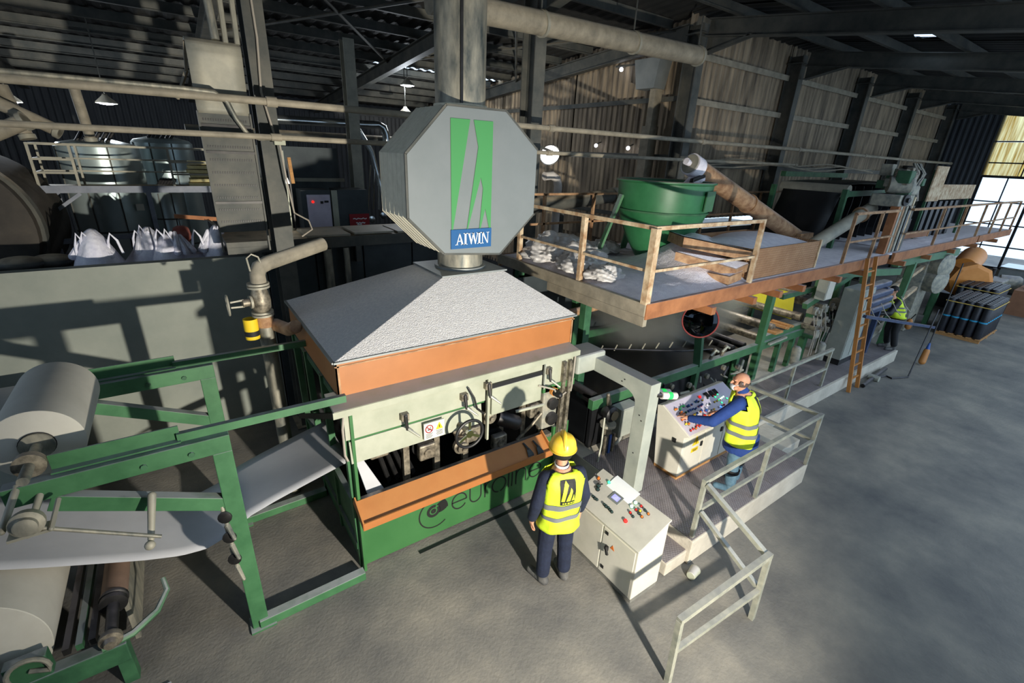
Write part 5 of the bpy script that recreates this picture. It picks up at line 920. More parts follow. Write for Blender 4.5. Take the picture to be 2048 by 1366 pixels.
# perforated crate and bent ramp sheets
cr = thing('perforated_crate', 'rusty perforated steel crate heaped with powder at the platform edge', 'crate', (8.4, 4.4, Z))
for x0, x1, y0, y1 in ((7.2, 9.42, 3.72, 3.75), (7.2, 9.42, 5.1, 5.13), (7.2, 7.23, 3.72, 5.13), (9.39, 9.42, 3.72, 5.13)): MB().box(x0, x1, y0, y1, Z+0.016, 3.2).build('mesh_side', 'mesh_crate', cr)
MB().grid(lambda u, v: (7.22+2.18*u, 3.74+1.37*v, 3.12+0.16*math.sin(math.pi*u*0.8+0.3)*math.sin(math.pi*v)+0.05*math.sin(7*u+3*v)*v), 24, 16).build('powder_top', 'powder', cr, smooth=80, recalc=False)
for x in (7.2, 9.42): MB().box(x-0.02, x+0.02, 3.7, 3.74, Z+0.016, 3.22).build('corner_post', 'rail_pale', cr)
def ramp(nm, lab, pts, th, m='rust', topm='powder'):
    t = thing(nm, lab, 'metal sheet', tuple(V(pts[0])), 'bent ramp sheets')
    top = [V(p) for p in pts]; n = len(top); mb = MB(); mb.add([p for p in top]+[p-V(0, 0, th) for p in top], [tuple(range(n-1, -1, -1))[::-1], tuple(range(2*n-1, n-1, -1))]+[(i, n+i, n+(i+1) % n, (i+1) % n) for i in range(n)]); mb.build('sheet', m, t)
    c = sum(top, V(0, 0, 0))/n; mb = MB(); q = [c+(p-c)*0.985+V(0, 0, 0.014) for p in top]; mb.add(q, [tuple(range(n))]); mb.build('dust_layer', topm, t, recalc=False); return t
ramp('ramp_sheet', 'topmost bent ramp sheet leaning from the crate toward the hopper', [(6.12, 4.25, 3.37), (7.18, 3.72, 3.17), (7.18, 5.1, 3.22), (6.7, 5.0, 3.32)], 0.15)
ramp('ramp_sheet', 'middle bent ramp sheet under the topmost one beside the crate', [(5.98, 4.25, 3.16), (6.8, 3.72, 2.93), (7.17, 3.74, 2.98), (7.17, 4.6, 3.0)], 0.12)
ramp('ramp_sheet', 'lowest ramp sheet resting on the powder at the platform edge', [(6.42, 4.2, 2.86), (6.62, 3.7, 2.84), (7.0, 3.72, 2.88), (7.15, 4.2, 2.9)], 0.13)
# crumpled plastic film bags on the deck
for i, (x, y, s, lab) in enumerate(((5.02, 6.05, 0.36, 'crumpled clear plastic sack nearest the exhaust duct'), (5.5, 6.35, 0.46, 'large crumpled clear plastic sack at the back of the platform'), (5.35, 5.6, 0.4, 'crumpled clear plastic sack in front of the hopper leg'), (5.02, 5.3, 0.3, 'small torn plastic sack by the left platform rail'), (5.02, 4.75, 0.24, 'flattened plastic sack scrap at the rail post'), (6.1, 6.2, 0.3, 'grey plastic sack behind the hopper leg'), (6.55, 6.25, 0.28, 'plastic sack in the shade under the hopper'))):
    rr = random.Random(i+11); ph = [rr.uniform(0, 6) for _ in range(8)]
    mb = MB(); base = MB().ball((0, 0, 0), 1, 72, 44)
    for p in base.v:
        d = V(p); k = 1+0.14*math.sin(5*d.x+ph[0]+3*d.y)+0.12*math.sin(7*d.y+ph[1]-4*d.z)+0.09*abs(math.sin(9*d.z+6*d.x+ph[2]))+0.08*abs(math.sin(11*d.x-7*d.y+ph[3]))+0.07*(1-abs(math.sin(6*d.x+7*d.y+4*d.z+ph[4])))**2+0.06*(1-abs(math.sin(9*d.y-6*d.x+5*d.z+ph[5])))**2-0.06
        z = d.z*k*0.55*s; mb.v.append((x+d.x*k*s, y+d.y*k*s, Z+0.02+max(z, -0.1*s)+0.3*s))
    mb.f = base.f; tag(mb.build('plastic_sack', 'plastic_film', smooth=80), lab, 'sack', 'plastic sacks on the platform')
# ================================================================ tar tank and line under the platform
ln = thing('coating_line', 'green framed black tar bath of the line under the platform', 'machine', (6.9, 5.1, 0.3))
def K(mb, n, m, par=None, **k): return mb.build(n, m, par or ln, **k)
K(MB().box(4.45, 8.9, 4.2, 6.3, 0.36, 0.98), 'tank', 'tar'); K(MB().bar((4.45, 4.15, 1.06), (10.9, 4.15, 1.06), 0.1, 0.16), 'front_beam', 'green', bevel=0.006); K(MB().bar((4.45, 6.35, 1.06), (10.9, 6.35, 1.06), 0.1, 0.16), 'rear_beam', 'green_dark')
K(MB().box(4.5, 8.9, 6.42, 6.46, 0.35, 2.4), 'rear_screen', 'dark_sheet'); K(MB().box(4.45, 5.5, 4.1, 4.16, 0.34, 0.98), 'apron', 'black')
for x in (7.02, 8.3, 9.9, 10.5): K(MB().bar((x, 4.15, 0.3), (x, 4.15, 1.0), 0.09, 0.09), 'leg', 'green')
K(MB().bar((7.02, 4.15, 1.1), (6.98, 4.3, 2.45), 0.12, 0.12), 'upright', 'green_dark'); K(MB().bar((8.2, 6.3, 1.1), (8.2, 6.3, 2.4), 0.1), 'upright', 'green_dark'); K(MB().bar((5.35, 5.6, 1.0), (5.35, 5.6, 2.4), 0.1), 'upright', 'green')
for x, z in ((4.62, 1.1), (8.3, 1.12), (8.7, 1.1)): K(MB().tube((x, 4.25, z), (x, 6.25, z), 0.07, n=14), 'roller', 'black_metal', smooth=True)
K(MB().tube((4.25, 5.3, 2.02), (8.4, 5.6, 2.05), 0.07, n=14), 'hot_oil_pipe', 'rust', smooth=True); K(MB().tube((4.3, 5.05, 1.98), (4.35, 5.35, 2.1), 0.1, n=14), 'pipe_elbow', 'rust', smooth=True)
K(MB().path([(5.5, 5.2, 1.35), (6.4, 4.8, 1.28), (7.0, 4.5, 1.25), (7.7, 4.3, 1.22)], 0.015, 6), 'chain_bar', 'black_metal')
for k in range(9): K(MB().capsule((5.6+0.25*k, 5.15-0.1*k, 1.3), (5.62+0.25*k, 5.12-0.1*k, 1.4), 0.012, n=6), 'chain_stud', 'steel_pale', smooth=True)
# clutter of pipes and fittings on the front beam
rr = random.Random(5)
for k in range(22):
    x = 5.0+0.17*k; z = 0.62+0.3*rr.random(); a = (x, 4.06, z); b = (x+rr.uniform(-0.2, 0.25), 4.02, z+rr.uniform(-0.25, 0.2))
    K(MB().capsule(a, b, rr.uniform(0.012, 0.03), n=8), 'pipe_fitting', rr.choice(['grimy_metal', 'black_metal', 'steel_pale', 'galv']), smooth=True)
for k in range(7): K(MB().lathe([(0.05, 0), (0.05, 0.05), (0.03, 0.06)], (5.2+0.5*k, 4.06, 0.85+0.05*(k % 3)), (0, -1, 0), 12), 'gauge', 'grimy_metal', smooth=True)
for x in (7.4, 7.75): K(MB().capsule((x, 4.15, 1.15), (x+0.03, 4.12, 1.32), 0.03, 0.04, 8), 'valve_stem', 'grimy_metal', smooth=True); K(MB().path([(x-0.1, 4.1, 1.25), (x, 4.08, 1.34), (x+0.12, 4.1, 1.28)], 0.02, 6), 'valve_handle', 'pale_paint', smooth=True)
# electric box, pump and valve beside the gantry
t = thing('junction_box', 'grey steel junction box on the green beam behind the gantry leg', 'box', (5.02, 3.98, 0.4)); MB().box(4.84, 5.22, 3.88, 4.08, 0.5, 0.98).build('enclosure', 'pale_grey_paint', t, bevel=0.006); MB().box(4.855, 5.205, 3.872, 3.88, 0.515, 0.965).build('lid', 'pale_grey_paint', t, bevel=0.004); MB().box(5.17, 5.185, 3.865, 3.872, 0.72, 0.76).build('latch', 'black', t)
MB().path([(5.0, 3.98, 0.5), (4.98, 3.95, 0.42), (4.85, 3.9, 0.4), (4.75, 3.85, 0.46)], 0.025, 8).build('cable_hose', 'pale_grey_paint', t, smooth=True); MB().bar((5.05, 3.98, 0.36), (5.05, 3.98, 0.5), 0.04).build('bracket', 'steel', t)
t = thing('pump_valve', 'grimy pump with round flange and hand valve right of the man in the helmet', 'pump', (4.62, 3.92, 0.35))
MB().tube((4.62, 3.92, 0.0), (4.62, 3.92, 0.75), 0.07, n=14).build('riser', 'grimy_metal', t, smooth=True); MB().lathe([(0.12, 0), (0.12, 0.04)], (4.62, 3.92, 0.78), (0, 0, 1), 16).build('flange', 'steel_pale', t, smooth=True); MB().lathe([(0.1, 0), (0.12, 0.05), (0.12, 0.14), (0.07, 0.18)], (4.62, 4.0, 0.98), (0, -1, 0.05), 16).build('volute', 'black_metal', t, smooth=True)
MB().lathe([(0.075, 0), (0.075, 0.03), (0.04, 0.03)], (4.62, 3.84, 0.99), (0, -1, 0.05), 16).build('bore_ring', 'chrome', t, smooth=True); MB().capsule((4.62, 3.95, 1.12), (4.58, 3.95, 1.28), 0.04, 0.03, 8).build('stem', 'grimy_metal', t, smooth=True)
for dx in (-0.09, 0.0, 0.08): MB().box(4.62+dx-0.02, 4.62+dx+0.02, 3.83, 3.86, 0.3, 0.66).build('blue_tag', 'blue_knob' if dx == 0 else 'grimy_metal', t)
MB().path([(4.45, 3.85, 1.0), (4.4, 3.8, 0.6), (4.3, 3.75, 0.25), (4.22, 3.7, 0.02)], 0.014, 6).build('hose', 'rail_grey', t, smooth=True)
# convex mirror on a post
t = thing('convex_mirror', 'round convex safety mirror with red rim under the platform edge', 'mirror', (6.1, 3.72, 2.2))
d = V(-0.72, -0.62, 0.1).normalized(); MB().lathe([(0.0, 0.06), (0.1, 0.052), (0.19, 0.03), (0.25, 0.0)], (6.12, 3.72, 2.22), d, 28, cap=False).build('glass', 'mirror_dark', t, smooth=80, recalc=False)
n = 30; fr = frame(d); MB().path([V(6.12, 3.72, 2.22)+fr[1]*0.255*math.cos(2*math.pi*k/n)+fr[2]*0.255*math.sin(2*math.pi*k/n) for k in range(n+1)], 0.012, 8).build('rim', 'mirror_red', t, smooth=80); MB().lathe([(0.25, 0), (0.2, -0.04), (0.0, -0.06)], (6.12, 3.72, 2.22), d, 24, cap=False).build('back_shell', 'black', t, smooth=80); MB().bar((6.16, 3.76, 2.2), (6.16, 3.8, 2.5), 0.03).build('bracket', 'steel', t)
t = thing('bulkhead_lamp', 'lit bulkhead lamp under the platform deck above the steam', 'lamp', (9.7, 5.4, 2.36)); MB().lathe([(0.12, 0), (0.12, 0.05), (0.08, 0.06)], (9.7, 5.4, 2.4), (0, 0, -1), 18).build('housing', 'steel', t, smooth=True); MB().lathe([(0.09, 0.06), (0.07, 0.1), (0.0, 0.12)], (9.7, 5.4, 2.4), (0, 0, -1), 18, cap=False).build('glass', 'lamp_glow', t, smooth=80); MB().bar((9.7, 5.4, 2.4), (9.7, 5.4, 2.66), 0.03).build('stem', 'steel', t); lamp('bulkhead_light', 'POINT', (9.7, 5.4, 2.2), 45, (1.0, 0.95, 0.82), 0.08)
# cooling section with yellow film
cs = thing('film_unit', 'green roller unit with bright yellow film beyond the tar bath', 'machine', (10.2, 5.0, 0.3))
for y in (4.2, 5.9): K(MB().bar((9.2, y, 1.15), (12.9, y, 1.15), 0.1, 0.18), 'side_beam', 'green', cs); K(MB().bar((9.6, y, 2.0), (11.6, y, 2.0), 0.08, 0.1), 'upper_beam', 'green_dark', cs)
ro = K(MB().tube((10.75, 4.25, 1.95), (10.75, 5.85, 1.95), 0.09, n=16), 'film_roller', 'galv', cs, smooth=True); MB().lathe([(0.14, 0), (0.14, 0.02)], (10.75, 4.3, 1.95), (0, 1, 0), 20).build('roller_disc', 'galv', ro, smooth=True)
K(MB().grid(lambda u, v: (10.72+0.2*u, 4.45+1.35*v, 1.95-0.72*u), 8, 2), 'yellow_film', 'yellow_film', cs, recalc=False, thick=0.004)
for z, x in ((1.3, 9.7), (1.35, 10.9), (1.6, 11.3), (0.8, 10.3)): K(MB().tube((x, 4.25, z), (x, 5.85, z), 0.09, n=14), 'roller', 'grimy_metal', cs, smooth=True)
for k, (x, dz) in enumerate(((9.9, 0.05), (10.0, 0.02), (10.08, 0.06), (10.18, 0.03))): K(MB().box(x, x+0.09, 4.1, 4.5, 1.24+dz, 1.28+dz), 'wood_block', 'wood', cs)
K(MB().box(9.5, 9.8, 4.08, 4.4, 1.24, 1.28), 'wood_plank', 'wood', cs); K(MB().bar((9.25, 4.05, 1.1), (9.85, 4.02, 1.15), 0.05, 0.04), 'silver_tube', 'rail_grey', cs)
K(MB().bar((11.2, 4.2, 0.3), (11.2, 4.2, 2.3), 0.12), 'frame_post', 'green', cs); K(MB().bar((12.2, 4.2, 0.3), (12.2, 4.2, 2.4), 0.12), 'frame_post', 'green', cs); K(MB().bar((10.5, 4.1, 1.7), (12.3, 4.0, 2.25), 0.1, 0.12), 'inclined_beam', 'green', cs)
K(MB().bar((10.9, 4.0, 2.38), (14.3, 3.75, 2.15), 0.12, 0.16), 'upper_cross_beam', 'green', cs)
rr = random.Random(9)
for k in range(26):
    x = rr.uniform(10.6, 12.3); z = rr.uniform(0.75, 1.7); K(MB().box(x, x+rr.uniform(0.05, 0.22), 3.95-rr.uniform(0, 0.12), 4.15, z, z+rr.uniform(0.04, 0.2)), 'drive_block', rr.choice(['grey_machine', 'grimy_metal', 'green_dark', 'steel_pale']), cs, bevel=0.01)
for k in range(10):
    x = rr.uniform(10.7, 12.2); z = rr.uniform(0.9, 1.6); K(MB().lathe([(0.09, 0), (0.09, 0.05), (0.04, 0.06), (0.04, 0.1)], (x, 3.98, z), (0, -1, 0), 14), 'drive_pulley', rr.choice(['grimy_metal', 'grey_machine', 'black_metal']), cs, smooth=True)
for k in range(9):
    x = 10.7+0.18*k; K(MB().path([(x, 3.95, 1.5), (x+rr.uniform(-0.1, 0.1), 3.85, 1.1), (x+rr.uniform(-0.15, 0.1), 3.85, 0.6)], 0.012, 6), 'cable', rr.choice(['cable', 'pale_grey_paint', 'rubber']), cs, smooth=True)
for i, (x, y) in enumerate(((10.4, 3.95), (11.2, 3.8))): K(MB().lathe([(0.09, 0.0), (0.09, 0.35), (0.05, 0.4)], (x, y, 0.45), (0, 0.05, 1), 14), 'pale_cylinder', 'grey_machine', cs, smooth=True)
t = thing('wall_cabinet', 'small pale grey electric cabinet high under the platform near the green posts', 'cabinet', (11.1, 4.0, 1.9)); MB().box(10.72, 11.05, 3.86, 4.06, 1.85, 2.3).build('enclosure', 'pale_grey_paint', t, bevel=0.006); MB().box(10.74, 11.03, 3.85, 3.86, 1.87, 2.28).build('door', 'console_paint', t)
t = thing('tall_cabinet', 'tall pale grey control cabinet behind the orange ladder', 'cabinet', (11.9, 3.8, 0.306)); MB().box(11.55, 12.3, 3.5, 3.85, 0.45, 2.05).build('enclosure', 'pale_grey_paint', t, bevel=0.01); MB().box(11.57, 11.9, 3.49, 3.5, 0.5, 2.0).build('door', 'pale_grey_paint', t); MB().box(11.94, 12.28, 3.49, 3.5, 0.5, 2.0).build('door', 'pale_grey_paint', t); MB().box(11.6, 12.25, 3.52, 3.83, 0.306, 0.45).build('plinth', 'black', t)
# ladder
ld = thing('ladder', 'orange ladder leaning from the floor up to the platform edge', 'ladder', (11.3, 3.05, 0))
for dx in (-0.22, 0.22): MB().bar((11.3+dx, 3.02, 0), (11.6+dx, 3.55, 2.75), 0.04, 0.07, (0, 1, 0)).build('stile', 'ladder_orange', ld)
for k in range(1, 10): f = k/10; MB().bar((11.08+0.3*f, 3.02+0.53*f, 2.75*f), (11.52+0.3*f, 3.02+0.53*f, 2.75*f), 0.03).build('rung', 'ladder_orange', ld)
# blue roller machine and stand in front of the far worker
bm_ = thing('winding_machine', 'dusty blue winding machine with stacked rollers left of the far worker', 'machine', (13.0, 3.6, 0))
for k, (z, x0, x1, y) in enumerate(((2.02, 12.2, 13.3, 3.6), (1.85, 11.9, 13.3, 3.52), (1.68, 12.1, 13.35, 3.5), (1.52, 12.2, 13.35, 3.48))): MB().box(x0, x1, y-0.08, y+0.12, z-0.07, z+0.06).build('roller_cover', 'blue_machine', bm_, bevel=0.03)
for x in (12.3, 13.1): MB().bar((x, 3.55, 0), (x, 3.55, 1.95), 0.1, 0.1).build('stand', 'blue_machine', bm_)
MB().bar((10.6, 3.05, 1.78), (15.0, 2.85, 0.85), 0.06, 0.06).build('boom', 'blue_machine', bm_)
for k in range(4): x = 11.6+0.6*k; MB().path([(x, 3.3, 1.75), (x+0.2, 3.2, 1.5), (x+0.45, 3.15, 1.35)], 0.009, 6).build('wire_loop', 'cable', bm_, smooth=True)
t = thing('pendant_pole', 'thin dark pole with bent foot standing on the open floor', 'pole', (13.2, 2.6, 0)); MB().tube((13.2, 2.6, 0.02), (14.3, 2.75, 1.45), 0.015, n=8).build('pole', 'black_metal', t, smooth=True); MB().path([(13.2, 2.6, 0.02), (12.75, 2.78, 0.02), (12.8, 2.9, 0.02), (12.4, 3.02, 0.02)], 0.02, 6).build('foot', 'black_metal', t, smooth=True)
t = thing('pendant_control', 'orange pendant push button control hanging on a dark cable above the floor', 'control', (14.5, 2.7, 0.05)); MB().capsule((14.43, 2.7, 0.1), (14.52, 2.71, 0.36), 0.075, 0.065, 12).build('housing', 'ladder_orange', t, smooth=True); MB().tube((14.53, 2.71, 0.4), (14.56, 2.72, 0.56), 0.045, 0.02, n=10).build('grip', 'blue_knob', t, smooth=True); MB().path([(14.56, 2.72, 0.55), (14.9, 2.78, 1.2), (15.6, 2.9, 2.4)], 0.014, 6).build('cable', 'black_metal', t, smooth=True)
t = thing('pendant_control', 'small orange pendant control beside the far worker', 'control', (14.1, 3.2, 0.9)); MB().capsule((14.15, 3.15, 0.92), (14.17, 3.16, 1.06), 0.07, 0.06, 10).build('housing', 'ladder_orange', t, smooth=True); MB().path([(14.17, 3.16, 1.1), (14.2, 3.1, 1.25)], 0.012, 6).build('cable', 'black_metal', t)
t = thing('floor_pipe', 'dark pipe lying on the floor along the walkway edge', 'pipe', (11.9, 2.8, 0)); MB().path([(11.6, 2.95, 0.05), (12.4, 3.0, 0.05), (13.2, 3.05, 0.05)], 0.045, 8).build('pipe', 'black_metal', t, smooth=True); MB().tube((12.3, 2.88, 0.06), (12.3, 3.08, 0.06), 0.07, n=12).build('coupling', 'rail_grey', t, smooth=True)
# finishing end: hoist frame, orange motor, cartons, pallets of black rolls
hf = thing('wrapping_machine', 'tall grey wrapping machine with round drive heads near the roll pallets', 'machine', (17.4, 4.2, 0))
for z in (2.0, 1.55): MB().lathe([(0.32, 0), (0.34, 0.1), (0.34, 0.35), (0.2, 0.4)], (17.6, 3.9, z), (-0.3, -1, 0), 20).build('drive_head', 'grey_machine', hf, smooth=True)
MB().box(17.2, 18.0, 3.9, 4.5, 0, 2.3).build('column', 'grey_machine', hf, bevel=0.02); MB().bar((15.0, 4.1, 1.35), (17.3, 4.0, 1.95), 0.1, 0.1).build('arm', 'rail_pale', hf); MB().bar((15.0, 4.0, 0.8), (17.0, 3.95, 1.35), 0.1, 0.1).build('arm', 'rail_pale', hf); MB().bar((14.6, 3.95, 0.3), (16.8, 3.95, 0.75), 0.12, 0.1).build('arm', 'steel_pale', hf)
for k in range(8): x = 15.4+0.3*k; MB().box(x, x+0.18, 4.3, 4.7, 0.3, 0.8+0.12*(k % 3)).build('cabinet_block', ['grimy_metal', 'green_dark', 'steel_pale'][k % 3], hf)
gf = thing('portal_frame', 'green portal frame crossing the line below the far platform', 'frame', (15.5, 4.2, 0))
for x in (14.9,): MB().bar((x, 3.75, 0), (x+0.3, 3.75, 2.3), 0.14, 0.14).build('post', 'green', gf)
MB().bar((14.0, 3.78, 2.38), (18.6, 3.7, 2.32), 0.14, 0.2).build('beam', 'green', gf); MB().bar((18.4, 3.75, 0), (18.5, 3.75, 2.3), 0.12, 0.12).build('post', 'green', gf)
om = thing('orange_blower', 'orange fan housing with round motor near the end windows', 'machine', (22.8, 4.0, 0))
MB().lathe([(0.5, 0), (0.62, 0.12), (0.62, 0.55), (0.5, 0.6)], (22.2, 4.0, 1.05), (-0.8, -0.6, 0), 8).build('housing', 'orange_machine', om); MB().lathe([(0.3, 0), (0.3, 0.02)], (21.83, 3.72, 1.05), (-0.8, -0.6, 0), 20).build('air_inlet', 'rust', om); MB().tube((22.8, 4.2, 1.3), (24.2, 4.3, 1.6), 0.38, n=20).build('motor', 'orange_machine', om, smooth=True); MB().box(21.9, 24, 3.7, 4.5, 0, 0.5).build('base_frame', 'black', om)
MB().tube((21.7, 3.6, 0.55), (21.9, 3.75, 0.55), 0.2, n=16).build('pulley', 'grey_machine', om, smooth=True)
t = thing('motor_unit', 'grey motor block standing beside the orange fan housing', 'machine', (24.5, 3.6, 0)); MB().box(23.9, 25.2, 3.2, 4.0, 0, 0.9).build('block', 'grey_machine', t, bevel=0.05); MB().tube((24.2, 3.6, 0.9), (24.2, 3.6, 1.3), 0.06).build('stub', 'black', t); MB().lathe([(0.3, 0), (0.32, 0.5), (0.25, 0.6)], (25.1, 3.5, 0.7), (0.3, -1, 0), 16).build('cover', 'grey_machine', t, smooth=True)
t = thing('carton', 'big brown carton of goods right of the roll pallets', 'box', (24.0, 2.5, 0)); MB().box(23.0, 25.2, 1.7, 2.75, 0, 0.85).build('box', 'cardboard', t); 
for k, (x, y, mm) in enumerate(((23.5, 2.3, 'sign_black'), (24.2, 2.1, 'blue_machine'), (24.7, 2.4, 'red_knob'), (23.8, 1.9, 'paper'))): MB().box(x, x+0.5, y, y+0.3, 0.85, 0.95).build('content', mm, t)
t = thing('steel_bench', 'pale steel bench below the far right window', 'bench', (27.6, 3.0, 0)); MB().box(26.9, 28.4, 1.2, 3.9, 1.0, 1.06).build('top', 'stainless', t); MB().box(26.95, 28.35, 1.25, 3.85, 0.12, 1.0).build('body', 'duct_metal', t); MB().box(27.0, 28.3, 1.3, 3.8, 0, 0.12).build('plinth', 'black', t)
ORD = ['first', 'second', 'third', 'fourth', 'fifth', 'sixth', 'seventh', 'eighth', 'ninth']
def pallet(x0, y0, nx, ny, lab, grp, first):
    w_ = 0.2; t = thing('pallet', 'wooden pallet under the %s' % lab, 'pallet', (x0+nx*w_/2, y0+ny*w_/2, 0), 'pallets')
    for k in range(5): MB().box(x0-0.03, x0+nx*w_+0.03, y0-0.02+k*(ny*w_)/5, y0+0.1+k*(ny*w_)/5, 0.09, 0.115).build('board', 'wood', t)
    for k in range(3): MB().box(x0+k*(nx*w_-0.1)/2, x0+0.1+k*(nx*w_-0.1)/2, y0, y0+ny*w_, 0.0, 0.09).build('runner', 'wood', t)
    src = None
    for i in range(nx):
        for j in range(ny):
            p = (x0+w_*(i+0.5), y0+w_*(j+0.5), 0.116)
            if src is None:
                src = thing('membrane_roll', 'black bitumen roll, first from the left in the front row of the %s' % lab, 'roll', p, grp)
                MB().lathe([(0.092, 0), (0.095, 0.01), (0.095, 0.99), (0.09, 1.0), (0.04, 1.0), (0.038, 0.97)], p, (0, 0, 1), 14).build('roll_body', 'roll_black', src, smooth=True)
                MB().lathe([(0.097, 0.46), (0.097, 0.5)], p, (0, 0, 1), 14, cap=False).build('blue_strap', 'strap_blue', src, smooth=True)
            else: dup(src, V(p)-V(src.location), 'black bitumen roll, %s from the left in %s row of the %s' % (ORD[i], 'the front' if j == 0 else 'the '+ORD[j], lab))
    tag(MB().path([(x0-0.01, y0-0.01, 1.02), (x0+nx*w_+0.01, y0-0.01, 1.0), (x0+nx*w_+0.01, y0+ny*w_+0.01, 1.02), (x0-0.01, y0+ny*w_+0.01, 1.03), (x0-0.01, y0-0.01, 1.02)], 0.012, 6).build('tie_strap', 'strap_yellow'), 'pale strap tied round the %s' % lab, 'strap')
pallet(17.9, 2.35, 9, 5, 'nearest pallet load', 'black rolls on the nearest pallet', True)
pallet(20.6, 2.75, 8, 5, 'second pallet load', 'black rolls on the second pallet', False)
# ================================================================ machinery on the platform
bl = thing('sheet_accumulator', 'black bitumen sheet draped in a big loop over rollers on the platform', 'machine', (14.5, 5.2, 2.7))
MB().tube((12.6, 4.7, 3.95), (12.6, 6.2, 3.95), 0.14, n=18).build('guide_roller', 'steel_pale', bl, smooth=True); MB().tube((16.0, 4.7, 4.0), (16.0, 6.2, 4.0), 0.14, n=18).build('guide_roller', 'steel_pale', bl, smooth=True)
pr = [(11.9, 2.75), (12.15, 3.2), (12.42, 3.75), (12.5, 4.0), (12.62, 4.09), (13.5, 4.12), (15.0, 4.12), (16.0, 4.14), (16.15, 4.0), (16.2, 3.4), (16.3, 2.75)]
def bf(u, v): t = u*(len(pr)-1); i = min(int(t), len(pr)-2); k = t-i; return (pr[i][0]*(1-k)+pr[i+1][0]*k, 4.8+1.3*v, pr[i][1]*(1-k)+pr[i+1][1]*k)
MB().grid(bf, 40, 4).build('bitumen_sheet', 'black', bl, smooth=80, recalc=False, thick=0.01)
for k in range(7): MB().grid(lambda u, v: (12.8+0.5*k+0.08*math.sin(u*6), 4.85+1.2*v, 4.05-1.25*u), 6, 2).build('hanging_fold', 'black', bl, recalc=False, thick=0.01)
for x, y in ((12.3, 4.65), (12.3, 6.25), (16.2, 4.65), (16.2, 6.25)): MB().bar((x, y, Z), (x, y, 4.0), 0.1).build('frame_post', 'green_dark', bl)
MB().bar((12.3, 4.65, 3.9), (16.2, 4.65, 3.95), 0.08, 0.12).build('frame_beam', 'green_dark', bl); MB().bar((12.6, 6.25, 4.25), (16.2, 6.25, 4.25), 0.12, 0.12).build('frame_beam', 'green_dark', bl)
dh = thing('drive_head', 'dusty elevator drive head with motors and gearboxes above the platform', 'machine', (13.5, 3.85, 2.7))
rr = random.Random(21)
for x, m in ((12.72, 'rust_orange'), (12.86, 'steel_pale'), (13.0, 'rust'), (13.2, 'grey_machine'), (13.38, 'black_metal'), (13.48, 'rail_pale'), (13.6, 'steel')): MB().box(x-0.045, x+0.06, 3.7, 3.85, 2.72 if x > 12.8 else 2.7, 3.72).build('channel', m, dh)
MB().box(12.75, 13.6, 3.75, 4.3, 3.7, 3.95).build('base', 'grey_machine', dh, bevel=0.02); MB().box(13.15, 13.6, 3.7, 4.2, 3.95, 4.15).build('gearbox', 'grey_machine', dh, bevel=0.04); MB().lathe([(0.17, 0), (0.18, 0.06), (0.18, 0.4), (0.12, 0.46)], (12.9, 4.1, 4.15), (0.5, -0.85, 0), 18).build('motor', 'grey_machine', dh, smooth=True)
MB().lathe([(0.12, 0), (0.12, 0.05), (0.05, 0.06), (0.05, 0.1)], (13.0, 3.74, 3.85), (-0.2, -1, 0), 16).build('pulley', 'black_metal', dh, smooth=True)
for k in range(24):
    x = rr.uniform(12.9, 14.3); y = rr.uniform(3.8, 4.3); z = rr.uniform(3.85, 4.5)*1.0; s = rr.uniform(0.05, 0.13); MB().box(x-s, x+s, y-s, y+s, z-s, z+s*rr.uniform(0.6, 1.4)).build('machine_block', rr.choice(['grey_machine', 'grimy_metal', 'steel_pale', 'green_dark']), dh, bevel=0.015)
for k in range(8):
    x = rr.uniform(13.6, 14.2); MB().path([(x, 4.0, 4.6), (x+rr.uniform(-0.15, 0.15), 3.85, 4.4), (x+rr.uniform(-0.2, 0.2), 3.9, 4.1), (x+0.1, 3.85, 3.8)], 0.02, 6).build('hose', rr.choice(['galv', 'black_metal', 'cable']), dh, smooth=True)
MB().tube((13.8, 4.1, 3.6), (13.8, 4.1, 4.55), 0.12, n=14).build('cyclone', 'black_metal', dh, smooth=True); MB().bar((13.6, 3.8, 2.7), (13.75, 3.8, 3.9), 0.08).build('strut', 'rail_pale', dh)
t = thing('inclined_chute', 'pale grey inclined chute tube running up to the drive head', 'chute', (11.6, 4.4, 2.7)); MB().tube((10.9, 4.5, 2.85), (13.0, 4.3, 3.62), 0.14, n=16).build('tube', 'steel_pale', t, smooth=True); MB().box(10.6, 11.0, 4.3, 4.7, 2.716, 2.95).build('inlet_box', 'steel_pale', t, bevel=0.02); MB().lathe([(0.18, 0), (0.18, 0.04)], (12.6, 4.34, 3.475), (2.1, -0.2, 0.77), 16).build('joint_flange', 'rust', t, smooth=True)
t = thing('guard_sheet', 'L shaped pinkish sheet metal guard standing above the far rail', 'guard', (17.4, 4.3, 2.7)); MB().box(16.2, 17.15, 4.2, 4.23, 3.72, 4.6).build('tall_sheet', 'rail_pale', t); MB().box(17.15, 20.3, 4.2, 4.23, 3.75, 4.15).build('low_sheet', 'rail_pale', t); MB().bar((16.3, 4.25, 2.7), (16.3, 4.25, 4.5), 0.06).build('stay', 'green_dark', t); MB().bar((20.1, 4.25, 2.7), (20.1, 4.25, 4.1), 0.06).build('stay', 'green_dark', t)
for k in range(6): MB().box(16.7+0.5*k, 16.95+0.5*k, 4.28, 4.5, 2.72, 3.7).build('black_panel', 'black', t)
t = thing('timber_beam', 'short dark timber lying in the powder by the far rail', 'beam', (15.2, 4.2, 2.78)); MB().bar((14.5, 4.3, 2.86), (16.6, 4.1, 2.9), 0.16, 0.14).build('timber', 'cardboard', t, bevel=0.01); MB().bar((16.61, 4.1, 2.9), (16.65, 4.095, 2.9), 0.17, 0.15).build('end_cap', 'wood', t)
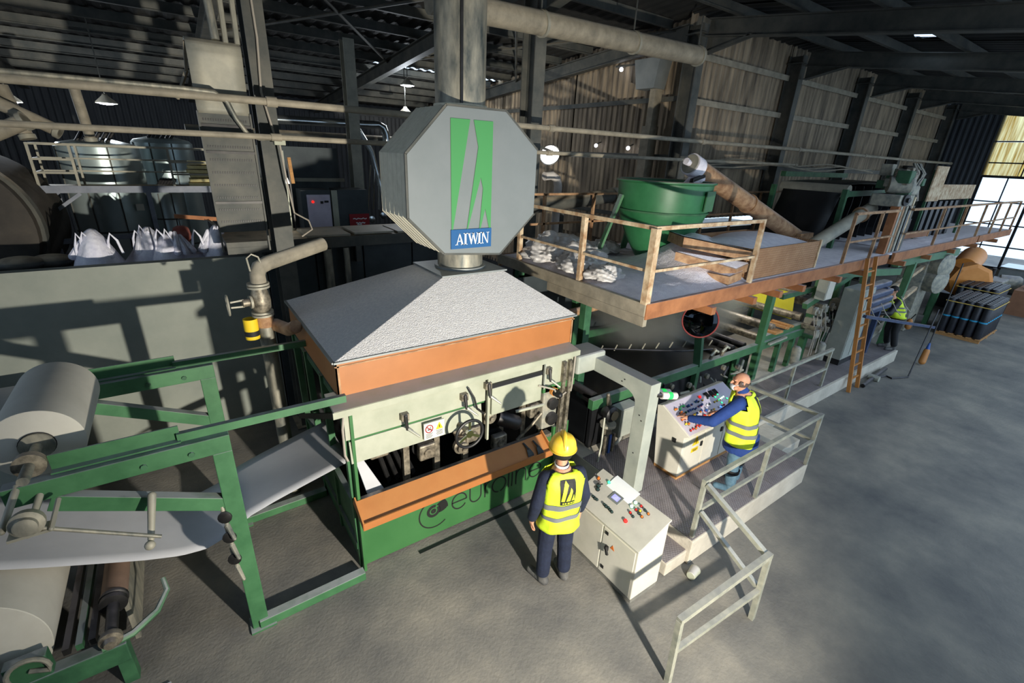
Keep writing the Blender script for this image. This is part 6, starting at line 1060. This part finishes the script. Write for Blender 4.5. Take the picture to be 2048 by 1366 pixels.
t = thing('round_duct', 'dark round duct lying behind the platform rail', 'duct', (6.6, 7.2, 3.1)); MB().tube((5.4, 7.25, 3.5), (7.7, 7.25, 3.68), 0.14, n=18).build('tube', 'steel', t, smooth=True); MB().tube((7.65, 7.25, 3.67), (7.78, 7.25, 3.68), 0.17, n=18).build('end_flange', 'pipe_dusty', t, smooth=True); MB().bar((6.3, 7.25, 2.7), (6.3, 7.25, 3.45), 0.06).build('support', 'steel', t)
# ================================================================ pipes along the ridge columns
for z, r, lab in ((4.86, 0.045, 'long dusty pipe running along the columns, upper of the two'), (4.46, 0.035, 'long dusty pipe running along the columns, lower of the two')):
    t = thing('service_pipe', lab, 'pipe', (10, 7.3, z), 'service pipes along the columns')
    for a, b in zip(XS[:-1], XS[1:]):
        if z < 4.6 and a > 12: continue
        MB().tube((a+0.01, 6.97, z+0.012*math.sin(a)), (b-0.01, 6.97, z+0.012*math.sin(b)), r, n=10).build('pipe_length', 'pipe_dusty', t, smooth=True)
        MB().tube((b-0.06, 6.97, z+0.012*math.sin(b)), (b+0.06, 6.97, z+0.012*math.sin(b)), r*1.35, n=10).build('coupling', 'pipe_dusty', t, smooth=True); MB().bar((b, 6.97, z), (b, 7.42, z), 0.04).build('clip', 'steel', t)
t = thing('cable_tray', 'sagging bundle of dusty cables along the corrugated wall', 'cables', (15, 7.5, 4.3))
for k in range(3): MB().path([(10.2+0.9*i, 7.27+0.03*k, 4.38+0.05*k-0.06*math.sin(i*1.1+k)) for i in range(13)], 0.02, 6).build('cable', 'pipe_dusty', t, smooth=True)
# curved perforated chute in front of the dark column
ch = thing('perforated_chute', 'tall perforated steel chute with a curved dusty top, left of the dark column', 'chute', (0.68, 7.05, 3.04))
MB().box(0.42, 0.95, 7.14, 7.165, 3.3, 4.72).build('plate', 'steel', ch)
hole_src = None
for r in range(9):
    z = 3.42+0.15*r
    m = MB()
    for k in range(18): m.box(0.45+0.0265*k, 0.462+0.0265*k, 7.132, 7.141, z, z+0.025)
    o = m.build('perforation_row', 'black', ch); o['kind'] = 'stuff'
    if r in (2, 6, 8): MB().bar((0.42, 7.13, z-0.05), (0.95, 7.13, z-0.05), 0.012, 0.03).build('joint_strap', 'black_metal', ch)
pts = [(7.14, 4.7), (7.13, 4.95), (7.1, 5.15), (7.06, 5.32), (7.07, 5.42), (7.14, 5.47), (7.38, 5.45)]
def cf(u, v): t = v*(len(pts)-1); i = min(int(t), len(pts)-2); k = t-i; return (0.41+0.55*u, pts[i][0]*(1-k)+pts[i+1][0]*k, pts[i][1]*(1-k)+pts[i+1][1]*k)
MB().grid(cf, 4, 24).build('curved_cover', 'steel_pale', ch, smooth=80, recalc=False, thick=0.012)
MB().bar((0.41, 7.1, 5.42), (0.39, 7.35, 5.15), 0.03).build('stay', 'pipe_dusty', ch); MB().bar((0.39, 7.35, 5.15), (0.25, 7.5, 4.85), 0.03).build('stay', 'pipe_dusty', ch)
for x in (0.41, 0.96): MB().bar((x, 7.14, 3.04), (x, 7.14, 4.72), 0.02, 0.05).build('side_strip', 'steel', ch)
t = thing('roof_hanger', 'pair of steel hanger rods and duct leading up from the chute to the roof', 'hanger', (0.75, 7.1, 5.5))
MB().tube((0.72, 7.12, 5.48), (0.66, 7.15, 7.3), 0.045, n=10).build('tube', 'galv', t, smooth=True); MB().tube((0.82, 7.12, 5.46), (0.85, 7.15, 7.3), 0.03, n=8).build('rod', 'steel_pale', t, smooth=True); MB().tube((0.94, 7.12, 5.46), (0.98, 7.15, 7.3), 0.03, n=8).build('rod', 'steel_pale', t, smooth=True)
t = thing('flexible_conduit', 'ribbed flexible conduit looping from the pipe to a small junction box', 'conduit', (1.0, 7.15, 4.5))
MB().path([(-1.4, 6.97, 4.93), (0.3, 6.97, 4.93), (0.6, 6.97, 4.92), (0.72, 6.97, 4.83), (0.78, 6.97, 4.66), (0.88, 7.0, 4.5), (1.02, 7.08, 4.45), (1.2, 7.2, 4.46)], 0.028, 10).build('hose', 'galv', t, smooth=True); MB().box(1.2, 1.34, 7.16, 7.26, 4.38, 4.5).build('junction_box', 'pale_paint', t, bevel=0.01)
MB().path([(1.27, 7.2, 4.4), (1.3, 7.2, 3.9), (1.36, 7.3, 3.5), (1.6, 7.6, 3.35), (1.66, 7.7, 3.2), (1.5, 7.7, 3.1)], 0.012, 6).build('cable', 'cable', t, smooth=True); MB().path([(1.18, 7.38, 6.8), (1.2, 7.36, 5.6), (1.16, 7.36, 5.0), (1.24, 7.3, 4.5)], 0.014, 6).build('cable', 'cable', t, smooth=True)
# ledge above the sheet wall
t = thing('dust_ledge', 'dusty steel ledge on top of the sheet wall behind the hood', 'ledge', (2.8, 8.0, 2.9))
MB().box(0.5, 5.5, 7.84, 8.95, 2.96, 3.04).build('top_plate', 'steel', t); MB().bar((0.5, 7.87, 2.92), (5.5, 7.87, 2.92), 0.06, 0.1).build('front_angle', 'steel', t)
for k in range(5): MB().box(1.6+0.75*k, 2.28+0.75*k, 7.86, 8.6, 3.045+0.012*(k % 2), 3.075+0.012*(k % 2)).build('loose_sheet', 'steel_pale', t)
for x in (0.9, 2.4, 4.0): MB().bar((x, 7.92, 2.6), (x, 7.92, 2.9), 0.08).build('bracket', 'steel', t)
# ================================================================ left hall: tanks, walkway, sacks
def tank(x, y, r, z0, z1, lab, seams):
    t = thing('process_tank', lab, 'tank', (x, y, z0), 'tanks of the left hall'); MB().lathe([(r, z0), (r, z1), (r*0.9, z1+0.06), (0.1, z1+0.16)], (x, y, 0), (0, 0, 1), 48).build('shell', 'tank_skin', t, smooth=30)
    for z in seams: MB().lathe([(r+0.008, z), (r+0.008, z+0.03)], (x, y, 0), (0, 0, 1), 48, cap=False).build('seam_band', 'steel', t, smooth=80)
    for a in (3.6, 4.3, 5.0): MB().bar((x+(r+0.005)*math.cos(a), y+(r+0.005)*math.sin(a), z0+0.1), (x+(r+0.005)*math.cos(a), y+(r+0.005)*math.sin(a), z1), 0.02, 0.02).build('sheet_joint', 'steel', t)
    for k in range(6): a = 4.0+0.25*k; MB().capsule((x+0.6*r*math.cos(a), y+0.6*r*math.sin(a), z1+0.1), (x+0.6*r*math.cos(a)+0.1, y+0.6*r*math.sin(a), z1+0.25), 0.03, n=8).build('top_fitting', 'black_metal', t, smooth=True)
    return t
tk = tank(-1.0, 12.1, 0.62, 0, 4.2, 'large insulated metal tank behind the blue walkway', (0.9, 1.8, 2.7, 3.5)); MB().box(-0.62, -0.5, 11.55, 11.57, 3.1, 3.22).build('label_plate', 'sign_white', tk)
tank(-0.12, 11.9, 0.3, 0, 3.4, 'slim stainless tank right of the large tank', (1.2, 2.9)); tank(0.0, 13.3, 0.55, 0, 4.3, 'dark rear tank behind the walkway railing', (2.2, 3.4))
wk = thing('tank_walkway', 'blue grey steel walkway with tube railings in front of the tanks', 'walkway', (-0.5, 10.7, 0))
MB().box(-1.75, 1.3, 10.5, 11.2, 3.58, 3.6).build('deck', 'steel', wk); MB().bar((-1.75, 10.5, 3.57), (1.3, 10.5, 3.57), 0.04, 0.11).build('edge_beam', 'blue_grey', wk)
for x in (-1.7, -1.22, 0.05, 1.25):
    MB().bar((x, 10.5, 3.6), (x, 10.5, 4.24), 0.035).build('rail_post', 'steel_pale', wk)
    if x < 1: MB().bar((x, 11.15, 3.6), (x, 11.15, 4.24), 0.03).build('rail_post', 'steel_pale', wk)
for z in (4.24, 4.02, 3.82): MB().bar((-1.72, 10.5, z), (-1.2, 10.5, z), 0.03).build('rail', 'steel_pale', wk); MB().bar((0.04, 10.5, z), (1.3, 10.5, z), 0.03).build('rail', 'steel_pale', wk); MB().bar((-1.72, 11.15, z), (0.9, 11.15, z), 0.025).build('rail', 'steel_pale', wk); MB().bar((-1.7, 10.5, z), (-1.7, 11.15, z), 0.025).build('rail', 'steel_pale', wk)
MB().bar((-1.2, 10.5, 4.24), (0.05, 10.5, 4.24), 0.03).build('rail', 'steel_pale', wk)
for x, y in ((-1.7, 10.5), (-1.6, 11.1), (-0.35, 10.6), (0.75, 10.6)): MB().bar((x, y, 0), (x, y, 3.55), 0.07).build('leg', 'blue_grey', wk)
MB().bar((-1.65, 10.55, 3.2), (-1.25, 10.6, 3.5), 0.05).build('knee_brace', 'blue_grey', wk); MB().bar((-1.68, 10.5, 2.75), (-0.3, 10.6, 2.8), 0.05, 0.08).build('cross_tie', 'blue_grey', wk)
t = thing('sheet_stack', 'stack of yellowish boards lying on the far end of the walkway', 'stack', (0.9, 10.9, 3.6))
for k in range(6): MB().box(0.28+0.02*(k % 3), 0.95-0.03*(k % 2), 10.75, 11.1, 3.605+0.075*k, 3.66+0.075*k).build('board', 'yellow_stack', t)
# white bulk sacks behind the divider wall
def sack(x, y, s, i, lab):
    t = thing('bulk_sack', lab, 'sack', (x, y, 0), 'white bulk sacks behind the wall'); rr = random.Random(i); ph = [rr.uniform(0, 6) for _ in range(6)]
    base = MB().ball((0, 0, 0), 1, 40, 28); mb = MB()
    for p in base.v:
        d = V(p); k = 1+0.08*abs(math.sin(6*d.x+ph[0]+4*d.z))+0.09*abs(math.sin(8*d.y-5*d.x+ph[1]))+0.07*math.sin(10*d.z+ph[2]+3*d.x)
        mb.v.append((x+d.x*k*s, y+d.y*k*s*0.9, 1.45+d.z*(1.45 if d.z < 0 else 1.55*(1+0.12*math.sin(5*d.x+ph[3])))))
    mb.f = base.f; mb.build('fabric', 'white_bag', t, smooth=80)
    for k in range(3):
        a = rr.uniform(2.6, 6); px = x+0.3*s*math.cos(a)-0.08+0.1*k; py = y-0.2*s; h = 2.92+rr.uniform(0.0, 0.08)
        MB().path([(px-0.07, py, h-0.12), (px-0.05, py-0.02, h+0.06), (px-0.01, py-0.03, h+0.17+0.05*(k % 2)), (px+0.05, py-0.02, h+0.07), (px+0.08, py, h-0.12)], 0.016, 6).build('lifting_loop', 'white_bag', t, smooth=True)
    for k in range(4):
        a = rr.uniform(3.4, 6.0); MB().capsule((x+0.5*s*math.cos(a), y+0.45*s*math.sin(a), 2.82), (x+0.15*s*math.cos(a), y+0.1*s*math.sin(a), 3.04+0.05*(k % 2)), 0.05, 0.025, 8).build('gathered_neck', 'white_bag', t, smooth=True)
sack(-1.05, 8.78, 0.52, 1, 'leftmost white bulk sack with one raised loop behind the wall'); sack(-0.5, 9.0, 0.5, 2, 'second white bulk sack from the left behind the wall'); sack(-0.08, 8.74, 0.46, 3, 'white bulk sack with tall loops in the middle of the row'); sack(0.4, 8.78, 0.46, 4, 'rightmost white bulk sack beside the perforated chute')
t = thing('red_drum', 'dusty red round drum hanging above the white sacks', 'drum', (0.0, 9.3, 2.8)); MB().lathe([(0.05, 0), (0.11, 0.02), (0.14, 0.08), (0.14, 0.16), (0.11, 0.22), (0.04, 0.24)], (-0.12, 9.2, 2.98), (1, 0.1, 0.0), 20).build('body', 'red_ball', t, smooth=True); MB().tube((0.0, 9.2, 3.12), (0.0, 9.2, 3.23), 0.01, n=6).build('hook', 'steel', t)
t = thing('lifting_beam', 'rusty orange lifting beam above the red drum', 'beam', (0.25, 9.2, 3.25)); MB().bar((-0.05, 9.2, 3.27), (0.62, 9.15, 3.2), 0.05, 0.06).build('beam', 'rust_orange', t); MB().bar((0.4, 9.18, 3.2), (0.62, 9.3, 2.9), 0.04, 0.04).build('stay', 'steel_pale', t)
# big dark drum at the far left and slanting pipes
t = thing('rotary_drum', 'huge dark round drum at the far left behind the wall', 'drum', (-2.9, 10.5, 0)); MB().lathe([(0.95, 0), (1.05, 0.03), (1.05, 1.4), (0.95, 1.43)], (-2.75, 9.6, 3.1), (0.15, 1, 0), 48).build('shell', 'drum_dark', t, smooth=True); MB().lathe([(1.1, 0), (1.1, 0.12)], (-2.73, 9.75, 3.1), (0.15, 1, 0), 48).build('riding_ring', 'steel', t, smooth=True); MB().box(-3.6, -2.0, 9.6, 11, 0, 2.1).build('cradle', 'black', t)
for i, (a, b, r) in enumerate((((-2.3, 10.2, 5.05), (-1.2, 10.0, 4.42), 0.09), ((-1.75, 10.4, 5.0), (-1.62, 10.3, 4.3), 0.08), ((-2.4, 10.0, 4.1), (-1.5, 9.8, 4.55), 0.1), ((-1.03, 11.3, 5.1), (-1.0, 11.4, 4.3), 0.075))):
    t = thing('vent_pipe', ['slanting grey vent pipe at the upper left', 'short upright vent pipe at the far left', 'fat pale pipe end poking in at the left edge', 'upright pipe dropping onto the large tank'][i], 'pipe', b, 'vent pipes of the tanks'); MB().tube(a, b, r, n=14).build('tube', 'pipe_dusty', t, smooth=True); d = (V(b)-V(a)).normalized(); MB().tube(V(b)-d*0.06, V(b), r*1.25, n=14).build('flange', 'steel_pale', t, smooth=True)
# rubble of bags far left
for i, (x, y, z) in enumerate(((-1.9, 9.0, 2.72), (-2.25, 9.1, 2.66), (-1.6, 9.15, 2.7))):
    tag(MB().ball((x, y, z), (0.26, 0.2, 0.1), 20, 12).build('flat_sack', 'steel', smooth=80), ['flat dusty sack nearest the white sacks', 'flat dusty sack at the left picture edge', 'flat dusty sack between drum and white sacks'][i], 'sack', 'flat sacks')
tag(MB().box(-2.7, -1.35, 8.85, 9.45, 0, 2.62).build('sack_pallet_stack', 'dark_sheet'), 'dark stacked pallets under the flat dusty sacks', 'stack')
# ================================================================ cabinets, pipework and lamps in the background hall
t = thing('electric_cabinet', 'pale blue electric cabinet with a red pilot lamp in the background', 'cabinet', (2.45, 10.6, 0)); MB().box(2.12, 2.7, 10.5, 10.95, 0, 3.55).build('body', 'dark_sheet', t); MB().box(2.22, 2.68, 10.47, 10.5, 2.6, 3.46).build('door', 'console_lilac', t, bevel=0.008); MB().lathe([(0.025, 0), (0.025, 0.02)], (2.33, 10.47, 3.32), (0, -1, 0), 10).build('pilot_lamp', 'led_red', t); MB().box(2.48, 2.53, 10.45, 10.47, 3.28, 3.33).build('switch', 'sign_black', t); MB().box(2.56, 2.64, 10.455, 10.47, 3.3, 3.34).build('switch', 'sign_black', t)
t = thing('electric_cabinet', 'dark cabinet with pale open side and red notice in the background', 'cabinet', (3.1, 10.6, 0)); MB().box(2.84, 3.48, 10.5, 11.1, 0, 3.55).build('body', 'dark_sheet', t); MB().box(2.72, 2.84, 10.5, 10.6, 2.4, 3.54).build('side_panel', 'pale_paint', t)
sg = MB().box(3.05, 3.48, 10.47, 10.49, 2.7, 3.05).build('red_notice', 'red_sign', t); m = MB(); OO = (0, 10.47, 0)
for a, b, z in ((3.12, 3.42, 2.95), (3.18, 3.38, 2.86), (3.2, 3.3, 2.83)): ribbon(m, [(a+(b-a)*k/8, z+0.012*math.sin(k*2.4)) for k in range(9)], OO, (1, 0, 0), (0, 0, 1), 0.02)
o = m.build('notice_print', 'white_paint', sg, recalc=False); o['kind'] = 'stuff'
t = thing('silver_pipework', 'shiny insulated pipe loop behind the pale column', 'pipework', (4.8, 13, 3)); MB().path([(1.9, 13, 4.92), (4.5, 13, 4.95), (4.72, 13, 4.97), (4.86, 13, 4.9), (4.92, 13, 4.75), (5.0, 13, 3.6), (5.0, 13, 2.8)], 0.1, 14).build('pipe', 'stainless', t, smooth=True); MB().path([(4.3, 13.4, 4.85), (4.6, 13.3, 4.3), (4.75, 13.2, 3.4), (4.75, 13.2, 2.8)], 0.08, 12).build('pipe', 'stainless', t, smooth=True); MB().tube((0.5, 14, 4.6), (8, 14, 4.6), 0.13, n=14).build('long_duct', 'steel', t, smooth=True)
for k in range(6): MB().tube((4.1+0.14*k, 12.4, 2.9), (4.25+0.1*k, 12.4, 4.0-0.1*(k % 3)), 0.02, n=6).build('thin_pipe', 'stainless', t, smooth=True)
for k in range(5): MB().lathe([(0.08, 0), (0.08, 0.05), (0.04, 0.06)], (3.7+0.28*k, 11.0, 2.85+0.08*(k % 2)), (0, -1, 0), 12).build('pump_cap', 'stainless', t, smooth=True)
t = thing('back_partition', 'dark sheet partition behind the cabinets', 'partition', (2.5, 12.6, 0)); MB().box(0.9, 3.5, 12.6, 12.65, 0, 4.35).build('sheet', 'dark_sheet', t); MB().bar((1.3, 12.55, 3.62), (3.6, 12.55, 3.62), 0.06, 0.08).build('rail', 'steel_pale', t)
t = thing('tube_lamp', 'bright vertical strip of daylight lamp beside the dark column', 'lamp', (1.5, 8.7, 3.1)); MB().bar((1.47, 8.65, 3.08), (1.5, 8.65, 3.62), 0.05, 0.03).build('tube', 'tube_glow', t); MB().bar((1.54, 8.7, 3.04), (1.54, 8.7, 4.3), 0.05).build('mount', 'pale_paint', t)
t = thing('tube_lamp', 'tilted bright lamp strip higher up beside the dark column', 'lamp', (1.5, 8.7, 3.8)); MB().hexa([(1.46, 8.65, 3.8), (1.6, 8.65, 3.8), (1.6, 8.67, 3.8), (1.46, 8.67, 3.8), (1.46, 8.65, 4.15), (1.49, 8.65, 4.15), (1.49, 8.67, 4.15), (1.46, 8.67, 4.15)]).build('tube', 'tube_glow', t); MB().bar((1.66, 8.7, 3.8), (1.64, 8.7, 4.2), 0.05).build('mount', 'wood', t); MB().bar((1.62, 8.72, 3.04), (1.62, 8.72, 4.2), 0.02).build('stand', 'black_metal', t)
def pend(x, y, z, lab, e):
    t = thing('pendant_lamp', lab, 'lamp', (x, y, z), 'pendant lamps'); MB().lathe([(0.04, 0.2), (0.06, 0.16), (0.2, 0.03), (0.21, 0.0)], (x, y, z), (0, 0, 1), 20, cap=False).build('shade', 'steel_pale', t, smooth=80, thick=0.004); MB().lathe([(0.19, 0.01), (0.12, -0.02), (0.0, -0.03)], (x, y, z), (0, 0, 1), 20, cap=False).build('glass', 'lamp_glow', t, smooth=80); MB().tube((x, y, z+0.2), (x, y, zr(y)+0.2), 0.012, n=6).build('rod', 'steel', t)
    lamp('pendant_light', 'POINT', (x, y, z-0.1), e, (0.85, 0.92, 1.0), 0.15)
pend(6.44, 15, 6.2, 'lit pendant lamp under the left roof, upper of two', 150); pend(6.34, 15, 5.42, 'lit pendant lamp under the left roof, lower of two', 150); pend(-0.9, 15.5, 5.1, 'lit pendant lamp far back above the walkway', 160); pend(-2.4, 14.5, 4.95, 'lit pendant lamp at the far left near the vent pipes', 160)
t = thing('flood_reflector', 'round bright reflector lamp beside the octagonal sign', 'lamp', (6.5, 8.0, 4.3)); d = V(-0.4, -0.8, -0.35).normalized(); MB().lathe([(0.06, -0.2), (0.1, -0.16), (0.2, -0.04), (0.21, 0.0)], (6.5, 8.0, 4.42), d, 24, cap=False).build('reflector', 'chrome', t, smooth=80, thick=0.004); MB().lathe([(0.19, -0.02), (0.0, -0.02)], (6.5, 8.0, 4.42), d, 24, cap=False).build('glass', 'tube_glow', t, smooth=80); MB().bar((6.5, 8.0, 4.5), (5.75, 7.62, 4.6), 0.04).build('bracket', 'steel', t)
t = thing('hooked_pipe', 'white hooked vent pipe under the reflector lamp', 'pipe', (6.6, 8.2, 2.8)); MB().path([(6.55, 8.2, 4.0), (6.75, 8.2, 4.02), (6.9, 8.2, 3.95), (6.95, 8.2, 3.8), (6.95, 8.2, 0.0)], 0.09, 12).build('pipe', 'cyl_white', t, smooth=True); MB().tube((6.95, 8.2, 3.3), (6.95, 8.2, 3.36), 0.12).build('flange', 'cyl_white', t)
for y, z, lab in ((10.5, 4.74, 'small bare bulb on the cross wall, left one'), (9.28, 4.69, 'small bare bulb on the cross wall, right one'), (9.85, 6.58, 'small lamp on the wall arm, left of the duct box'), (9.29, 6.56, 'small lamp on the wall arm, next to the duct box')):
    t = thing('wall_bulb', lab, 'lamp', (10.2, y, z), 'bulbs on the cross wall'); MB().ball((10.2, y, z), 0.05, 12, 8).build('bulb', 'lamp_glow', t, smooth=80); MB().bar((10.2, y, z+0.04), (10.38, y, z+0.1), 0.03).build('holder', 'steel', t)
t = thing('duct_box', 'grey sheet metal duct box hung high on the cross wall', 'duct', (10.2, 8.7, 6.0)); MB().hexa([(9.85, 8.4, 6.02), (10.25, 8.4, 6.02), (10.25, 8.95, 6.02), (9.85, 8.95, 6.02), (9.8, 8.28, 6.65), (10.25, 8.28, 6.65), (10.25, 9.05, 6.65), (9.8, 9.05, 6.65)]).build('hopper_box', 'duct_metal', t); MB().box(10.0, 10.25, 8.45, 8.62, 5.2, 6.02).build('down_duct', 'pipe_dusty', t); MB().box(9.95, 10.25, 8.42, 8.68, 0.0, 5.2).build('lower_duct', 'pipe_dusty', t); MB().bar((10.1, 9.1, 6.62), (10.1, 9.95, 6.64), 0.04).build('lamp_arm', 'steel', t)
t = thing('roof_duct', 'large dusty round duct running under the roof beside the columns', 'duct', (7, 7.05, 6.35)); MB().tube((3.3, 6.85, 6.28), (9.3, 6.85, 6.42), 0.17, n=20).build('tube', 'pipe_dusty', t, smooth=True)
for x in (5.2, 7.3, 9.2): MB().tube((x, 6.85, 6.325+0.0233*(x-5.2)-0.01), (x+0.05, 6.85, 6.325+0.0233*(x-5.2)), 0.19, n=20).build('joint_band', 'steel_pale', t, smooth=True); MB().bar((x, 6.85, 6.4), (x, 6.85, 7.1), 0.02).build('hanger', 'steel', t)
# roof light in the opening and lamp tube at the right rafter
struct(MB().box(13.72, 14.33, 4.32, 4.83, zr(4.6)+0.26, zr(4.6)+0.27).build('window_4', 'glass'))
# ================================================================ steam over the tar bath
def steam():
    m = bpy.data.materials.new('steam'); m.use_nodes = True; nt = m.node_tree; N = nt.nodes; L = nt.links; N.remove(N['Principled BSDF'])
    v = N.new('ShaderNodeVolumePrincipled'); v.inputs['Color'].default_value = S(226, 226, 214); v.inputs['Anisotropy'].default_value = 0.2
    geo = N.new('ShaderNodeNewGeometry'); nz = N.new('ShaderNodeTexNoise'); nz.inputs['Scale'].default_value = 1.1; nz.inputs['Detail'].default_value = 4; L.new(geo.outputs['Position'], nz.inputs['Vector'])
    mr = N.new('ShaderNodeMapRange'); mr.inputs[1].default_value = 0.34; mr.inputs[2].default_value = 0.72; mr.inputs[4].default_value = 5.5; L.new(nz.outputs['Fac'], mr.inputs[0])
    tc = N.new('ShaderNodeTexCoord'); mp = N.new('ShaderNodeVectorMath'); mp.operation = 'SUBTRACT'; mp.inputs[1].default_value = (0.5, 0.5, 0.5); L.new(tc.outputs['Generated'], mp.inputs[0])
    ln_ = N.new('ShaderNodeVectorMath'); ln_.operation = 'LENGTH'; L.new(mp.outputs[0], ln_.inputs[0]); m2 = N.new('ShaderNodeMapRange'); m2.inputs[1].default_value = 0.5; m2.inputs[2].default_value = 0.15; L.new(ln_.outputs['Value'], m2.inputs[0])
    mu = N.new('ShaderNodeMath'); mu.operation = 'MULTIPLY'; L.new(mr.outputs[0], mu.inputs[0]); L.new(m2.outputs[0], mu.inputs[1]); L.new(mu.outputs[0], v.inputs['Density']); L.new(v.outputs[0], N['Material Output'].inputs['Volume']); MATS['steam'] = m
steam()
o = MB().box(5.2, 10.2, 4.3, 6.35, 1.0, 2.48).build('steam_cloud', 'steam'); o['kind'] = 'stuff'; tag(o, 'pale steam drifting over the hot tar bath under the platform', 'steam')
